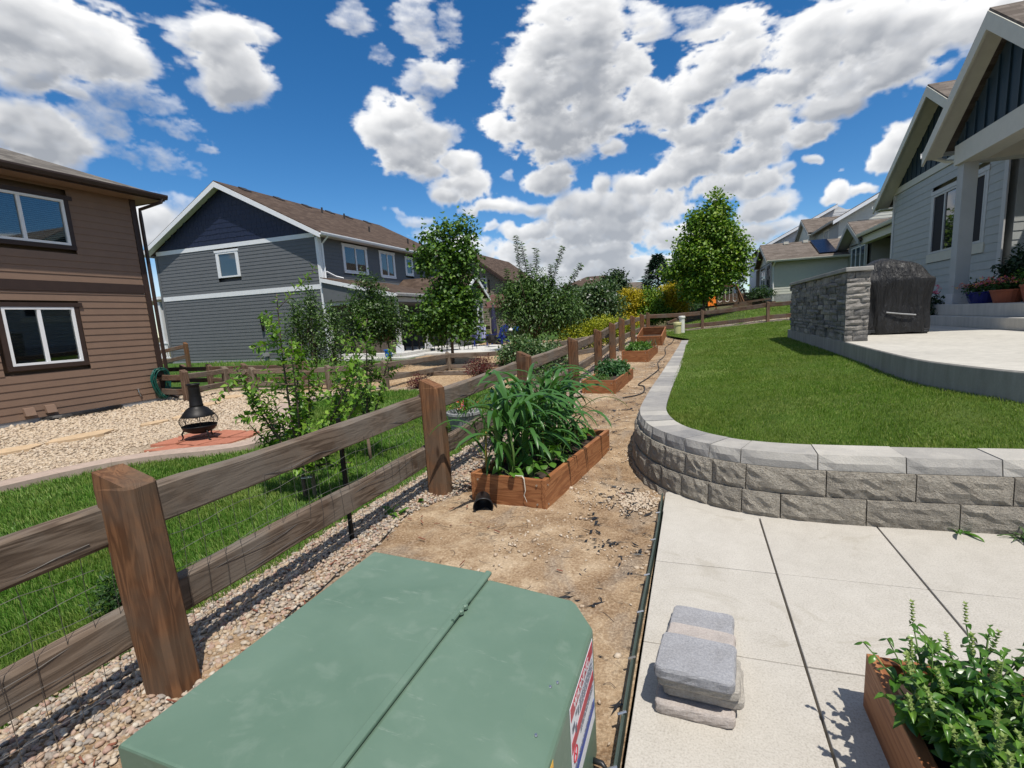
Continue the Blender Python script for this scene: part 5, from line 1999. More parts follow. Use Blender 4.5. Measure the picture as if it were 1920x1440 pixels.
# welded wire hung on the path side of the rails
mb = MB()
for i in range(0, 5):
    y0, y1 = PY[i] + .1, PY[i + 1] - .1
    n = int((y1 - y0) / .1)
    for k in range(n + 1):
        y = y0 + (y1 - y0) * k / n
        zt = .77 + (PT[i] - 1.08) + (PT[i + 1] - PT[i]) * k / n
        zb = g1(FX, y) + .02
        xo = RX + .042
        pts = [(xo + .012 * math.sin(y * 7 + j), y + .006 * math.sin(j * 2 + k), zb + (zt - zb) * j / 4) for j in range(5)]
        mb.tube(pts, .0015, 3, cap=False)
    for j in range(9):
        pts = []
        for k in range(int((y1 - y0) / .12) + 1):
            y = y0 + k * .12
            f = k * .12 / (y1 - y0)
            zt = .77 + (PT[i] - 1.08) + (PT[i + 1] - PT[i]) * f
            zb = g1(FX, y) + .02
            pts.append((RX + .042 + .008 * math.sin(y * 5 + j), y, zb + (zt - zb) * j / 8 + .012 * math.sin(y * (6 + j) + j * 2)))
        if len(pts) > 2:
            mb.tube(pts, .0021 if j == 8 else .0015, 3, cap=False)
mb.build('wire_mesh', MT['wire'], mf)
# a steel stake tied to the fence
st = thing('fence_stake', 'thin black steel stake standing behind the top rail beside the young apple tree', 'stake', (-2.56, 2.95, -.1))
mb = MB()
mb.box(-2.565, -2.54, 2.945, 2.97, -.14, .98)
mb.build('stake', MT['black_metal'], st)

# cross fence at the far end
cf = thing('cross_fence', 'brown two-rail fence crossing behind the lawn with a low mesh panel', 'fence', (1, 27, .6))
CX_ = [-2.35, .40, 3.49, 6.6]
CZ = [.56, .63, .79, 1.0]
CT = [1.62, 1.66, 1.90, 2.1]
for i in range(1, 4):
    split_post(cf, CX_[i], 27, CZ[i], CT[i], .15, .19, 'post_dark', slope='x')
for i in range(3):
    for dz in (.20, .80):
        rail(cf, (CX_[i], 27, CT[i] - dz), (CX_[i + 1], 27, CT[i + 1] - dz), .20, .09, 'rail_brown', sag=.03)
mb = MB()
for k in range(11):
    x = 1.55 + k * .085
    mb.tube([(x, 26.93, .72), (x, 26.93, 1.36)], .004, 3, cap=False)
for k in range(6):
    mb.tube([(1.55, 26.93, .74 + k * .12), (2.4, 26.93, .78 + k * .12)], .004, 3, cap=False)
mb.build('mesh_panel', MT['wire'], cf)

# back fence of the left garden with its gate, and the one just behind it
bf = thing('garden_fence', 'grey two-rail fence with braced gate running behind the gravel bed to the long fence', 'fence', (-8, 11.6, -.1))
BP = [(-13.43, 9.75, -.15, .74), (-13.86, 11.35, -.15, .66), (-13.0, 11.56, -.15, .60), (-10.24, 11.69, -.13, .60), (-8.27, 11.65, -.13, .70), (-8.02 + .0, 14.97, -.05, .66), (-6.1, 15.0, .02, .70), (-2.5, 15.1, .25, 1.15)]
for i, (x, y, z0, zt) in enumerate(BP[:6]):
    split_post(bf, x, y, z0, zt, .17 if i in (1, 2) else .15, .17, 'post_grey' if i else 'post_dark', slope='x')
for i in range(len(BP) - 1):
    a, b = BP[i], BP[i + 1]
    if i == 0:
        continue
    m_ = 'rail_x' if abs(b[0] - a[0]) > abs(b[1] - a[1]) else 'rail'
    for dz in (.14, .52):
        if i == 1:
            continue
        rail(bf, (a[0], a[1], a[3] - dz), (b[0], b[1], b[3] - dz), .15, .06, m_, sag=.01)
gate = MB()
gate.beam((-13.80, 11.38, .50), (-13.06, 11.54, .46), .05, .14)
gate.beam((-13.80, 11.38, .10), (-13.06, 11.54, .08), .05, .14)
gate.beam((-13.72, 11.33, .06), (-13.16, 11.47, .50), .04, .10)
gate.build('gate', MT['rail_x'], bf)
for z in (.52, .12):
    rail(bf, (-14.45, 9.8, z), (-13.43, 9.75, z), .16, .06, 'rail_brown')
    rail(bf, (-13.43, 9.75, z + .02), (-13.86, 11.35, z), .15, .06, 'rail')
yf = thing('side_yard_fence', 'dark two-rail fence just behind the braced gate in the side yard', 'fence', (-15, 12.0, -.1))
for (x, y) in ((-16.6, 12.05), (-15.3, 11.97), (-13.76, 11.95), (-11.4, 12.05)):
    split_post(yf, x, y, -.14, .70, .15, .15, 'post_dark', slope='x')
for (xa, xb) in ((-18.4, -16.6), (-16.6, -15.3), (-15.3, -13.76), (-13.76, -11.4)):
    for z in (.54, .16):
        rail(yf, (xa, 12.0, z), (xb, 12.0, z), .14, .06, 'rail_brown', sag=.008)
ef = thing('entry_fence', 'short brown sloping two-rail fence by the grey house front porch', 'fence', (-24.8, 17.6, .3))
for (x, y, z0, z1) in ((-23.4, 17.3, .2, 1.35), (-26.6, 16.2, -.05, .85)):
    split_post(ef, x, y, z0, z1, .16, .16, 'post', slope='x')
for z in (.12, .62):
    rail(ef, (-27.5, 15.9, .55 - z), (-23.4, 17.3, 1.28 - z), .17, .07, 'rail_brown')
# low timber edging across the mulch behind the fence
te = thing('timber_edging', 'weathered landscape timbers laid end to end along the mulch bed', 'timber edging', (-7.5, 14.2, 0))
for (xa, xb, y) in ((-10.6, -8.4, 14.0), (-8.35, -6.1, 14.05), (-6.05, -4.2, 14.15)):
    board('timber', (xa, y, g1(xa, y) + .06), (xb, y + .05, g1(xb, y) + .06), .14, .13, MT['rail_x'], te, bevel=.012)

# ================================================================== foreground things
def trans_mat():
    m = NT('transformer_green_paint')
    v = m.coord()
    n1 = m.noise(v, 1.8, 5, .6, .5)
    n2 = m.noise(v, 9, 5, .65, .4)
    n3 = m.noise(m.coord((1, 6, 1), (0, 0, .5)), 4, 6, .75)
    c = m.ramp(n1, [(.3, (.098, .162, .115)), (.6, (.124, .192, .140)), (.75, (.150, .218, .165))])
    c = m.mix(m.ramp(n2, [(.55, (0, 0, 0)), (.75, (.4, .4, .4))]), c, (.20, .26, .21))
    c = m.mix(m.ramp(n3, [(.62, (0, 0, 0)), (.70, (.35, .35, .35))]), c, (.32, .37, .31))
    m.base(c)
    m.set(Roughness=m.ramp(n2, [(.3, (.36,) * 3), (.7, (.55,) * 3)]), Specular_IOR_Level=.45)
    m.bump(n1, .06, .01)
    return m.mat


MT['transformer'] = trans_mat()
MT['label_white'] = plain('white_label', (.72, .73, .76), .35, var=.02)
MT['label_red'] = plain('label_red', (.42, .03, .05), .35, var=.03)
MT['label_blue'] = plain('label_blue', (.03, .07, .36), .35, var=.03)
MT['label_yellow'] = plain('label_yellow', (.72, .40, .03), .4, var=.03)
MT['label_ink'] = plain('label_ink', (.10, .11, .15), .5, var=.03)

tr = thing('utility_transformer', 'green steel pad-mounted utility box with warning labels in front of the fence', 'utility box', (-.9, 1.2, -.02))
yF, yB = .71, 1.79
mb = MB()
mb.extrude([(-1.445, yF, -.06), (-.853, yF, -.06), (-.853, yF, .560), (-.862, yF, .566), (-1.43, yF, .602), (-1.445, yF, .592)], (0, yB + .012 - yF, 0))
mb.build('tank_cover', MT['transformer'], tr, bevel=.008)
mb = MB()
mb.hexa([(-.862, yF, .560), (-.836, yF, .5575), (-.836, yF, .571), (-.862, yF, .575)], [(-.862, yB + .015, .560), (-.836, yB + .012, .5575), (-.836, yB + .012, .571), (-.862, yB + .015, .575)])
mb.build('seam_lip', MT['transformer'], tr, bevel=.004)
mb = MB()
prof = [(-.842, -.06), (-.842, .558), (-.466, .522), (-.366, .468), (-.366, -.06)]
mb._add([(x, y, z) for y in (yF, 1.665) for x, z in prof] + [(-.842, yB - .02, -.06), (-.842, yB - .02, .556), (-.468, yB - .035, .520), (-.460, yB - .045, .505), (-.458, yB - .045, -.06)],
        [(0, 1, 2, 3, 4), (0, 5, 6, 1), (1, 6, 7, 2), (2, 7, 8, 3), (3, 8, 9, 4), (5, 10, 11, 6), (6, 11, 12, 7), (7, 12, 13, 8), (8, 13, 14, 9), (10, 14, 13, 12, 11)])
mb.build('hood', MT['transformer'], tr, bevel=.012)
mb = MB()
for y in (1.50, 1.535):
    mb.lathe([(.0, .0), (.012, .0), (.012, .012), (.006, .016), (0, .016)], (-.835, y, .565), 8)
mb.tube([(-.838, 1.44, .575), (-.838, 1.58, .574)], .007, 6)
mb.build('hinge', MT['transformer'], tr)
for (x, y, z) in ((-.415, 1.33, .497), (-.42, 1.12, .5), (-.43, 1.30, .503)):
    mb = MB()
    mb.lathe([(0, .0), (.006, .0), (.004, .003), (0, .003)], (x, y, z), 8)
    mb.build('rivet', MT['steel'], tr)
XL = -.3645


def lab(y0, z00, y1, z01, h, x, mat, name, par):
    """strip on the upright face from (y0, z00) to (y1, z01), h tall"""
    mb = MB()
    mb.hexa([(x - .001, y0, z00 - h), (x - .001, y1, z01 - h), (x - .001, y1, z01), (x - .001, y0, z00)], [(x, y0, z00 - h), (x, y1, z01 - h), (x, y1, z01), (x, y0, z00)])
    return mb.build(name, mat, par)


LB = lab(1.279, .452, 1.63, .452, .335, XL + .0005, MT['label_white'], 'warning_label', tr)
LB['label'] = 'white warning label with red and blue bars'
lab(1.287, .446, 1.622, .446, .046, XL + .0016, MT['label_red'], 'red_bar', LB)
lab(1.287, .325, 1.622, .325, .040, XL + .0016, MT['label_red'], 'red_bar', LB)
lab(1.287, .205, 1.622, .205, .034, XL + .0016, MT['label_blue'], 'blue_bar', LB)


def text(s, size, y, z, x, mat, par, name='lettering', rot=0.0):
    cu = bpy.data.curves.new(name, 'FONT')
    cu.body = s
    cu.size = size
    cu.extrude = .0003
    cu.materials.append(mat)
    o = bpy.data.objects.new(name, cu)
    link(o, par)
    off = world_loc(par)
    o.rotation_euler = (PI / 2, rot, PI / 2)
    o.location = (x - off.x, y - off.y, z - off.z)
    return o


text('WARNING', .046, 1.325, .408, XL + .0024, MT['label_white'], LB)
for j in range(13):
    zz = .385 - j * .0085 - (.045 if j > 5 else 0) - (.04 if j > 9 else 0)
    mb = MB()
    y = 1.40 if j < 10 else 1.30
    while y < 1.60:
        wd = rng.uniform(.012, .035)
        mb.box(XL + .0012, XL + .0018, y, min(y + wd, 1.615), zz - .0035, zz)
        y += wd + .006
    o = mb.build('small_print', MT['label_ink'], LB)
mb = MB()
for (y, z, a, b) in ((1.30, .37, .03, .022), (1.335, .345, .018, .03), (1.375, .38, .012, .03), (1.345, .385, .02, .012)):
    mb.box(XL + .0012, XL + .0018, y, y + a, z - b, z)
mb.build('pictogram', MT['label_ink'], LB)
mb = MB()
for (yc, zc, r) in ((1.325, .255, .024),):
    mb.tube([(XL + .0016, yc + r * math.sin(t), zc + r * math.cos(t)) for t in np.linspace(0, 2 * PI, 20)], .0025, 4)
mb.tube([(XL + .0016, 1.312, .272), (XL + .0016, 1.338, .238)], .002, 4)
mb.build('pictogram', MT['label_red'], LB)
YL = lab(.93, .462, 1.094, .462, .11, XL + .0005, MT['label_yellow'], 'caution_sticker', tr)
YL['label'] = 'yellow sticker with black lettering'
text('CAUTION', .034, .94, .418, XL + .0015, MT['label_ink'], YL)
for j in range(4):
    mb = MB()
    mb.box(XL + .0012, XL + .0018, .945, 1.075 - .01 * (j % 2), .395 - j * .011, .399 - j * .011)
    mb.build('small_print', MT['label_ink'], YL)


# ---- loose paving stones in a stack
def paver_mat(name='grey_paving_stone', tint=None):
    m = NT(name)
    v = m.coord()
    n1 = m.noise(v, 7, 5, .65, .4)
    n3 = m.noise(v, 110, 4, .75)
    ri = m.n('ShaderNodeObjectInfo').outputs['Random']
    c = m.ramp(n1, [(.3, (.235, .235, .245)), (.55, (.315, .315, .325)), (.75, (.40, .395, .395))])
    c = m.mix(.6, c, m.ramp(ri, [(0, (.20, .205, .225)), (.5, (.30, .29, .265)), (1, (.44, .38, .33))]))
    if tint:
        c = m.mix(.8, c, m.ramp(n1, [(.3, tuple(q * .72 for q in tint)), (.7, tuple(q * 1.25 for q in tint))]))
    c = m.mix(.35, c, m.ramp(n3, [(.3, (.14, .14, .145)), (.5, (.34, .335, .335)), (.70, (.60, .59, .575))]))
    m.base(c)
    m.set(Roughness=.92, Specular_IOR_Level=.2)
    m.bump(m.math('ADD', n3, n1), .6, .006)
    return m.mat


MT['paver'] = paver_mat()
MT['paver_b'] = paver_mat('beige_paving_stone', (.36, .32, .255))
MT['paver_p'] = paver_mat('pinkish_paving_stone', (.45, .375, .325))
MT['paver_g'] = paver_mat('blue_grey_paving_stone', (.235, .245, .275))


def paver(x0, x1, y0, y1, z0, z1, yaw, label, mat_='paver'):
    """tumbled paver: eased top, ragged sides"""
    cx, cy = (x0 + x1) / 2, (y0 + y1) / 2
    hx_, hy_ = (x1 - x0) / 2, (y1 - y0) / 2
    ring = []
    n_ = 11
    for sx, sy, ex, ey in ((-1, -1, 1, -1), (1, -1, 1, 1), (1, 1, -1, 1), (-1, 1, -1, -1)):
        for k in range(n_):
            t = k / n_
            ring.append((hx_ * (sx + (ex - sx) * t), hy_ * (sy + (ey - sy) * t)))
    rr = .016
    ring = [(max(-hx_ + 0, min(hx_, x)), max(-hy_, min(hy_, y))) for x, y in ring]

    def corner(x, y):
        dx, dy = hx_ - abs(x), hy_ - abs(y)
        if dx < rr and dy < rr:
            k = 1 - (1 - max(dx, dy) / rr) * .03
            return x * (k - .018), y * (k - .022)
        return x, y
    lv = [(z0, .945), (z0 + .010, .995), (z0 + .022, 1.0), (z1 - .014, 1.0), (z1 - .006, .988), (z1, .955)]
    vs, fs = [], []
    for i, (z, k) in enumerate(lv):
        for (x, y) in ring:
            x, y = corner(x, y)
            j = .0022 if 0 < i < 5 else .001
            vs.append((x * k + rng.uniform(-j, j), y * k + rng.uniform(-j, j), z + rng.uniform(-.0012, .0012) * (i > 1)))
    m_ = len(ring)
    for i in range(len(lv) - 1):
        for k in range(m_):
            fs.append((i * m_ + k, i * m_ + (k + 1) % m_, (i + 1) * m_ + (k + 1) % m_, (i + 1) * m_ + k))
    fs.append(tuple(range(m_ - 1, -1, -1)))
    fs.append(tuple(range((len(lv) - 1) * m_, len(lv) * m_)))
    mb = MB()
    mb._add([(x, y, z - z0) for x, y, z in vs], fs)
    o = mb.build('paving_stone', MT[mat_], None, smooth=False)
    o.location = (cx, cy, z0)
    o.rotation_euler = (0, 0, yaw)
    return tag(o, label, 'paving stone', 'loose paving stones stacked on the patio')


paver(-.152, .160, 1.826, 2.035, .002, .055, -.045, 'pale grey paving stone at the very bottom front of the loose stack', 'paver_p')
paver(-.120, .188, 2.270, 2.545, .002, .060, -.11, 'grey paving stone lying flat at the back of the stack, its top bare', 'paver_g')
paver(-.135, .180, 2.045, 2.262, .002, .058, -.07, 'paving stone hidden under the pinkish one in the stack')
paver(-.122, .196, 1.868, 2.078, .060, .111, -.06, 'second paving stone up at the front of the stack', 'paver_b')
paver(-.128, .178, 2.090, 2.300, .062, .116, -.12, 'pinkish beige paving stone bridging the middle of the stack', 'paver_p')
paver(-.142, .182, 1.845, 2.060, .116, .165, -.075, 'third paving stone up at the front of the stack', 'paver_b')
paver(-.146, .162, 1.812, 2.058, .170, .226, -.10, 'blue-grey paving stone topmost on the stack with chipped edges', 'paver_g')


# ---- raised beds
MT['cedar_end'] = plain('cedar_end_grain', (.16, .062, .026), .7, var=.3, scale=40)


def planter(label, ox, oy, yaw, w, l, h, z, soil=.05, back=True, loc_extra=(0, 0, 0), rot_x=0.0, t=.042, group='cedar raised beds along the path'):
    """box with its front right corner at (ox, oy); yaw clockwise in degrees; local x across, y along"""
    a = -RAD(yaw)
    root = thing('raised_bed', label, 'planter box', (ox, oy, z), a, group)
    root.rotation_euler = (rot_x, 0, a)

    def part(name, mat, mb, parent=root, bv=.004):
        return mb.build(name, mat, parent, bevel=bv, local=True)
    for x0 in (-w, -t):
        mb = MB()
        mb.box(x0, x0 + t, 0, l, -.03, h)
        part('side_board', MT['cedar_y'], mb)
    for y0 in (.004, l - t):
        mb = MB()
        mb.box(-w + t + .001, -t - .001, y0, y0 + t - .004, -.03, h - .004)
        part('end_board', MT['cedar_x'], mb)
    for (x, y, dx, dy) in [(-w + t * .5 + .03, -.001, 0, -1), (-t - .03 + .01, -.001, 0, -1)]:
        pass
    for zz in (h * .17, h * .80):
        for x in (-w + .075, -.085):
            mb = MB()
            mb.tube([(x, .004, zz), (x, -.006, zz)], .009, 8)
            part('screw', MT['steel'], mb, bv=0)
        for y in (.045, l - .06):
            mb = MB()
            mb.tube([(-.001, y, zz), (.006, y, zz)], .009, 8)
            part('screw', MT['steel'], mb, bv=0)
    # garden soil
    n = 14
    xs_, ys_ = np.linspace(-w + t, -t, n), np.linspace(t, l - t, n * 2)
    Xs, Ys = np.meshgrid(xs_, ys_)
    Zs = h - soil + (fbm(Xs * 9 + ox * 3, Ys * 9, Xs * 0 + 4, 4, .6, 77) - .5) * .05
    idx = np.arange(Xs.size).reshape(Xs.shape)
    q = np.stack([idx[:-1, :-1], idx[:-1, 1:], idx[1:, 1:], idx[1:, :-1]], -1).reshape(-1, 4)
    s = np_mesh('soil', np.stack([Xs, Ys, Zs], -1), quads=q, mat=MT['soil'], parent=None, smooth=True)
    s.location, s.rotation_euler = root.location, root.rotation_euler
    tag(s, kind='stuff')
    return root


def L2W(root, x, y, z):
    m = Matrix.Translation(root.location) @ root.rotation_euler.to_matrix().to_4x4()
    return m @ Vector((x, y, z))


bed1 = planter('cedar raised bed full of tall corn and leafy greens nearest the black pot', -1.214, 3.822, 7.0, .755, 1.93, .275, -.005, soil=.07)
bed2 = planter('cedar raised bed with one dark leafy mound and a little sprouting green', -1.443, 9.34, 3.0, .68, 2.0, .30, .085, soil=.04)
bed3 = planter('cedar raised bed with low greens and thin onion blades', -1.23, 14.05, 3.0, .76, 2.2, .34, .245, soil=.03)
bed4 = planter('empty cedar raised bed at the far end, its back propped up', -1.12, 18.5, 4.0, .92, 1.3, .34, .44, soil=.30, rot_x=RAD(13))
bed5 = planter('cedar raised bed full of basil standing on the patio slabs', 1.47, .15, 0.0, .805, 1.95, .232, .004, soil=.05, t=.045)

# ---- black pot lying on its side
pot = thing('plant_pot', 'empty black plastic pot lying on its side against the corn bed', 'pot', (-1.76, 3.70, 0))
mb = MB()
mb.lathe([(.0, 0), (.060, 0), (.064, .004), (.082, .150), (.088, .150), (.090, .168), (.084, .170), (.080, .155), (.060, .008), (0, .006)], (0, 0, 0), 28)
po = mb.build('pot_shell', MT['black_plastic'], pot, smooth=True, local=True)
po.rotation_euler = (RAD(100), 0, RAD(24))
po.location = (-.05, .12, .078)
po.data.polygons.foreach_set('use_smooth', [True] * len(po.data.polygons))

# ---- stone-clad wall on the patio
def stone_mat():
    m = NT('dark_ledge_stone')
    v = m.coord()
    n1 = m.noise(v, 6, 6, .7, .6)
    n3 = m.noise(v, 60, 4, .7)
    ri = m.n('ShaderNodeObjectInfo').outputs['Random']
    c = m.ramp(ri, [(0, (.075, .074, .075)), (.35, (.15, .143, .138)), (.65, (.25, .23, .208)), (.85, (.36, .325, .285)), (1, (.46, .42, .365))])
    c = m.mix(.42, c, m.ramp(n1, [(.35, (.06, .06, .06)), (.5, (.20, .187, .172)), (.64, (.44, .40, .355))]))
    c = m.mix(.2, c, m.ramp(n3, [(.3, (.05, .05, .05)), (.7, (.36, .34, .31))]))
    m.base(c)
    m.set(Roughness=.88, Specular_IOR_Level=.25)
    m.bump(m.math('ADD', n1, m.math('MULTIPLY', n3, .5)), .9, .03)
    return m.mat


MT['stone'] = stone_mat()
sw = thing('stone_wall', 'grey ledge-stone clad grill wall with a flat cap on the patio edge', 'wall', (2.7, 12.6, .95))
VX, VY0, VY1 = 2.545, 9.985, 15.25
mb = MB()
mb.box(VX + .03, VX + .31, VY0 + .03, VY1, .9, 2.15)
mb.build('core', MT['foundation'], sw)
mb = MB()
mb.box(VX - .045, VX + .375, VY0 - .05, VY1 + .04, 2.165, 2.24)
mb.build('cap_stone', MT['cap'], sw, bevel=.012)


def ledge(w_, a0, a1, z0, z1, d):
    nx, nz = 3, 2
    V, F = [], []
    for j in range(nz + 1):
        for i in range(nx + 1):
            edge_ = i in (0, nx) or j in (0, nz)
            V.append(w_.p(a0 + (a1 - a0) * i / nx + rng.uniform(-.006, .006), z0 + (z1 - z0) * j / nz + rng.uniform(-.004, .004), d * (.72 if edge_ else 1.0) + rng.uniform(-.009, .009)))
    for j in range(nz):
        for i in range(nx):
            a = j * (nx + 1) + i
            F.append((a, a + 1, a + nx + 2, a + nx + 1))
    b0 = len(V)
    cor = [0, nx, (nz + 1) * (nx + 1) - 1, nz * (nx + 1)]
    for (a, z) in ((a0, z0), (a1, z0), (a1, z1), (a0, z1)):
        V.append(w_.p(a, z, -.01))
    F.append(tuple(range(nx + 1))[::-1] + (b0, b0 + 1))
    top = tuple(nz * (nx + 1) + i for i in range(nx + 1))
    F.append(top + (b0 + 2, b0 + 3))
    F.append(tuple(k * (nx + 1) for k in range(nz + 1)) + (b0 + 3, b0))
    F.append(tuple(k * (nx + 1) + nx for k in range(nz + 1))[::-1] + (b0 + 1, b0 + 2))
    mb = MB()
    mb._add(V, F)
    return mb.build('stone', MT['stone'], sw)


Wv = Wall((VX + .03, VY0 + .02, 0), (0, 1, 0), (-1, 0, 0))
z = .955
while z < 2.15:
    h = min(rng.uniform(.062, .125), 2.16 - z)
    if 2.16 - (z + h) < .05:
        h = 2.16 - z
    a = rng.uniform(-.02, .02)
    while a < VY1 - VY0 - .02:
        wd = rng.uniform(.20, .58)
        e = min(a + wd, VY1 - VY0)
        if h > .1 and rng.random() < .3:
            ledge(Wv, a + .004, e - .004, z + .003, z + h * .5 - .002, rng.uniform(.02, .05))
            ledge(Wv, a + .004, e - .004, z + h * .5 + .002, z + h - .003, rng.uniform(.02, .05))
        else:
            ledge(Wv, a + .004, e - .004, z + .003, z + h - .003, rng.uniform(.015, .075))
        a = e
    z += h
We_ = Wall((VX, VY0 + .03, 0), (1, 0, 0), (0, -1, 0))
z = .957
while z < 2.15:
    h = min(rng.uniform(.065, .115), 2.16 - z)
    if 2.16 - (z + h) < .05:
        h = 2.16 - z
    cut = rng.choice([.34, .34, .22, .12, .27])
    for (a, e) in (((-.012, cut), (cut, .352)) if cut < .3 else ((-.012, .352),)):
        ledge(We_, a + .003, e - .003, z + .003, z + h - .003, rng.uniform(.03, .065))
    z += h

# ---- covered grill
def cloth_mat():
    m = NT('black_grill_cover')
    v = m.coord()
    n1 = m.noise(m.coord((5, 5, 1.2)), 2.2, 5, .6, .8)
    m.base(m.ramp(m.noise(v, 3, 4, .6), [(.3, (.010, .010, .011)), (.7, (.020, .020, .021))]))
    m.set(Roughness=.48, Specular_IOR_Level=.4)
    m.bump(n1, .9, .08)
    return m.mat


MT['cloth'] = cloth_mat()
gr = thing('covered_grill', 'barbecue grill under a creased black cover beside the stone wall', 'grill', (3.95, 12.0, ZP))
gcx, gcy = 3.86, 12.02
lv = [(1.00, .585, .39, .09), (1.06, .60, .40, .085), (1.2, .60, .40, .08), (1.42, .575, .375, .075), (1.65, .585, .38, .06), (1.85, .63, .41, .04), (1.99, .655, .43, .022), (2.06, .655, .43, .012),
      (2.12, .60, .40, .010), (2.22, .54, .375, .014), (2.32, .47, .345, .016), (2.39, .38, .29, .014), (2.43, .27, .20, .010), (2.445, .14, .10, .0)]
V, Q = [], []
N_ = 72
for (z, ax, ay, fold) in lv:
    for k in range(N_):
        t = 2 * PI * k / N_
        ex_ = .42 if z < 2.1 else .62
        cx_ = math.copysign(abs(math.cos(t)) ** ex_, math.cos(t))
        cy_ = math.copysign(abs(math.sin(t)) ** ex_, math.sin(t))
        f = 1 + fold * (.7 * math.sin(11 * t + z * 1.6) + .5 * abs(math.sin(9.5 * t - z * 1.2)) + .4 * math.sin(5 * t + 1.3 + z))
        slope_ = -.05 * cx_ if z > 2.1 else 0
        V.append((gcx + ax * cx_ * f, gcy + ay * cy_ * f, z + slope_ - (.03 * abs(math.sin(4.5 * t)) if z < 1.1 else 0)))
for i in range(len(lv) - 1):
    for k in range(N_):
        a, b = i * N_ + k, i * N_ + (k + 1) % N_
        Q.append((a, b, b + N_, a + N_))
mb = MB()
mb._add(V, Q + [tuple(range((len(lv) - 1) * N_, len(lv) * N_))])
cv = mb.build('cover', MT['cloth'], gr, smooth=True)
md = cv.modifiers.new('sub', 'SUBSURF')
md.levels = md.render_levels = 1
mb = MB()
mb.tube([(gcx - .2, gcy - .43, 1.40), (gcx + .05, gcy - .445, 1.36), (gcx + .30, gcy - .43, 1.33)], [.014, .014, .014], 4)
mb.build('strap', MT['foundation'], gr)
mb = MB()
mb.box(gcx - .52, gcx + .56, gcy - .38, gcy + .34, .99, 1.06)
mb.build('base_shelf', MT['black_plastic'], gr, bevel=.01)
for x in (-.47, .50):
    mb = MB()
    mb.tube([(gcx + x - .03, gcy - .34, ZP + .045), (gcx + x + .03, gcy - .34, ZP + .045)], .045, 14)
    mb.build('wheel', MT['black_plastic'], gr)

# ---- pots on the porch step
def flower_blobs(parent, cx, cy, cz, rx, ry, rz, n, size, mat, name='flowers', seed=1):
    r_ = np.random.default_rng(seed)
    V, Q = [], []
    for i in range(n):
        p = np.array([cx + r_.normal() * rx, cy + r_.normal() * ry, cz + abs(r_.normal()) * rz])
        nrm_ = r_.normal(size=3) * .6 + np.array([-.3, -.5, 1])
        nrm_ /= np.linalg.norm(nrm_)
        a = np.cross(nrm_, [.3, .2, .9])
        a /= np.linalg.norm(a)
        b = np.cross(nrm_, a)
        for k in range(5):
            t = 2 * PI * k / 5 + r_.uniform()
            d1 = a * math.cos(t) + b * math.sin(t)
            d2 = a * math.cos(t + .62) + b * math.sin(t + .62)
            s = size * r_.uniform(.7, 1.2)
            base = len(V)
            V += [p, p + d1 * s * .8 + nrm_ * s * .15, p + (d1 + d2) * s * .62 + nrm_ * s * .25, p + d2 * s * .8 + nrm_ * s * .15]
            Q.append((base, base + 1, base + 2, base + 3))
    o = np_mesh(name, V, quads=Q, mat=mat, parent=parent)
    o['kind'] = 'stuff'
    return o


MT['fl_red'] = leafmat('red_petals', [(.45, .015, .012), (.62, .03, .02), (.60, .10, .02)], trans=.15)
MT['fl_mix'] = leafmat('mixed_petals', [(.55, .02, .03), (.60, .12, .02), (.45, .03, .20), (.62, .40, .05), (.20, .06, .30)], trans=.15)
MT['fl_pink'] = leafmat('pink_petals', [(.55, .02, .10), (.68, .05, .16)], trans=.15)
MT['fl_white'] = leafmat('white_petals', [(.62, .62, .58), (.75, .74, .70)], trans=.15)

# ---- chiminea on red flagstones
cm = thing('chiminea', 'black iron chiminea with mesh belly standing on red flagstones', 'chiminea', (-8.12, 6.02, -.12))
ox, oy, oz = -8.12, 6.02, -.12
mb = MB()
mb.lathe([(.075, .955), (.098, .96), (.10, .94), (.088, .925), (.085, .88), (.088, .86), (.084, .84), (.10, .60), (.108, .585), (.10, .575), (.10, .57), (.16, .53), (.215, .46), (.235, .43), (.24, .415)], (ox, oy, oz), 24)
mb.build('chimney', MT['black_metal'], cm, smooth=True)
mb = MB()
mb.lathe([(.245, .42), (.25, .41), (.245, .40)], (ox, oy, oz), 28)
mb.lathe([(.262, .245), (.268, .237), (.262, .225)], (ox, oy, oz), 28)
mb.build('belly_ring', MT['black_metal'], cm, smooth=True)
mb = MB()
mb.lathe([(.262, .237), (.25, .19), (.20, .145), (.12, .11), (0, .10)], (ox, oy, oz), 24)
mb.lathe([(0, .12), (.12, .125), (.195, .155), (.245, .20), (.256, .237)], (ox, oy, oz), 24)
mb.build('bowl', MT['black_metal'], cm, smooth=True)
mb = MB()
for k in range(8):
    t = 2 * PI * k / 8 + .2
    mb.tube([(ox + r * math.cos(t), oy + r * math.sin(t), oz + z_) for r, z_ in ((.243, .41), (.275, .36), (.28, .31), (.262, .26))], .006, 5)
mb.build('belly_ribs', MT['black_metal'], cm)['kind'] = 'stuff'
mb = MB()
for k in range(30):
    for sgn in (-1, 1):
        t = 2 * PI * k / 30
        mb.tube([(ox + r * math.cos(t + sgn * d), oy + r * math.sin(t + sgn * d), oz + z_) for r, z_, d in ((.243, .41, 0), (.274, .36, .17), (.279, .31, .34), (.262, .26, .5))], .0016, 3, cap=False)
mb.build('spark_mesh', MT['black_metal'], cm)
for t in (-2.3, -.25, 1.85):
    mb = MB()
    mb.tube([(ox + r * math.cos(t), oy + r * math.sin(t), oz + z_) for r, z_ in ((.19, .15), (.235, .165), (.265, .12), (.255, .06), (.27, .02), (.315, .005), (.33, .015))], [.013, .015, .014, .012, .011, .010, .012], 7)
    mb.build('leg', MT['black_metal'], cm, smooth=True)


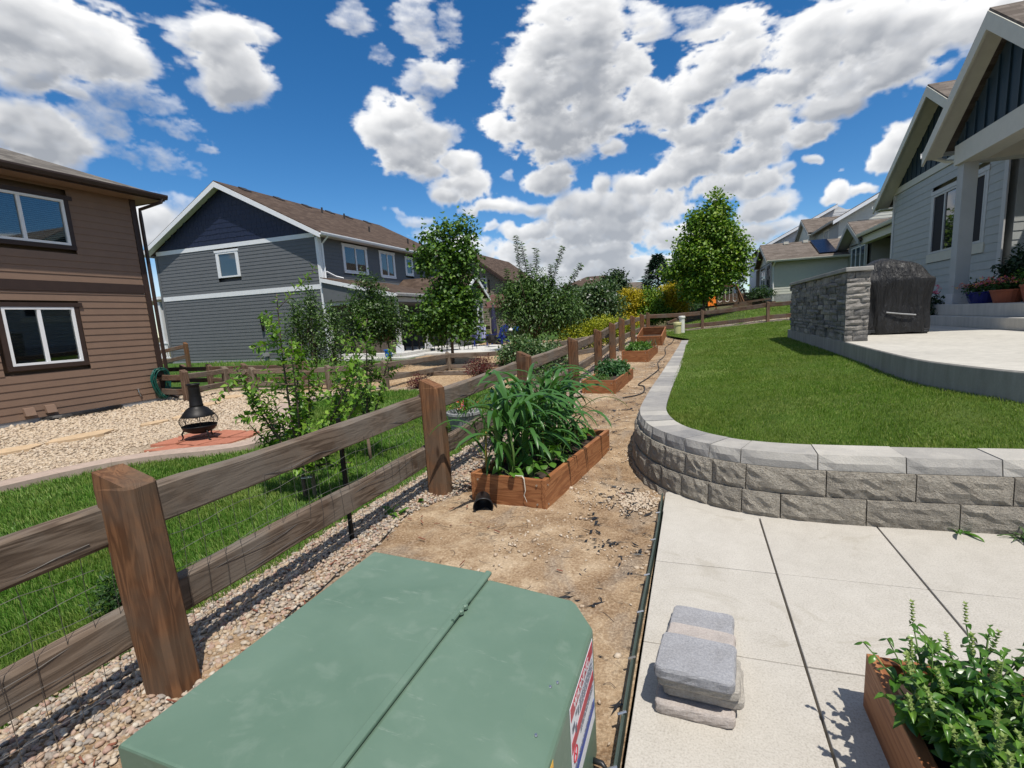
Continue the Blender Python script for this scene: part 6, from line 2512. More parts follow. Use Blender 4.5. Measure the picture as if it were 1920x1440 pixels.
def flag(name, pts, z, th, mat, label=None, cat=None, group=None, parent=None):
    n = len(pts)
    mb = MB()
    P = []
    for i in range(n):
        a, b = pts[i], pts[(i + 1) % n]
        for k in range(3):
            t = k / 3
            j = .02 if k else .0
            P.append((a[0] + (b[0] - a[0]) * t + rng.uniform(-j, j), a[1] + (b[1] - a[1]) * t + rng.uniform(-j, j)))
    mb.prism(P, z - .05, z + th)
    o = mb.build(name, mat, parent, bevel=.006)
    if label:
        tag(o, label, cat, group)
    return o


MT['flag_tan'] = concrete_mat('tan_sandstone', (.55, .40, .25), .35)
MT['flag_red'] = concrete_mat('red_sandstone', (.42, .165, .105), .4)
gp = 'tan stepping stones laid in the gravel'
for (cx_, cy_, rx_, ry_, lab_) in ((-11.05, 4.90, .26, .42, 'tan sandstone stepping stone nearest the left picture edge'),
                                   (-11.03, 5.92, .27, .58, 'long tan sandstone stepping stone below the two vent hoods'),
                                   (-10.80, 7.05, .17, .30, 'pale stepping stone between the long one and the chiminea'),
                                   (-10.85, 7.68, .20, .22, 'small tan stepping stone half behind the chiminea belly'),
                                   (-11.45, 8.45, .28, .30, 'cream stepping stone just behind the chiminea chimney'),
                                   (-11.95, 9.20, .30, .34, 'tan stepping stone next but one before the braced gate'),
                                   (-12.50, 10.30, .42, .36, 'broad tan stepping stone in front of the braced gate')):
    k = 7
    pts = [(cx_ + rx_ * math.cos(2 * PI * i / k + .3) * rng.uniform(.8, 1.1), cy_ + ry_ * math.sin(2 * PI * i / k + .3) * rng.uniform(.8, 1.1)) for i in range(k)]
    flag('stepping_stone', pts, -.15, .045, MT['flag_tan'], lab_, 'stepping stone', gp)
pad = thing('flagstone_pad', 'patch of red sandstone flags laid under the chiminea', 'paving', (-8.0, 5.9, -.15))
cells = [[(-8.35, 5.22), (-7.85, 5.25), (-7.78, 5.58), (-8.2, 5.62)], [(-7.80, 5.27), (-7.28, 5.42), (-7.35, 5.75), (-7.73, 5.6)], [(-8.62, 5.5), (-8.26, 5.66), (-8.3, 6.1), (-8.72, 6.0)],
         [(-8.2, 5.68), (-7.76, 5.63), (-7.72, 6.1), (-8.24, 6.12)], [(-7.70, 5.66), (-7.3, 5.82), (-7.32, 6.2), (-7.67, 6.12)], [(-8.75, 6.06), (-8.32, 6.17), (-8.4, 6.6), (-8.8, 6.45)],
         [(-8.27, 6.18), (-7.72, 6.16), (-7.78, 6.62), (-8.34, 6.66)], [(-7.66, 6.18), (-7.33, 6.26), (-7.45, 6.6), (-7.72, 6.64)]]
for c_ in cells:
    flag('flagstone', c_, -.15, .035 + rng.uniform(-.004, .004), MT['flag_red'], parent=pad)

# ---- pedestals at the end of the path
wp = thing('white_pedestal', 'tall white plastic utility pedestal by the far cross fence', 'utility post', (-.56, 24.5, g1(-.56, 24.5)))
mb = MB()
mb.lathe([(.13, -.05), (.13, .78), (.15, .79), (.155, .86), (.14, .90), (0, .91)], tuple(wp.location), 16)
mb.build('shell', MT['white_plastic'], wp, smooth=False)
tp = thing('tan_pedestal', 'short pale yellow utility pedestal in front of the white one', 'utility post', (-.74, 23.7, g1(-.74, 23.7)))
mb = MB()
mb.lathe([(.165, -.05), (.165, .50), (.19, .51), (.19, .60), (.17, .64), (0, .65)], tuple(tp.location), 16)
mb.build('shell', MT['tan_plastic'], tp, smooth=False)


# ---- furniture round the grey house
def wicker(label, x0, x1, y0, y1, z0, z1):
    t_ = thing('wicker_box', label, 'storage box', ((x0 + x1) / 2, (y0 + y1) / 2, z0))
    mb = MB()
    mb.box(x0, x1, y0, y1, z0, z1 - .05)
    mb.build('body', MT['wicker'], t_, bevel=.01)
    mb = MB()
    mb.box(x0 - .02, x1 + .02, y0 - .02, y1 + .02, z1 - .048, z1)
    mb.build('lid', MT['wicker'], t_, bevel=.01)
    return t_


wicker('long brown wicker storage box on the grey house porch', -15.1, -13.75, 19.2, 19.9, .42, 1.05)
wicker('short brown wicker storage box beside the white porch post', -13.68, -12.95, 19.15, 19.75, .42, .98)
bt = thing('bar_table', 'tall dark bar table on the grey house porch', 'table', (-12.95, 20.4, .42))
mb = MB()
mb.box(-13.5, -12.5, 20.0, 20.8, 1.45, 1.50)
mb.build('table_top', MT['black_metal'], bt)
for (x, y) in ((-13.4, 20.1), (-12.6, 20.1), (-13.4, 20.7), (-12.6, 20.7)):
    mb = MB()
    mb.box(x - .03, x + .03, y - .03, y + .03, .42, 1.448)
    mb.build('leg', MT['black_metal'], bt)
bk = thing('blue_bucket', 'bright blue plastic bucket on the porch step of the grey house', 'bucket', (-12.75, 18.35, .27))
mb = MB()
mb.lathe([(0, .0), (.13, 0), (.17, .30), (.20, .31), (.20, .34), (.165, .34), (.12, .03), (0, .03)], tuple(bk.location), 14)
mb.build('pail', MT['blue_plastic'], bk)
smk = thing('kettle_smoker', 'black round kettle smoker at the end of the grey house porch', 'smoker', (-15.5, 18.95, .42))
mb = MB()
mb.lathe([(.0, .55), (.2, .58), (.30, .75), (.30, .95), (.22, 1.12), (0, 1.18)], tuple(smk.location), 14)
mb.build('kettle', MT['black_metal'], smk, smooth=True)
for a in (0, 2.1, 4.2):
    mb = MB()
    mb.tube([(-15.5 + .2 * math.cos(a), 18.95 + .2 * math.sin(a), 1.0), (-15.5 + .3 * math.cos(a), 18.95 + .3 * math.sin(a), .42)], .015, 5)
    mb.build('leg', MT['black_metal'], smk)


def adirondack(label, x, y, z, rz):
    t_ = thing('adirondack_chair', label, 'chair', (x, y, z), rz, 'blue adirondack chairs on the patio')

    def P(name, mb):
        mb.build(name, MT['blue_chair'], t_, local=True)
    for k in range(5):
        mb = MB()
        xx = -.24 + k * .12
        mb.beam((xx, .22, .30), (xx * 1.15, .62, 1.05 - abs(k - 2) * .04), .10, .02, (0, 1, .4))
        P('back_slat', mb)
    for k in range(5):
        mb = MB()
        mb.beam((-.28, -.28 + k * .11, .40 - k * .025), (.28, -.28 + k * .11, .40 - k * .025), .10, .02)
        P('seat_slat', mb)
    for s_ in (-1, 1):
        mb = MB()
        mb.beam((s_ * .30, -.32, .38), (s_ * .30, .70, .06), .025, .12)
        P('rear_leg', mb)
        mb = MB()
        mb.box(s_ * .34 - .03, s_ * .34 + .03, -.32, -.20, 0, .54)
        P('front_leg', mb)
        mb = MB()
        mb.box(s_ * .36 - .075, s_ * .36 + .075, -.40, .36, .54, .565)
        P('armrest', mb)
    return t_


adirondack('blue slatted garden chair nearest the grey house wall on the white patio', -10.85, 24.0, .32, RAD(25))
adirondack('blue slatted garden chair under the folded umbrella', -10.2, 25.1, .32, RAD(-15))
um = thing('patio_umbrella', 'folded navy patio umbrella standing behind the blue chairs', 'umbrella', (-10.7, 25.6, .32))
mb = MB()
mb.tube([(-10.7, 25.6, .32), (-10.7, 25.6, 2.5)], .025, 8)
mb.build('pole', MT['steel'], um)
mb = MB()
prof = [(.05, .75), (.13, .80), (.17, 1.1), (.15, 1.6), (.10, 2.2), (.03, 2.5)]
mb.lathe(prof, (-10.7, 25.6, 0), 10)
mb.build('folded_canopy', MT['umbrella'], um)
mb = MB()
mb.lathe([(0, .32), (.26, .32), (.26, .38), (.05, .42), (.05, .6), (0, .6)], (-10.7, 25.6, 0), 14)
mb.build('base', MT['black_metal'], um)
fp = thing('fire_pit', 'small black fire pit in front of the blue chairs', 'fire pit', (-9.75, 22.9, .32))
mb = MB()
mb.lathe([(0, .16), (.2, .18), (.30, .30), (.33, .36), (.30, .37), (.2, .24), (0, .22)], tuple(fp.location), 14)
mb.build('bowl', MT['black_metal'], fp)
mb = MB()
mb.lathe([(.30, .37), (.25, .52), (.12, .60), (0, .62)], tuple(fp.location), 10)
mb.build('spark_screen', MT['black_metal'], fp)
for a in (.4, 2.5, 4.6):
    mb = MB()
    mb.tube([(fp.location.x + .22 * math.cos(a), fp.location.y + .22 * math.sin(a), .60), (fp.location.x + .34 * math.cos(a), fp.location.y + .34 * math.sin(a), .32)], .014, 5)
    mb.build('leg', MT['black_metal'], fp)
dt = thing('dining_table', 'black metal garden table under the maple on the white patio', 'table', (-11.2, 21.2, .32))
mb = MB()
mb.lathe([(0, .72), (.62, .72), (.64, .735), (.62, .75), (0, .75)], tuple(dt.location), 20)
mb.build('table_top', MT['black_metal'], dt)
for a in (.8, 2.37, 3.94, 5.5):
    mb = MB()
    mb.tube([(-11.2 + .4 * math.cos(a), 21.2 + .4 * math.sin(a), 1.04), (-11.2 + .45 * math.cos(a), 21.2 + .45 * math.sin(a), .32)], .02, 5)
    mb.build('leg', MT['black_metal'], dt)


def metal_chair(label, x, y, z, rz):
    t_ = thing('metal_chair', label, 'chair', (x, y, z), rz, 'black metal chairs round the garden table')
    mb = MB()
    mb.box(-.24, .24, -.22, .24, .43, .46)
    mb.build('seat', MT['black_metal'], t_, local=True)
    mb = MB()
    for s_ in (-1, 1):
        mb.tube([(s_ * .23, .22, .45), (s_ * .23, .30, .95)], .015, 5)
    for zz in (.6, .72, .84, .95):
        mb.tube([(-.23, .24 + (zz - .45) * .16, zz), (.23, .24 + (zz - .45) * .16, zz)], .012, 5)
    for xx in (-.12, 0, .12):
        mb.tube([(xx, .25, .5), (xx, .30, .95)], .008, 4)
    mb.build('back_frame', MT['black_metal'], t_, local=True)
    for (a, b) in ((-.21, -.19), (.21, -.19), (-.21, .21), (.21, .21)):
        mb = MB()
        mb.tube([(a, b, .44), (a * 1.1, b * 1.15, 0)], .014, 5)
        mb.build('leg', MT['black_metal'], t_, local=True)


metal_chair('black metal chair nearest the fence at the garden table', -11.0, 20.25, .32, RAD(180))
metal_chair('black metal chair at the blue chairs\' end of the garden table', -10.25, 21.4, .32, RAD(-90))
metal_chair('black metal chair on the porch side of the garden table', -12.1, 21.1, .32, RAD(90))
toy = thing('water_table', 'dark raised tub holding a blue and white toy behind the shrub', 'play table', (-9.0, 24.2, .4))
mb = MB()
mb.lathe([(0, .40), (.5, .40), (.58, .62), (.54, .62), (.46, .46), (0, .46)], (-9.0, 24.2, .4), 14)
mb.build('tub', MT['black_plastic'], toy)
for a in (.7, 2.3, 3.9, 5.5):
    mb = MB()
    mb.tube([(-9.0 + .4 * math.cos(a), 24.2 + .4 * math.sin(a), .82), (-9.0 + .45 * math.cos(a), 24.2 + .45 * math.sin(a), .35)], .03, 5)
    mb.build('leg', MT['black_plastic'], toy)
ball = thing('toy_boat', 'blue and white plastic toy resting on the dark tub', 'toy', (-8.95, 24.15, 1.0))
mb = MB()
mb.lathe([(0, 0), (.16, .0), (.22, .08), (.18, .20), (.06, .26), (0, .27)], (-8.85, 24.15, 1.0), 12)
mb.build('hull', MT['blue_plastic'], ball, smooth=True)
mb = MB()
mb.lathe([(0, 0), (.13, .0), (.17, .07), (.12, .17), (0, .21)], (-9.12, 24.12, 1.0), 12)
mb.build('cabin', MT['white_plastic'], ball, smooth=True)

# ---- swing set beyond the cross fence
sg = thing('swing_set', 'wooden swing set with an orange slide beyond the far cross fence', 'swing set', (2.1, 38, 1.7))
mb = MB()
for (a, b) in (((3.25, 38.6, 1.7), (2.85, 38, 3.15)), ((3.4, 37.4, 1.7), (2.85, 38, 3.15))):
    mb = MB()
    mb.beam(a, b, .10, .10)
    mb.build('leg', MT['post'], sg)
board('top_beam', (.9, 38, 3.2), (2.95, 38, 3.2), .12, .14, MT['post'], sg)
for k in range(3):
    mb = MB()
    x = 1.6 + k * .5
    mb.tube([(x, 38, 3.15), (x + .03, 38, 2.15)], .015, 4)
    mb.tube([(x + .3, 38, 3.15), (x + .27, 38, 2.15)], .015, 4)
    mb.tube([(x + .03, 38, 2.15), (x + .15, 38, 2.08), (x + .27, 38, 2.15)], .02, 4)
    mb.build('swing', MT['white_plastic'], sg)
mb = MB()
mb.hexa([(.95, 37.6, 1.75), (1.5, 37.6, 1.75), (1.5, 37.65, 1.75), (.95, 37.65, 1.75)], [(.9, 37.9, 2.9), (1.42, 37.9, 2.9), (1.42, 37.95, 2.9), (.9, 37.95, 2.9)])
mb.build('slide', MT['orange'], sg)
for k in range(5):
    mb = MB()
    mb.box(.62, .95, 37.98, 38.06, 1.9 + k * .22, 2.05 + k * .22)
    mb.build('ladder_board', MT['post_dark'], sg)
for (x, z0) in ((.62, 1.4), (.95, 1.4), (1.5, 1.4)):
    mb = MB()
    mb.box(x - .05, x + .05, 38.0, 38.1, z0, 3.25)
    mb.build('tower_post', MT['post'], sg)
terr = thing('timber_terrace', 'stepped brown timber terraces in the neighbour garden beyond the cross fence', 'terrace', (3.5, 34, 1.5))
for k, (xa, xb, y, z0, z1) in enumerate(((-.5, 2.4, 33.2, .9, 1.30), (1.2, 4.4, 34.0, 1.2, 1.62), (2.4, 5.0, 35.0, 1.5, 1.95), (1.2, 4.8, 39.5, 1.8, 2.7), (-3.6, -.2, 38.5, .9, 1.65))):
    n = 2 if k < 3 else 4
    for j in range(n):
        h_ = (z1 - z0) / n
        mb = MB()
        mb.box(xa + j * .03, xb - j * .04, y, y + .15, z0 + j * h_ + .005, z0 + (j + 1) * h_ - .01)
        mb.build('timber', MT['rail_brown'], terr)
gb = thing('long_timber_rail', 'dark sloping handrail rising through the neighbour garden', 'rail', (-1, 33, 1))
mb = MB()
mb.beam((-1.6, 31.5, .9), (.6, 34.5, 1.75), .12, .14)
mb.beam((.6, 34.5, 1.75), (4.6, 34.5, 2.1), .10, .12)
mb.build('handrail', MT['rail_brown'], gb)

# ================================================================== plants
G = {
    'apple': leafmat('apple_leaf', [(.060, .135, .014), (.10, .21, .02), (.16, .30, .032), (.25, .39, .055)], .42),
    'apple2': leafmat('dark_young_leaf', [(.045, .10, .014), (.08, .165, .02), (.13, .24, .03), (.20, .31, .05)], .45),
    'pear': leafmat('pear_leaf', [(.020, .046, .011), (.032, .075, .015), (.055, .11, .022), (.10, .17, .04)], .38),
    'maple_d': leafmat('dark_maple_leaf', [(.030, .072, .012), (.050, .12, .016), (.09, .185, .024), (.16, .27, .042)], .45),
    'maple_l': leafmat('light_maple_leaf', [(.050, .12, .014), (.10, .20, .020), (.17, .28, .03), (.29, .38, .05)], .45),
    'bush': leafmat('tall_shrub_leaf', [(.032, .072, .018), (.052, .11, .024), (.08, .15, .035), (.14, .22, .07)], .40),
    'vib': leafmat('pale_shrub_leaf', [(.035, .075, .025), (.06, .115, .04), (.10, .16, .065), (.17, .23, .12)], .45),
    'spirea': leafmat('yellow_green_leaf', [(.17, .21, .014), (.27, .31, .020), (.36, .38, .028), (.42, .40, .035)], .5),
    'yellow': leafmat('golden_leaf', [(.30, .24, .012), (.46, .35, .016), (.55, .42, .02), (.42, .36, .03)], .5),
    'hyd': leafmat('pale_edged_leaf', [(.030, .075, .020), (.055, .115, .032), (.10, .17, .06), (.26, .31, .17)], .42),
    'red': leafmat('dark_red_leaf', [(.055, .010, .012), (.095, .016, .018), (.14, .03, .025), (.10, .03, .02)], .45),
    'conifer': leafmat('blue_green_needle', [(.026, .055, .036), (.038, .075, .048), (.055, .10, .066)], .6, trans=.05),
    'far': leafmat('distant_leaf', [(.016, .036, .012), (.025, .055, .016), (.04, .08, .022)], .6, trans=.1),
    'dark': leafmat('dark_bushy_leaf', [(.016, .045, .010), (.026, .070, .013), (.045, .10, .018)], .5),
    'corn': leafmat('corn_leaf', [(.036, .11, .028), (.055, .15, .036), (.09, .20, .045)], .36, trans=.3),
    'bean': leafmat('bean_leaf', [(.040, .12, .018), (.075, .185, .022), (.13, .26, .030)], .45, trans=.3),
    'potato': leafmat('mound_leaf', [(.024, .085, .028), (.045, .125, .038), (.09, .18, .062)], .5),
    'greens': leafmat('salad_leaf', [(.038, .105, .016), (.075, .17, .022), (.13, .24, .034)], .45),
    'onion': leafmat('onion_blade', [(.07, .13, .085), (.11, .18, .12)], .4),
    'basil': leafmat('basil_leaf', [(.030, .098, .015), (.050, .135, .018), (.085, .19, .024), (.13, .25, .035)], .30, trans=.28, spec=.5),
    'spike': leafmat('basil_flower_spike', [(.16, .24, .05), (.24, .32, .09), (.30, .36, .13)], .6),
    'tomato': leafmat('tomato_leaf', [(.010, .030, .012), (.018, .045, .016), (.028, .06, .02)], .5),
}


def unit(a):
    return a / (np.linalg.norm(a, axis=-1, keepdims=True) + 1e-9)


def leaf_arrays(P, D, N, Ln, Wd, fold=.18, curl=.0):
    """folded four-point leaves; returns verts, tris"""
    D, N = unit(D), np.asarray(N, float)
    S = unit(np.cross(D, N))
    N = unit(np.cross(S, D))
    Ln, Wd = np.asarray(Ln)[:, None], np.asarray(Wd)[:, None]
    base = P
    mid = P + D * Ln * .42
    left = mid + S * Wd * .5 + N * Wd * fold
    right = mid - S * Wd * .5 + N * Wd * fold
    tip = P + D * Ln - N * Ln * curl
    n = len(P)
    V = np.stack([base, left, tip, right], 1).reshape(-1, 3)
    i = np.arange(n)[:, None] * 4
    T = np.concatenate([i + [[0, 2, 1]], i + [[0, 3, 2]]], 1).reshape(-1, 3)
    return V, T


def crown_leaves(seed, blobs, clusters, per, cr, L_, W_, droop=.35, shell=2.4, gap=.0):
    r = np.random.default_rng(seed)
    B = np.array(blobs, float)
    vol = B[:, 3] * B[:, 4] * B[:, 5]
    if B.shape[1] > 6:
        vol = vol * B[:, 6]
    bi = r.choice(len(B), clusters, p=vol ** .8 / (vol ** .8).sum())
    u = unit(r.normal(size=(clusters, 3)))
    rad = r.uniform(.02, 1, clusters) ** (1 / shell)
    C_ = B[bi, :3] + u * rad[:, None] * B[bi, 3:6] * (1 + .10 * r.normal(size=(clusters, 1)))
    out = unit(u * np.array([1, 1, .8]) + np.array([0, 0, .25]))
    P = np.repeat(C_, per, 0) + r.normal(size=(clusters * per, 3)) * cr
    O = np.repeat(out, per, 0)
    n = len(P)
    D = O * .7 + r.normal(size=(n, 3)) * .6 + np.array([0, 0, -droop])
    N = O * .5 + np.array([.1, -.1, .8]) + r.normal(size=(n, 3)) * .45
    s = r.uniform(.65, 1.25, n)
    return leaf_arrays(P, D, N, L_ * s, W_ * s * r.uniform(.85, 1.15, n), curl=.1), C_


def branches(mb, base, fork, tops, r0, seed, n=5):
    r = np.random.default_rng(seed)
    base, fork = np.array(base, float), np.array(fork, float)
    mb.tube([tuple(base), tuple(base * .6 + fork * .4 + r.normal(size=3) * r0 * .5 * np.array([1, 1, 0])), tuple(fork)], [r0 * 1.25, r0 * .95, r0 * .8], 7)
    for t in tops:
        t = np.array(t, float)
        ctrl = fork * .45 + t * .55 + r.normal(size=3) * np.linalg.norm(t - fork) * .07
        pts, rs = [], []
        for k in range(n + 1):
            q = k / n
            p = fork * (1 - q) ** 2 + ctrl * 2 * q * (1 - q) + t * q * q
            pts.append(tuple(p))
            rs.append(r0 * .6 * (1 - q) + r0 * .10)
        mb.tube(pts, rs, 5)


def tree(name, label, cat, base, fork, blobs, clusters, per, cr, L_, W_, mat, seed, r0=.05, group=None, droop=.35, ntops=16, trunk_mat='bark', shell=2.4, extra=None, crown='crown'):
    t = thing(name, label, cat, tuple(base), 0, group)
    (V, T), C_ = crown_leaves(seed, blobs, clusters, per, cr, L_, W_, droop, shell)
    if extra is not None:
        V2, T2 = extra
        T = np.vstack([T, T2 + len(V)])
        V = np.vstack([V, V2])
    np_mesh(crown, V, tris=T, mat=G[mat], parent=t)
    mb = MB()
    r = np.random.default_rng(seed + 1)
    tops = C_[r.choice(len(C_), min(ntops, len(C_)), replace=False)]
    branches(mb, (base[0], base[1], base[2] - .12), fork, tops, r0, seed + 2)
    mb.build('trunk', MT[trunk_mat], t, smooth=True)
    return t


def shoot_leaves(curves, step, L_, W_, seed, droop=.3, ang=.9, taper=True):
    """leaves set along shoot curves"""
    r = np.random.default_rng(seed)
    P, D, N, S = [], [], [], []
    for c in curves:
        c = np.array(c, float)
        d = np.concatenate([[0], np.cumsum(np.linalg.norm(np.diff(c, axis=0), axis=1))])
        tot = d[-1]
        s = tot * .18
        phi = r.uniform(0, 6)
        while s < tot:
            p = np.array([np.interp(s, d, c[:, k]) for k in range(3)])
            q = np.array([np.interp(min(s + .03, tot), d, c[:, k]) for k in range(3)])
            ax = unit(q - p + 1e-6)
            side = unit(np.cross(ax, [math.cos(phi), math.sin(phi), .2]))
            dd = ax * (1 - ang * .5) + side * ang + np.array([0, 0, -droop * r.uniform(.3, 1)])
            P.append(p + r.normal(size=3) * .006)
            D.append(dd)
            N.append(ax * .5 + np.array([0, -.1, .7]) + r.normal(size=3) * .35)
            k = 1.0 if not taper else (1.0 - .5 * (s / tot) ** 2)
            S.append(k * r.uniform(.75, 1.2))
            phi += 2.4
            s += step * r.uniform(.7, 1.3)
    S = np.array(S)
    return leaf_arrays(np.array(P), np.array(D), np.array(N), L_ * S, W_ * S, curl=.12)


def bez(a, b, c, n=10):
    a, b, c = (np.array(q, float) for q in (a, b, c))
    return [tuple(a * (1 - t) ** 2 + b * 2 * t * (1 - t) + c * t * t) for t in np.linspace(0, 1, n)]


def young_tree(label, base, shoots, mat, seed, step, L_, W_, r0=.018, twigs=11, group=None, fork_z=.35):
    t = thing('young_tree', label, 'tree', tuple(base), 0, group)
    r = np.random.default_rng(seed)
    fork = (base[0] - .02, base[1], base[2] + fork_z)
    curves = []
    mb = MB()
    mb.tube([(base[0], base[1], base[2] - .1), fork], [r0 * 1.2, r0], 7)
    for tip, bulge in shoots:
        tip = np.array(tip, float)
        f = np.array(fork)
        ctrl = f * .5 + tip * .5 + np.array(bulge, float)
        c = bez(f, ctrl, tip, 12)
        curves.append(c)
        mb.tube(c, [r0 * .65 * (1 - i / 12) + .003 for i in range(12)], 5)
        for k in range(twigs):
            i = r.integers(3, 11)
            p = np.array(c[i])
            ln = np.linalg.norm(tip - f) * r.uniform(.16, .34)
            dirv = unit(unit(tip - f) * .6 + r.normal(size=3) * .75 + np.array([0, 0, .35])) * ln
            c2 = bez(p, p + dirv * .5 + np.array([0, 0, -.01]), p + dirv, 6)
            curves.append(c2)
            mb.tube(c2, [.004, .0035, .003, .003, .0025, .002], 4)
    V, T = shoot_leaves(curves, step, L_, W_, seed + 5)
    np_mesh('crown', V, tris=T, mat=G[mat], parent=t)
    mb.build('trunk', MT['bark'], t, smooth=True)
    return t


# ---- young fruit trees just over the fence
bx_, by_, bz_ = -3.94, 3.95, -.15
young_tree('bright green young apple tree tied to a stake on the left lawn', (bx_, by_, bz_),
           [((-3.98, 3.95, 2.02), (-.08, 0, .1)), ((-4.78, 4.05, .72), (-.05, 0, -.05)), ((-4.45, 3.75, 1.35), (-.12, 0, 0)), ((-4.22, 4.3, 1.55), (0, .1, 0)), ((-3.75, 3.8, 1.42), (.05, 0, .05)),
            ((-3.05, 4.0, 1.50), (.1, 0, -.05)), ((-3.02, 3.95, 1.08), (.1, 0, -.08)), ((-3.35, 4.25, 1.28), (.05, .1, 0)), ((-4.55, 4.25, 1.0), (-.1, .05, 0)), ((-3.55, 4.3, .95), (.1, .1, 0)),
            ((-4.25, 3.8, 1.05), (0, -.1, 0)), ((-3.4, 3.8, .75), (.1, 0, -.05)), ((-3.95, 4.2, 1.15), (0, .1, 0)), ((-3.35, 4.0, .28), (.1, 0, .05)), ((-4.45, 3.9, .25), (-.1, 0, .1)), ((-3.62, 3.7, .25), (0, -.1, .1))],
           'apple', 101, .022, .095, .056, .02, 8)
young_tree('darker young fruit tree behind the apple tree on the left lawn', (-4.15, 5.35, -.15),
           [((-3.95, 5.3, 1.75), (0, 0, .1)), ((-4.3, 5.4, 1.45), (0, 0, .1)), ((-3.75, 5.5, 1.45), (.05, 0, 0)), ((-4.6, 5.3, 1.05), (-.1, 0, 0)), ((-4.15, 5.6, 1.25), (0, 0, 0))],
           'apple2', 140, .022, .09, .052, .02, 8)
ts = thing('tree_stake', 'short wooden stake tied to the trunk of the young apple tree', 'stake', (-3.85, 3.98, -.15))
mb = MB()
mb.tube([(-3.86, 3.99, -.25), (-3.85, 3.98, .18)], .022, 7)
mb.build('stake', MT['post_grey'], ts)
mb = MB()
mb.tube([(-3.955, 3.93, .10), (-3.90, 3.925, .105), (-3.84, 3.95, .11), (-3.84, 4.0, .11), (-3.95, 3.98, .10), (-3.955, 3.93, .10)], .006, 4)
mb.build('tie', MT['white_plastic'], ts)
for (x, y, h, lab_, sd) in ((-11.15, 12.25, 2.9, 'narrow young pear tree in front of the satellite dish', 160), (-10.5, 12.3, 2.35, 'smaller narrow young pear tree beside the dish', 170),
                            (-11.75, 12.3, 2.5, 'slim young tree left of the satellite dish against grey siding', 180)):
    tree('young_tree', lab_, 'tree', (x, y, -.12), (x, y, .5), [(x, y, h * .58, .36, .36, h * .42), (x + .05, y, h * .85, .16, .16, h * .18)], 260, 8, .075, .085, .05, 'bush', sd, .022,
         'young trees against the grey house', ntops=14)

# ---- trees and tall shrubs by the grey house
tree('pear_tree', 'round-headed dark glossy pear tree on a thin trunk by the grey house porch', 'tree', (-10.50, 15.3, .10), (-10.6, 15.3, 1.1),
     [(-11.15, 15.3, 2.0, 1.12, 1.0, .95), (-11.2, 15.3, 2.75, .55, .55, .85), (-10.8, 15.2, 1.75, .8, .8, .7)], 1000, 10, .12, .10, .066, 'pear', 201, .035, ntops=24)
tree('maple_tree', 'dark green maple with open lopsided crown beside the grey house patio', 'tree', (-8.72, 16.6, .15), (-8.65, 16.6, 1.4),
     [(-8.6, 16.5, 4.35, .62, .7, .5), (-7.75, 16.5, 4.85, .26, .4, .5), (-9.25, 16.5, 4.8, .24, .4, .42), (-8.5, 16.5, 4.95, .22, .3, .35), (-8.4, 16.5, 3.6, .62, .8, .55), (-7.7, 16.4, 4.1, .42, .5, .30), (-9.5, 16.5, 3.75, .35, .4, .22), (-7.6, 16.4, 3.45, .3, .4, .2), (-8.5, 16.5, 2.95, .62, .6, .5),
      (-8.7, 16.4, 2.25, 1.12, 1.0, .75), (-9.2, 16.4, 1.55, .8, .8, .55), (-8.05, 16.4, 1.6, .72, .8, .6), (-9.95, 16.2, 1.75, .55, .5, .25), (-7.75, 16.4, 2.5, .45, .5, .5), (-9.45, 16.5, 4.05, .4, .4, .3)],
     1250, 9, .15, .14, .12, 'maple_d', 211, .06, ntops=34, shell=1.5)
sh_c = [bez((-6.7, 20, 1.5), (-7.0, 20, 3.2), (-7.12, 20, 5.1), 12), bez((-6.6, 20, 2.6), (-6.75, 19.9, 4.2), (-6.82, 19.8, 4.75), 8), bez((-6.4, 20, 1.5), (-6.3, 20, 3.0), (-6.25, 20, 4.5), 12), bez((-6.2, 20, 1.5), (-5.6, 20, 3.2), (-5.1, 20, 4.5), 12),
        bez((-6.0, 20, 1.5), (-5.0, 20, 2.8), (-4.35, 20, 3.75), 12), bez((-7, 20, 1.5), (-7.7, 20, 2.9), (-7.6, 20, 3.8), 10), bez((-6.3, 20, 2), (-6.45, 20, 3.0), (-6.55, 20, 3.9), 10), bez((-5.9, 20, 2), (-5.75, 20, 3.0), (-5.65, 20, 3.8), 10)]
Vx, Tx = shoot_leaves(sh_c, .015, .18, .08, 305, droop=.7, taper=False)
bt_ = tree('tall_shrub', 'tall cherry-like shrub with long leafy shoots standing up into the sky', 'shrub', (-6.5, 20.0, .35), (-6.5, 20, .9),
           [(-6.6, 20, 2.0, 1.55, 1.2, 1.25), (-7.3, 20, 2.4, .9, .8, .9), (-5.7, 20, 2.1, 1.0, .9, 1.0), (-5.0, 20, 1.8, .75, .7, .8), (-6.4, 20, 3.0, 1.1, .7, .5)], 1200, 9, .15, .15, .07, 'bush', 301, .05, droop=.7, ntops=26, extra=(Vx, Tx))
mb = MB()
for c in sh_c:
    mb.tube(c, [.022 * (1 - i / len(c)) + .006 for i in range(len(c))], 5)
mb.build('shoots', MT['bark'], bt_)
tree('viburnum', 'broad grey-green shrub with whitish flower heads right of the tall shrub', 'shrub', (-4.7, 24.5, .45), (-4.7, 24.5, .9),
     [(-5.3, 24.5, 1.9, 1.3, 1.1, 1.1), (-4.3, 24.5, 2.0, 1.1, 1.0, 1.2), (-4.6, 24.5, 2.7, .8, .8, .55)], 900, 9, .13, .16, .105, 'vib', 311, .05, ntops=20)
tree('barberry', 'dark red barberry bush, the larger one, behind the long fence', 'shrub', (-5.95, 12.9, -.06), (-5.95, 12.9, .05),
     [(-5.95, 12.9, .28, .42, .4, .30), (-5.7, 12.8, .40, .30, .3, .30)], 210, 9, .05, .05, .028, 'red', 321, .015, ntops=20)
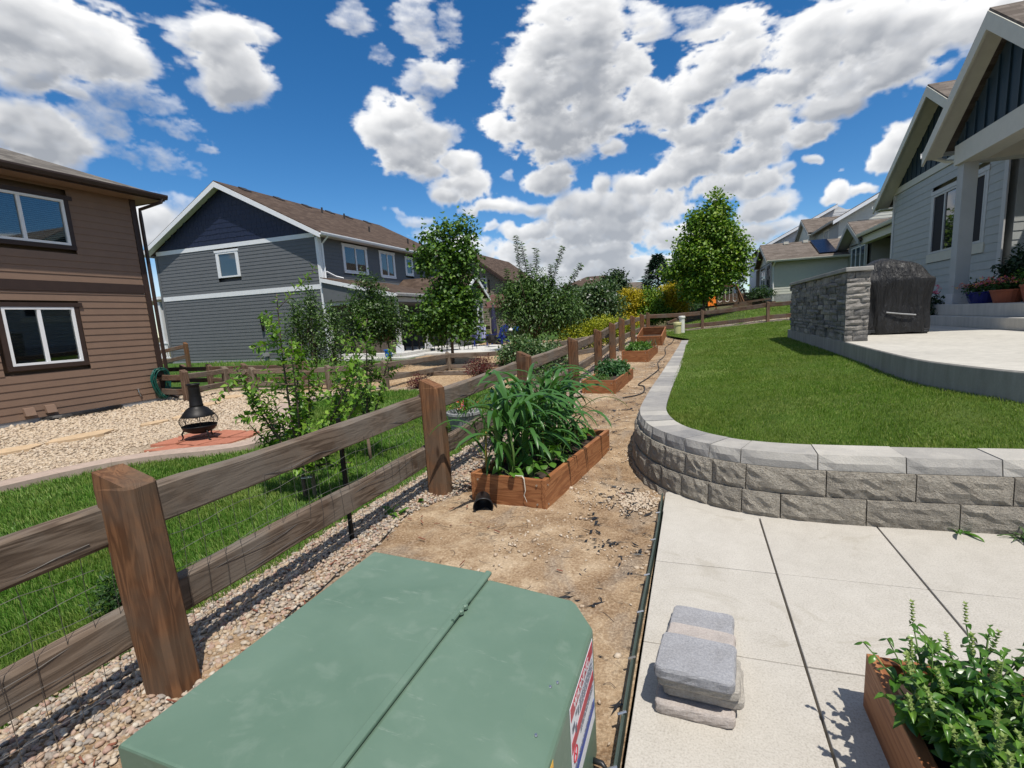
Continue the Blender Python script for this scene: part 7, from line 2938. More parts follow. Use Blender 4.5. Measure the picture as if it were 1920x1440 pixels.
tree('barberry', 'small dark red barberry at the lawn edge behind the fence post', 'shrub', (-7.35, 11.85, -.14), (-7.35, 11.85, -.05),
     [(-7.35, 11.85, .02, .32, .28, .22)], 110, 9, .04, .05, .026, 'red', 325, .012, ntops=12)
tree('leafy_shrub', 'pale-edged leafy shrub filling the corner behind the third fence post', 'shrub', (-5.0, 14.6, .02), (-5.0, 14.6, .2),
     [(-5.35, 14.8, .50, .75, .6, .55), (-4.6, 14.5, .50, .8, .6, .50), (-4.0, 14.0, .35, .6, .5, .38)], 900, 9, .07, .10, .066, 'hyd', 331, .02, ntops=16)
tree('leafy_shrub', 'low pale-edged shrub leaning on the fence behind the corn bed', 'shrub', (-2.85, 8.9, .02), (-2.85, 8.9, .12),
     [(-2.85, 8.8, .28, .34, .7, .30), (-2.75, 9.4, .35, .28, .4, .30)], 210, 8, .05, .075, .05, 'hyd', 335, .014, ntops=12)
tree('spirea', 'low golden-green spirea mound behind the fence', 'shrub', (-4.2, 20.0, .4), (-4.2, 20, .5),
     [(-4.55, 20, .75, .95, .7, .55), (-3.7, 20.2, .95, .8, .7, .60), (-3.1, 20.6, 1.0, .5, .5, .5)], 1100, 9, .07, .09, .05, 'spirea', 341, .02, ntops=12, droop=.0)
tree('golden_shrub', 'small golden shrub low against the far corner of the fence', 'shrub', (-3.5, 29.2, .6), (-3.5, 29.2, .7), [(-3.5, 29.2, 1.1, .75, .6, .5)], 170, 8, .09, .10, .055, 'yellow', 345, .02, droop=0)
tree('golden_shrub', 'tall golden shrub on the left of the green one beyond the fence corner', 'shrub', (-4.1, 35, .95), (-4.1, 35, 1.3), [(-4.1, 35, 2.2, 1.15, .9, 1.05), (-4.5, 35, 2.7, .6, .6, .5)], 700, 9, .12, .16, .09, 'yellow', 351, .04, droop=0)
tree('golden_shrub', 'tall golden shrub on the right of the green one beyond the fence corner', 'shrub', (-1.45, 35.5, 1.0), (-1.45, 35.5, 1.4), [(-1.45, 35.5, 2.35, 1.05, .9, 1.15), (-1.2, 35.5, 2.0, 1.0, .8, .8)], 700, 9, .12, .16, .09, 'yellow', 361, .04, droop=0)
tree('green_shrub', 'bushy green shrub between two golden ones beyond the fence corner', 'shrub', (-2.75, 35, .95), (-2.75, 35, 1.3), [(-2.75, 35, 2.1, 1.05, .9, 1.1), (-2.6, 34.8, 1.5, 1.3, .8, .6)], 650, 9, .12, .17, .10, 'maple_l', 371, .04)
tree('maple_tree', 'tall bright green maple with a rounded pointed crown beyond the cross fence', 'tree', (.55, 33, 1.1), (.58, 33, 2.3),
     [(1.35, 33, 7.7, .75, .75, .95), (.9, 33, 6.6, 1.35, 1.2, 1.1), (.15, 33, 7.0, .55, .6, .7), (1.7, 33, 6.0, 1.1, 1.1, 1.0), (0, 33, 5.3, 1.35, 1.3, 1.0), (2.3, 33, 5.0, 1.0, 1.0, .9), (.8, 33, 4.6, 1.9, 1.6, 1.1),
      (-.9, 33, 4.3, .9, .9, .55), (.7, 33, 3.5, 1.8, 1.5, .75), (2.3, 33, 3.9, .85, .9, .7), (.4, 33, 2.7, 1.2, 1.2, .5), (-1.6, 33, 4.0, .5, .5, .35)], 2300, 9, .21, .20, .165, 'maple_l', 381, .09, ntops=46, shell=1.6)


def conifer(label, x, y, z, h, r, seed, n=3600):
    t = thing('spruce', label, 'tree', (x, y, z), 0, 'far conifers')
    g = np.random.default_rng(seed)
    hz = g.uniform(0, 1, n) ** 1.25
    tier = np.abs(((hz * 11) % 1) - .5) * 2
    rad = r * (1 - hz) ** .8 * (.62 + .38 * tier) * g.uniform(.12, 1.05, n) ** .5 + .08
    ph = g.uniform(0, 2 * PI, n)
    P = np.stack([x + rad * np.cos(ph), y + rad * np.sin(ph), z + .4 + hz * (h - .4)], 1)
    D = np.stack([np.cos(ph), np.sin(ph), g.normal(-.15, .35, n)], 1)
    V, T = leaf_arrays(P, D, np.stack([0 * ph, 0 * ph, 0 * ph + 1], 1) + g.normal(size=(n, 3)) * .3, g.uniform(.35, .75, n), g.uniform(.14, .28, n))
    np_mesh('crown', V, tris=T, mat=G['conifer'], parent=t)
    mb = MB()
    mb.tube([(x, y, z - .2), (x, y, z + h * .96)], [.16, .02], 7)
    mb.build('trunk', MT['bark'], t)


conifer('dark blue-green spruce rising behind the golden shrubs', -3.9, 58, 1.6, 6.3, 3.2, 401, 3600)
conifer('second dark spruce half hidden by the maple crown', -1.6, 60, 1.6, 4.8, 2.2, 402, 2400)
for (x, y, zt, rx, lab_, sd) in ((-9.2, 60, 6.9, 1.9, 'round dark tree in front of the far brown-roofed house', 411), (-6.6, 66, 4.9, 1.6, 'low far tree between the round tree and the spruce', 412),
                                 (.8, 62, 4.6, 2.6, 'dark tree mass far behind the bright maple trunk', 413), (3.4, 64, 4.6, 2.2, 'far dark tree behind the swing set', 414), (-13.6, 56, 5.0, 2.0, 'far tree behind the tall shrub', 415)):
    tree('far_tree', lab_, 'tree', (x, y, 1.6), (x, y, 2.6), [(x, y, zt * .52 + .6, rx, rx, zt * .36), (x + .3, y, zt * .78, rx * .6, rx * .6, zt * .2)], 520, 7, .28, .32, .26, 'far', sd, .12, 'trees beyond the gardens', ntops=18)
tree('green_tree', 'green tree glimpsed between the brown and the grey house', 'tree', (-29.6, 27, .5), (-29.6, 27, 1.5), [(-29.6, 27, 2.8, 1.9, 1.6, 1.9)], 330, 8, .2, .2, .15, 'maple_d', 421, .09)
tree('evergreen_bush', 'dark clipped bush against the cream house wing', 'shrub', (4.15, 35.2, 1.6), (4.15, 35.2, 1.8), [(4.1, 35.2, 2.45, .85, .6, .45)], 320, 8, .07, .10, .05, 'dark', 431, .03)
tree('green_shrub', 'low dark green shrub behind the golden shrub and the maple trunk', 'shrub', (-.2, 37.5, 1.2), (-.2, 37.5, 1.4), [(-.2, 37.5, 1.7, 1.0, .8, .6)], 200, 8, .1, .14, .08, 'dark', 433, .03)
tree('small_shrub', 'little dark shrub in the lawn just behind the nearest fence post', 'shrub', (-3.55, 1.95, -.15), (-3.55, 1.95, -.08), [(-3.55, 1.95, .0, .16, .16, .14)], 120, 8, .025, .035, .016, 'dark', 437, .008)

# ---- pot with strappy leaves behind the second post
pp = thing('stone_pot', 'grey stone pot with strappy leaves and orange flowers behind the second fence post', 'pot', (-3.55, 7.0, -.15))
mb = MB()
mb.lathe([(0, 0), (.20, 0), (.27, .32), (.29, .33), (.29, .37), (.25, .37), (.2, .3), (0, .3)], (-3.55, 7.0, -.15), 18)
mb.build('pot_shell', MT['foundation'], pp)


def blade(p, d, ln, w, bend, n=6, twist=0.0, fold=.25):
    """arching strap leaf as vertex/quad lists: two strips folded along the midrib"""
    p, d = np.array(p, float), unit(np.array(d, float))
    up = np.array([0, 0, 1.0])
    side = unit(np.cross(d, up))
    V, Q = [], []
    pos, cur = p.copy(), d.copy()
    for i in range(n + 1):
        t = i / n
        wd = w * (.55 + 1.0 * t) * (1 - t) ** .55 * 1.35 if t < 1 else 0
        nr = unit(np.cross(side, cur))
        tw = twist * t
        s = side * math.cos(tw) + nr * math.sin(tw)
        V += [pos - s * wd / 2 + nr * wd * fold, pos, pos + s * wd / 2 + nr * wd * fold]
        cur = unit(cur + np.array([0, 0, -bend / n * (0.5 + t)]))
        pos = pos + cur * ln / n
    for i in range(n):
        a = i * 3
        Q += [(a, a + 1, a + 4, a + 3), (a + 1, a + 2, a + 5, a + 4)]
    return V, Q


def blades_obj(name, items, mat, parent, smooth=True):
    V, Q = [], []
    for v, q in items:
        b = len(V)
        V += v
        Q += [tuple(i + b for i in f) for f in q]
    return np_mesh(name, V, quads=Q, mat=mat, parent=parent, smooth=smooth)


r5 = np.random.default_rng(55)
blades_obj('leaves', [blade((-3.55 + r5.normal() * .05, 7.0 + r5.normal() * .05, .2), (r5.normal() * .5, r5.normal() * .5, 1.0), r5.uniform(.35, .6), .022, r5.uniform(.6, 2.0)) for _ in range(46)], G['bean'], pp)
flower_blobs(pp, -3.5, 6.95, .26, .12, .12, .10, 26, .03, MT['fl_mix'], 'flowers', 7)

# ---- corn in the near bed: every leaf its own piece
CORN = []
for k in range(9):
    V, Q = blade((0, 0, 0), (.42 + .06 * (k % 3), 0, .95), .50 + .045 * k, .038 + .0020 * k, 2.3 + .30 * (k % 4), 10, twist=(-.5 + .25 * (k % 5)), fold=.16)
    me = bpy.data.meshes.new('corn_leaf')
    me.from_pydata([tuple(v) for v in V], [], Q)
    me.polygons.foreach_set('use_smooth', [True] * len(Q))
    me.materials.append(G['corn'])
    CORN.append(me)


def put(me, name, parent, loc, rz, ry=0.0, s=1.0, rx=0.0):
    o = bpy.data.objects.new(name, me)
    COL.objects.link(o)
    o.parent = parent
    o.location = loc
    o.rotation_euler = (rx, ry, rz)
    o.scale = (s, s, s)
    return o


spots = []
for row_, xx in enumerate((-.64, -.50, -.37)):
    for k in range(10):
        spots.append((xx + r5.normal() * .03, .14 + k * .172 + r5.normal() * .03))
corn_lab = ['stoutest corn plant at the near left corner of the corn bed', 'corn plant behind the black pot at the front of the corn bed']
for i, (x, y) in enumerate(spots):
    p = L2W(bed1, x, y, .20)
    hgt = r5.uniform(.36, .55) + .08 * min(1, y)
    t = thing('corn_plant', 'leafy green corn plant growing in the near cedar bed', 'corn plant', tuple(p), 0, 'corn plants in the near bed')
    mb = MB()
    mb.tube([tuple(p), (p.x + r5.normal() * .01, p.y, p.z + hgt * .5), (p.x + r5.normal() * .02, p.y + r5.normal() * .02, p.z + hgt)], [.013, .011, .006], 7)
    mb.build('stalk', MT['stem_green'] if i % 6 else MT['yellow_stem'], t, smooth=True)
    ph = r5.uniform(0, PI)
    nl = 9
    for k in range(nl):
        zz = .03 + hgt * .98 * (k / (nl - 1)) ** .9
        put(CORN[r5.integers(0, 9)], 'leaf', t, (0, 0, zz), ph + PI * (k % 2) + r5.normal() * .45, r5.normal() * .12 - .28 * (k / nl), r5.uniform(.75, 1.15) * (.8 + .3 * math.sin(PI * k / nl)))


def ovate(name, mat, ln=.1, w=.075, cup=.25, droop=.25, n=5):
    """broad leaf with midrib fold and cupping"""
    V, F = [], []
    for i in range(n + 1):
        t = i / n
        hw = w / 2 * math.sin(PI * min(1, t ** .75 * .97 + .02)) ** .8
        z = -droop * ln * t * t
        V += [(ln * t, -hw, z + cup * hw), (ln * t, -hw * .5, z + cup * hw * .35), (ln * t, 0, z), (ln * t, hw * .5, z + cup * hw * .35), (ln * t, hw, z + cup * hw)]
    for i in range(n):
        for k in range(4):
            a = i * 5 + k
            F.append((a, a + 1, a + 6, a + 5))
    me = bpy.data.meshes.new(name)
    me.from_pydata(V, [], F)
    me.polygons.foreach_set('use_smooth', [True] * len(F))
    me.materials.append(mat)
    return me


BEAN = [ovate('bean_leaf', G['bean'], .105, .09, .3 * s, .35) for s in (.6, 1, 1.5, -.4)]
for i in range(12):
    x, y = -.30 + r5.normal() * .05 + .10 * (i % 2), .12 + i * .14
    if i in (0, 1):
        x, y = (-.38, .10) if i == 0 else (-.19, .12)
    p = L2W(bed1, x, y, .20)
    t = thing('bean_plant', 'light green leafy bean plant along the path side of the corn bed', 'bean plant', tuple(p), 0, 'bean plants in the near bed')
    mb = MB()
    for k in range(9):
        a = r5.uniform(0, 2 * PI)
        rr, hh = r5.uniform(.02, .11), r5.uniform(.05, .19)
        q = (rr * math.cos(a), rr * math.sin(a), hh)
        mb.tube([(p.x, p.y, p.z), (p.x + q[0] * .4, p.y + q[1] * .4, p.z + hh * .7), (p.x + q[0], p.y + q[1], p.z + hh)], .0025, 4)
        put(BEAN[r5.integers(0, 4)], 'leaf', t, q, a + r5.normal() * .5, r5.uniform(-.1, .5), r5.uniform(.65, 1.15), r5.normal() * .25)
    mb.build('stem', MT['stem_green'], t)
mb = MB()
p = L2W(bed1, -.20, .0, .27)
mb.tube([(p.x - .13, p.y + .03, .28), (p.x - .02, p.y + .005, .288), (p.x, p.y - .012, .27), (p.x + .01, p.y - .016, .16), (p.x - .005, p.y - .018, .12), (p.x + .02, p.y - .02, .06)], [.006, .006, .005, .004, .003, .002], 5)
tag(mb.build('dry_stem', MT['cream_trim'], None), 'dry pale stem hanging over the front board of the corn bed', 'dry stem')

# ---- mounds in the further beds
def mound(name, label, cat, bed, x, y, rx, ry, h, n, per, L_, W_, mat, seed, zb, group=None):
    p = L2W(bed, x, y, zb)
    t = thing(name, label, cat, tuple(p), 0, group)
    (V, T), C_ = crown_leaves(seed, [(p.x, p.y, p.z + h * .35, rx, ry, h * .65)], n, per, .03, L_, W_, droop=.25)
    V[:, 2] = np.maximum(V[:, 2], p.z - .02)
    np_mesh('leaves', V, tris=T, mat=G[mat], parent=t)
    mb = MB()
    for c in C_[:14]:
        mb.tube([(p.x, p.y, p.z - .02), (c[0] * .5 + p.x * .5, c[1] * .5 + p.y * .5, c[2]), tuple(c)], .005, 4)
    mb.build('stems', MT['stem_green'], t)


mound('potato_plant', 'dense dark green leafy mound at the back of the second bed', 'potato plant', bed2, -.33, 1.35, .34, .55, .30, 210, 7, .085, .06, 'potato', 501, .25)
mound('sprouts', 'small bright feathery sprouts at the front of the second bed', 'seedlings', bed2, -.38, .42, .20, .14, .10, 60, 8, .045, .012, 'greens', 503, .25)
mound('salad_greens', 'low light green salad leaves filling the third bed', 'salad greens', bed3, -.40, .85, .34, .75, .20, 190, 6, .11, .05, 'greens', 505, .30)
p = L2W(bed3, -.18, 1.4, .30)
on = thing('onion_plant', 'thin grey-green onion blades at the back of the third bed', 'onions', tuple(p))
blades_obj('blades', [blade((p.x + r5.normal() * .12, p.y + r5.normal() * .3, p.z - .01), (r5.normal() * .35, r5.normal() * .35, 1), r5.uniform(.28, .45), .012, r5.uniform(.1, 1.0), 5, fold=.4) for _ in range(34)], G['onion'], on)

# ---- basil in the bed on the patio
BAS = [ovate('basil_leaf', G['basil'], .062, .042, s, d) for s, d in ((.7, .3), (1.1, .5), (.4, .15), (-.5, .5), (.9, .8))]
bspots = [(-.70, 1.5), (-.56, 1.55), (-.30, 1.54), (-.12, 1.58), (-.52, 1.26), (-.30, 1.28), (-.10, 1.3), (-.54, 1.0), (-.30, 1.02), (-.10, 1.1), (-.5, .74), (-.26, .76), (-.30, .36), (-.12, .62), (-.60, .36), (-.70, 1.62), (-.52, 1.72), (-.32, 1.66), (-.14, 1.75), (-.62, 1.38), (-.42, 1.42), (-.2, 1.42), (-.66, 1.12), (-.44, 1.14), (-.22, 1.16), (-.60, .86), (-.36, .88), (-.14, .92), (-.62, .60), (-.4, .6)]
for i, (x, y) in enumerate(bspots):
    p = L2W(bed5, x + r5.normal() * .02, y + r5.normal() * .02, .17)
    t = thing('basil_plant', 'bushy bright basil plant going to flower in the patio bed', 'basil plant', tuple(p), 0, 'basil plants in the patio bed')
    mb = MB()
    V_, T_ = [], []
    ns = 14
    cnt = 0
    for s in range(ns):
        a = 2 * PI * s / ns + r5.uniform(0, .8)
        lean = r5.uniform(.10, .42)
        hh = r5.uniform(.17, .33)
        tip = np.array([math.cos(a) * lean * .55, math.sin(a) * lean * .55, hh])
        c = bez((0, 0, 0), (tip[0] * .35, tip[1] * .35, hh * .6), tip, 8)
        mb.tube([(p.x + q[0], p.y + q[1], p.z + q[2]) for q in c], [.0038, .0036, .0034, .0032, .003, .0028, .0024, .002], 5)
        for lev in range(1, 7):
            q = np.array(c[min(lev + 1, 7)])
            for side in (0, PI):
                rz = a + lev * PI / 2 + side + r5.normal() * .25
                sc_ = (1.35 - .13 * lev) * r5.uniform(.8, 1.2)
                if lev < 4 and cnt < 16 and s % 2 == 0:
                    put(BAS[r5.integers(0, 5)], 'leaf', t, tuple(q), rz, r5.uniform(-.35, .35), sc_, r5.normal() * .25)
                    cnt += 1
                else:
                    m_ = BAS[r5.integers(0, 5)]
                    M_ = Matrix.Translation(Vector(q)) @ Matrix.Rotation(rz, 4, 'Z') @ Matrix.Rotation(r5.uniform(-.45, .35), 4, 'Y') @ Matrix.Scale(sc_ * .85, 4)
                    b = len(V_)
                    V_ += [tuple(M_ @ v.co) for v in m_.vertices]
                    T_ += [tuple(k + b for k in f.vertices) for f in m_.polygons]
        if s % 3 == 0:
            # flower spike
            V, T = [], []
            top = np.array(c[-1])
            dirv = unit(tip * np.array([.6, .6, 1.2]))
            sp, st_ = [], []
            for w_ in range(7):
                for k in range(4):
                    aa = w_ * .8 + k * PI / 2
                    pp_ = top + dirv * (.006 + w_ * .011)
                    dd = np.array([math.cos(aa), math.sin(aa), .7])
                    sp.append(pp_)
                    st_.append(dd)
            Vs, Ts = leaf_arrays(np.array(sp) + np.array(p), np.array(st_), np.tile([0, 0, 1.0], (len(sp), 1)) + .1, np.full(len(sp), .014), np.full(len(sp), .010))
            np_mesh('flower_spike', Vs, tris=Ts, mat=G['spike'], parent=t)
    mb.build('stems', MT['stem_green'], t, smooth=True)
    if V_:
        o = np_mesh('small_leaves', np.array(V_) + np.array(p), quads=T_, mat=G['basil'], parent=t, smooth=True)
        o['kind'] = 'stuff'

# ---- pots on the porch step of the right-hand house
def potted(name, label, x, y, z, r, h, mat, sq=1.0):
    t = thing(name, label, 'flower pot', (x, y, z))
    mb = MB()
    mb.lathe([(0, 0), (r * .72, 0), (r * .95, h * .85), (r, h * .87), (r, h), (r * .9, h), (r * .85, h * .8), (0, h * .8)], (0, 0, 0), 20)
    o = mb.build('pot_shell', MT[mat], t, local=True)
    o.scale = (.75, sq, 1)
    return t


b1 = potted('blue_pot', 'long cobalt blue pot of orange and red flowers on the concrete step', 6.38, 14.2, 1.462, .40, .26, 'cobalt_pot', 1.15)
(Vv, Tv), _ = crown_leaves(601, [(6.38, 14.2, 1.80, .32, .5, .12)], 150, 7, .05, .06, .04, .2)
np_mesh('leaves', Vv, tris=Tv, mat=G['dark'], parent=b1)
flower_blobs(b1, 6.3, 14.2, 1.84, .17, .33, .06, 80, .042, MT['fl_mix'], 'flowers', 3)
b2 = potted('red_pot', 'dark terracotta pot of mixed flowers next to the cobalt pot', 6.42, 13.35, 1.462, .36, .28, 'terracotta', 1.1)
(Vv, Tv), _ = crown_leaves(603, [(6.42, 13.35, 1.84, .28, .42, .12)], 120, 7, .05, .06, .04, .2)
np_mesh('leaves', Vv, tris=Tv, mat=G['dark'], parent=b2)
flower_blobs(b2, 6.35, 13.35, 1.88, .15, .3, .06, 70, .042, MT['fl_mix'], 'flowers', 4)
b3 = potted('terracotta_box', 'terracotta planter of small green herbs at the picture edge on the step', 6.55, 12.5, 1.462, .38, .36, 'terracotta', 1.2)
(Vv, Tv), _ = crown_leaves(605, [(6.55, 12.5, 2.0, .32, .48, .2)], 190, 8, .05, .05, .03, .1)
np_mesh('leaves', Vv, tris=Tv, mat=G['greens'], parent=b3)
b4 = potted('tomato_pot', 'dark leafy tomato plant in a pot behind the flower pots', 7.0, 14.0, 1.462, .24, .30, 'black_plastic')
(Vv, Tv), Cc = crown_leaves(607, [(7.0, 14.0, 2.2, .38, .45, .42)], 170, 7, .07, .13, .06, .4)
np_mesh('leaves', Vv, tris=Tv, mat=G['tomato'], parent=b4)
mb = MB()
branches(mb, (7.0, 14.0, 1.7), (7.0, 14.0, 1.95), Cc[:10], .02, 3)
mb.build('stem', MT['stem_green'], b4)
b5 = thing('pink_flower_clump', 'dark leafy clump with magenta flowers between grill and porch pillar', 'flowers', (6.0, 15.9, .95))
(Vv, Tv), _ = crown_leaves(609, [(5.95, 15.9, 1.35, .4, .4, .42)], 170, 7, .06, .10, .05, .3)
np_mesh('leaves', Vv, tris=Tv, mat=G['tomato'], parent=b5)
flower_blobs(b5, 5.9, 15.75, 1.72, .14, .16, .12, 34, .06, MT['fl_pink'], 'flowers', 5)
flower_blobs(bpy.data.objects['viburnum'], -4.8, 24.0, 2.2, .9, .5, .5, 60, .06, MT['fl_white'], 'flowers', 6)

# ---- weeds
def weed(label, x, y, z, n, ln, seed, mat='bean', w=.03):
    r = np.random.default_rng(seed)
    t = thing('weed', label, 'weed', (x, y, z))
    blades_obj('leaves', [blade((x + r.normal() * .02, y + r.normal() * .02, z), (r.normal(), r.normal(), .7), ln * r.uniform(.5, 1.1), w * r.uniform(.7, 1.2), r.uniform(.8, 2.2), 5) for _ in range(n)], G[mat], t)


weed('spiky green weed growing at the foot of the block wall', 1.80, 3.985, 0, 12, .13, 701)
weed('thin trailing weed beside the spiky one on the patio slabs', 2.12, 3.93, 0, 26, .17, 703, 'hyd', .012)
weed('leafy light green weed in the gravel under the bottom rail', -2.50, 3.45, -.03, 22, .20, 705, 'bean', .05)
weed('broad green weed under the rail nearer the second post', -2.45, 3.75, -.02, 12, .13, 707, 'greens', .05)
for i, (x, y) in enumerate(((-2.6, 5.2), (-2.55, 6.2), (-3.1, 3.0))):
    pass

# ================================================================== grass, pebbles and litter
def grassmat(name, cols):
    m = NT(name)
    g = m.n('ShaderNodeNewGeometry')
    c = m.ramp(g.outputs['Random Per Island'], [(i / (len(cols) - 1), q) for i, q in enumerate(cols)])
    v = m.coord()
    n1 = m.noise(v, .9, 4, .6)
    n2 = m.noise(m.coord((1, 1, 1)), 4.5, 3, .6)
    c = m.mix(m.ramp(n1, [(.42, (0, 0, 0)), (.70, (.55, .55, .55))]), c, (.23, .25, .06))
    c = m.mix(m.ramp(n2, [(.35, (.45, .45, .45)), (.55, (0, 0, 0))]), c, tuple(x * .8 for x in cols[1]))
    m.base(c)
    m.set(Roughness=.5, Specular_IOR_Level=.3)
    tr_ = m.n('ShaderNodeBsdfTranslucent')
    m.l(m.mix(1.0, c, (1, 1.15, .5), 'MULTIPLY'), tr_.inputs['Color'])
    mx = m.n('ShaderNodeMixShader')
    mx.inputs[0].default_value = .3
    m.l(m.b.outputs[0], mx.inputs[1])
    m.l(tr_.outputs[0], mx.inputs[2])
    m.l(mx.outputs[0], m.o.inputs['Surface'])
    return m.mat


MT['grass_l'] = grassmat('left_grass', [(.055, .15, .016), (.085, .21, .024), (.125, .27, .034), (.19, .32, .055), (.30, .34, .11)])
MT['grass_r'] = grassmat('right_grass', [(.070, .155, .015), (.11, .215, .02), (.155, .265, .03), (.22, .31, .055), (.36, .37, .13)])


def grass(name, x0, x1, y0, y1, mask, mat, zf, d0, dens, hgt, seed, zoff=.015, vis=None):
    r = np.random.default_rng(seed)
    area = (x1 - x0) * (y1 - y0)
    n = int(area * dens)
    X, Y = r.uniform(x0, x1, n), r.uniform(y0, y1, n)
    d = np.hypot(X, Y)
    keep = r.uniform(0, 1, n) < np.minimum(1, (d0 / np.maximum(d, .1)) ** 1.75)
    X, Y, d = X[keep], Y[keep], d[keep]
    k = mask(X, Y)
    X, Y, d = X[k], Y[k], d[k]
    n = len(X)
    Z = zf(X, Y) + zoff
    wide = np.maximum(1, d / d0) ** .85
    patch = fbm(X * 2.2, Y * 2.2, X * 0 + 3, 3, .5, 91)
    h = hgt * r.uniform(.55, 1.15, n) * (.7 + .6 * patch) * (1 + .12 * (wide - 1))
    w = .0042 * wide * r.uniform(.7, 1.3, n)
    ph = r.uniform(0, 2 * PI, n)
    lean = r.uniform(.1, .75, n)
    wind = fbm(X * .9 + 20, Y * .9, X * 0 + 8, 2, .5, 95) * 8
    dx, dy = np.cos(ph) * .75 + np.cos(wind) * .45, np.sin(ph) * .75 + np.sin(wind) * .45
    sx, sy = -np.sin(ph), np.cos(ph)
    b = np.stack([X, Y, Z], 1)
    S = np.stack([sx, sy, sx * 0], 1) * w[:, None] / 2
    Dv = np.stack([dx, dy, dx * 0], 1)
    mid = b + Dv * (h * lean * .35)[:, None] + np.array([0, 0, 1]) * (h * .62)[:, None]
    tip = b + Dv * (h * lean)[:, None] + np.array([0, 0, 1]) * (h * (1 - .3 * lean))[:, None]
    V = np.stack([b - S, b + S, mid + S * .8, mid - S * .8, tip], 1).reshape(-1, 3)
    i = np.arange(n)[:, None] * 5
    T = np.concatenate([i + [[0, 1, 2]], i + [[0, 2, 3]], i + [[3, 2, 4]]], 1).reshape(-1, 3)
    o = np_mesh(name, V, tris=T, mat=mat)
    tag(o, kind='stuff')
    return n


zl_ = lambda x, y: z_left(x, y)
grass('left_grass', -8.9, -2.95, .2, 11.6, lambda x, y: right_of_curb(x, y) & (x < -3.02 + .05 * np.sin(y * 3)) & (np.abs(x + .0) > 0), MT['grass_l'], gz, 4.4, 8500, .060, 31)
grass('right_grass', -1.6, 4.4, 4.2, 26.6, lambda x, y: in_poly(x, y, LAWN_POLY), MT['grass_r'], z_right, 6.0, 7600, .040, 33)
grass('neighbour_grass', -1.6, 8.0, 27.4, 33.0, lambda x, y: x < 7.5, MT['grass_r'], gz, 6.0, 4200, .07, 35)
grass('side_grass', -24, -12.0, 12.3, 18.6, lambda x, y: (fbm(x * .7, y * .7, x * 0, 3, .5, 5) > .44), MT['grass_l'], gz, 4.0, 1500, .09, 37)

# ---- pebbles
_t = (1 + 5 ** .5) / 2
ICO_V = unit(np.array([(-1, _t, 0), (1, _t, 0), (-1, -_t, 0), (1, -_t, 0), (0, -1, _t), (0, 1, _t), (0, -1, -_t), (0, 1, -_t), (_t, 0, -1), (_t, 0, 1), (-_t, 0, -1), (-_t, 0, 1)], float))
ICO_F = np.array([(0, 11, 5), (0, 5, 1), (0, 1, 7), (0, 7, 10), (0, 10, 11), (1, 5, 9), (5, 11, 4), (11, 10, 2), (10, 7, 6), (7, 1, 8), (3, 9, 4), (3, 4, 2), (3, 2, 6), (3, 6, 8), (3, 8, 9), (4, 9, 5), (2, 4, 11), (6, 2, 10), (8, 6, 7), (9, 8, 1)])


def subdivide(V, F):
    V = [tuple(v) for v in V]
    cache, out = {}, []

    def mid(a, b):
        k = (min(a, b), max(a, b))
        if k not in cache:
            m_ = np.array(V[a]) + np.array(V[b])
            V.append(tuple(m_ / np.linalg.norm(m_)))
            cache[k] = len(V) - 1
        return cache[k]
    for a, b, c in F:
        x, y, z = mid(a, b), mid(b, c), mid(c, a)
        out += [(a, x, z), (b, y, x), (c, z, y), (x, y, z)]
    return np.array(V), np.array(out)


ICO2_V, ICO2_F = subdivide(ICO_V, ICO_F)


def pebblemat(name, cols):
    m = NT(name)
    g = m.n('ShaderNodeNewGeometry')
    c = m.ramp(g.outputs['Random Per Island'], [(i / (len(cols) - 1), q) for i, q in enumerate(cols)])
    n1 = m.noise(m.coord(), 60, 4, .65)
    c = m.mix(.30, c, m.ramp(n1, [(.3, (.18, .13, .10)), (.7, (.62, .55, .46))]))
    m.base(c)
    m.set(Roughness=.7, Specular_IOR_Level=.3)
    return m.mat


MT['pebble'] = pebblemat('river_pebbles', [(.34, .25, .16), (.44, .34, .22), (.27, .145, .105), (.52, .44, .33), (.22, .185, .16), (.40, .27, .145), (.31, .165, .13), (.46, .38, .29), (.19, .18, .175), (.56, .50, .41)])
MT['pebble_t'] = pebblemat('tan_gravel', [(.42, .31, .19), (.55, .43, .29), (.48, .37, .25), (.62, .52, .39), (.36, .255, .165), (.56, .46, .34)])
MT['pebble_p'] = pebblemat('path_stones', [(.46, .36, .25), (.56, .47, .36), (.36, .265, .18), (.50, .38, .26)])


def pebbles(name, X, Y, Z, size, mat, seed, fine=False, flat=(.45, .8), smooth=True):
    r = np.random.default_rng(seed)
    BV, BF = (ICO2_V, ICO2_F) if fine else (ICO_V, ICO_F)
    n, m_ = len(X), len(BV)
    sc_ = np.stack([r.uniform(.75, 1.35, n), r.uniform(.65, 1.0, n), r.uniform(flat[0], flat[1], n)], 1) * (size * r.uniform(.6, 1.35, n))[:, None]
    a, b = r.uniform(0, 2 * PI, n), r.normal(size=n) * .35
    Vb = BV[None] * (1 + .10 * r.normal(size=(n, m_, 1))) * sc_[:, None, :]
    cb, sb = np.cos(b)[:, None], np.sin(b)[:, None]
    x, y, z = Vb[..., 0], Vb[..., 1], Vb[..., 2]
    x, z = x * cb + z * sb, -x * sb + z * cb
    ca, sa = np.cos(a)[:, None], np.sin(a)[:, None]
    x, y = x * ca - y * sa, x * sa + y * ca
    V = np.stack([x + X[:, None], y + Y[:, None], z + Z[:, None]], -1).reshape(-1, 3)
    F = (np.arange(n)[:, None, None] * m_ + BF[None]).reshape(-1, 3)
    o = np_mesh(name, V, tris=F, mat=mat, smooth=smooth)
    return tag(o, kind='stuff')


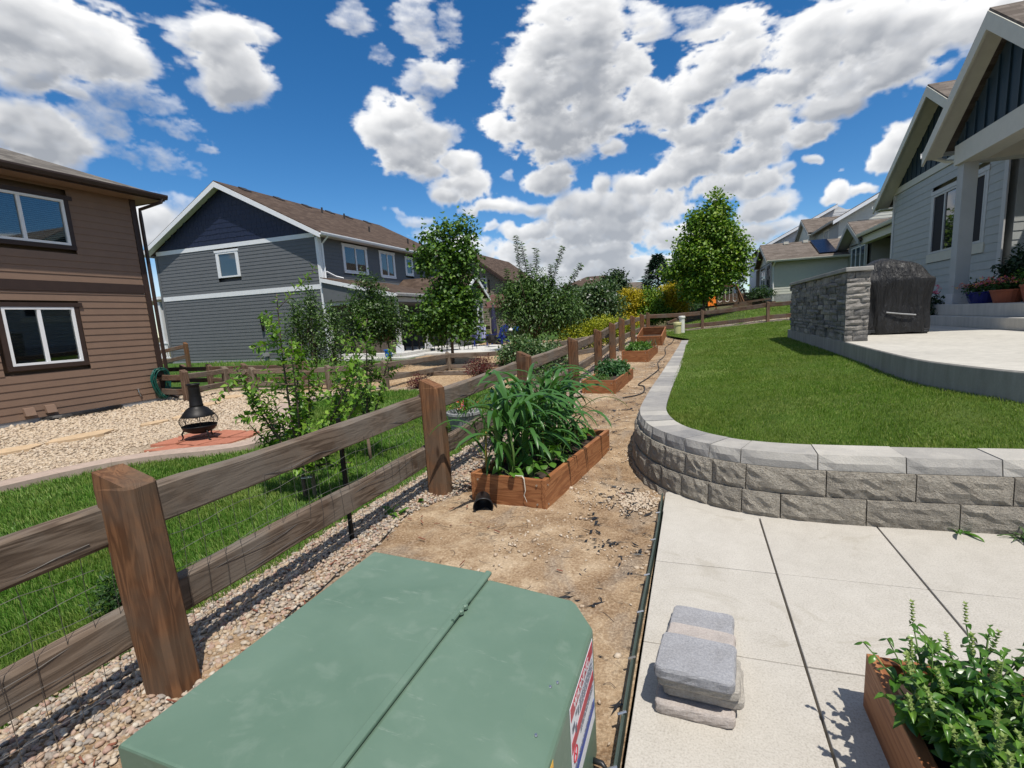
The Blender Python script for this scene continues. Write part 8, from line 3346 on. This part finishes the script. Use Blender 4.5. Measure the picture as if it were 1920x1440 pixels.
def strip_edge(y):
    return np.interp(y, [0, 1.7, 2.6, 3.6, 5.0], [-2.28, -2.17, -2.30, -2.38, -1.98]) + .03 * np.sin(y * 1.9) + .03 * np.sin(y * 4.7 + 1)


r6 = np.random.default_rng(66)
n = 14500
X, Y = r6.uniform(-3.10, -1.90, n), -.6 + 5.4 * r6.uniform(0, 1, n)
k = (X < strip_edge(Y) - .10 * r6.uniform(0, 1, n) ** 3 + .05)
X, Y = X[k], Y[k]
pebbles('fence_pebbles', X, Y, gz(X, Y) + r6.uniform(.002, .024, len(X)), .0135, MT['pebble'], 41, fine=True)
n = 6500
X, Y = r6.uniform(-3.05, -1.7, n), 4.6 + 13 * r6.uniform(0, 1, n) ** 1.3
k = (X < strip_edge(Y) + .1 * r6.normal(size=n))
X, Y = X[k], Y[k]
pebbles('fence_pebbles_beyond', X, Y, gz(X, Y) + r6.uniform(.002, .03, len(X)), .021, MT['pebble'], 42)
sheet('fence_gravel', -3.1, -1.9, -1.2, 27, .08, MT['gravel_strip'], .008, mask=lambda x, y: x < strip_edge(y) + .02, rough=.03, seed=31)
n = 42000
X, Y = r6.uniform(-14.4, -6.3, n), r6.uniform(1.5, 11.3, n)
d = np.hypot(X, Y)
k = (~right_of_curb(X + .26, Y + .15)) & (~right_of_curb(X, Y)) & (r6.uniform(0, 1, n) < np.minimum(1, (9.5 / d) ** 2))
for (fx_, fy_, fr_) in ((-11.05, 4.9, .3), (-11.03, 5.92, .4), (-10.8, 7.05, .2), (-12.5, 10.3, .35), (-11.95, 9.2, .28), (-11.45, 8.45, .27)):
    k &= np.hypot(X - fx_, Y - fy_) > fr_
k &= ~((X > -8.85) & (X < -7.25) & (Y > 5.2) & (Y < 6.7))
X, Y = X[k], Y[k]
pebbles('bed_gravel', X, Y, gz(X, Y) + r6.uniform(-.004, .012, len(X)), .021 * np.maximum(1, np.hypot(X, Y) / 9), MT['pebble_t'], 43)
# stones lying about on the soil, thicker in drifts
n = 9000
X, Y = r6.uniform(-2.0, -.30, n), 1.2 + 17 * r6.uniform(0, 1, n) ** 1.6
dr = fbm(X * 1.6, Y * 1.6, X * 0 + 2, 4, .6, 61)
k = r6.uniform(0, 1, n) < np.clip((dr - .50) * 6 + .12, 0.04, 1)
k &= ~((X > -1.6) & (X < -.36) & (Y < 1.82))
k &= (X < -.5) | (Y < 4.5)
for b_ in (bed1, bed2, bed3):
    lx, ly = X - b_.location.x, Y - b_.location.y
    k &= ~((lx > -.72) & (lx < .08) & (ly > 0) & (ly < 2))
X, Y = X[k], Y[k]
pebbles('path_stones', X, Y, gz(X, Y) + .008 + r6.uniform(0, .008, len(X)), .0085 * (1 + .5 * r6.uniform(0, 1, len(X)) ** 4 * 2), MT['pebble_p'], 44)
# drift of gravel against the foot of the wall and by the patio corner
n = 420
X, Y = r6.normal(-.50, .10, n), r6.normal(4.35, .14, n)
k = (X < -.31) & (Y < 4.62)
pebbles('stray_gravel', X[k], Y[k], gz(X[k], Y[k]) + .012, .014, MT['pebble_p'], 45)

# ---- shreds of black weed fabric and bits of bark
V, Q = [], []
n = 5200
X, Y = r6.uniform(-2.1, -.32, n), 1.9 + 19 * r6.uniform(0, 1, n) ** 1.7
f1 = fbm(X * 1.5 + 3, Y * 1.0, X * 0 + 6, 5, .65, 71)
f2 = np.abs(fbm(X * 3.2, Y * 2.2, X * 0 + 1, 4, .6, 73) - .5)
k = (f1 > .545 - .02 * np.clip(Y - 6, 0, 3)) & (f2 < .06) & ((X < -.5) | (Y < 4.4))
for x, y in zip(X[k], Y[k]):
    b0 = len(V)
    aa, l_, w_ = .9 + r6.normal() * .7, r6.uniform(.012, .05) * (1 + y * .05), r6.uniform(.003, .012) * (1 + y * .05)
    for (p_, q_) in ((-1, -.3), (-.1, -1), (1, .2), (.15, 1)):
        px, py = x + math.cos(aa) * p_ * l_ - math.sin(aa) * q_ * w_, y + math.sin(aa) * p_ * l_ + math.cos(aa) * q_ * w_
        V.append((px, py, float(z_walk(px, py)) + .012 + abs(r6.normal()) * .006))
    Q.append((b0, b0 + 1, b0 + 2, b0 + 3))
tag(np_mesh('weed_fabric_shreds', V, quads=Q, mat=MT['black_plastic']), kind='stuff')
mb = MB()
for _ in range(170):
    if rng.random() < .85:
        x, y = rng.gauss(-2.15, .22), rng.uniform(.6, 6)
    else:
        x, y = rng.uniform(-1.9, -.4), rng.uniform(1.9, 9)
    a = rng.uniform(0, PI)
    l_ = rng.uniform(.008, .032)
    zc = g1(x, y) + .028
    mb.beam((x - math.cos(a) * l_, y - math.sin(a) * l_, zc), (x + math.cos(a) * l_, y + math.sin(a) * l_, zc + rng.uniform(-.006, .010)), rng.uniform(.004, .010), .004)
MT['chip'] = plain('reddish_bark_chip', (.20, .075, .045), .9, var=.4)
tag(mb.build('bark_chips', MT['chip']), kind='stuff')
# twigs and root hairs on the soil
mb = MB()
for _ in range(120):
    x, y = rng.uniform(-1.9, -.35), 1.9 + 8 * rng.random() ** 1.5
    a = rng.uniform(0, 2 * PI)
    l_ = rng.uniform(.05, .16)
    pts = []
    for k in range(5):
        a += rng.gauss(0, .5)
        x += math.cos(a) * l_ / 5
        y += math.sin(a) * l_ / 5
        pts.append((x, y, g1(x, y) + .012 + rng.uniform(0, .006)))
    mb.tube(pts, .0016, 3)
MT['twig'] = plain('dark_twig', (.085, .06, .045), .9)
tag(mb.build('twigs', MT['twig']), kind='stuff')
# irrigation line snaking along the path
dh = thing('drip_hose', 'black irrigation hose snaking along the path past the second bed', 'hose', (-1, 10, .15))
P_ = catmull([(-1.25, 8.9), (-1.02, 9.15), (-.93, 9.5), (-.98, 10.1), (-1.12, 10.35), (-1.0, 11.2), (-.86, 12.6), (-.95, 13.8), (-.85, 15.5), (-.95, 17.5), (-.8, 20), (-.9, 23)], 8)
mb = MB()
mb.tube([(a, b, g1(a, b) + .02) for a, b in P_], .012, 7)
mb.build('hose', MT['black_plastic'], dh, smooth=True)
ps = thing('pipe_stub', 'short black plastic pipe stub poking out of the soil beside the green box', 'pipe', (-.35, 1.6, -.05))
mb = MB()
mb.tube([(-.37, 1.585, -.03), (-.33, 1.575, -.025), (-.295, 1.56, -.05)], [.011, .010, .004], 8)
mb.build('pipe', MT['black_plastic'], ps, smooth=True)
# dark fabric edge folded up along the pebbles
mb = MB()
pts = [(strip_edge(y) + .03 + .012 * math.sin(y * 9), y, g1(-1.95, y) + .018 + .008 * math.sin(y * 13)) for y in np.arange(-.5, 3.6, .09)]
mb.tube([tuple(float(c) for c in p) for p in pts], .0045, 5)
tag(mb.build('fabric_hem', MT['black_plastic']), 'dark hem of weed fabric running along the pebble strip by the green box', 'weed fabric')
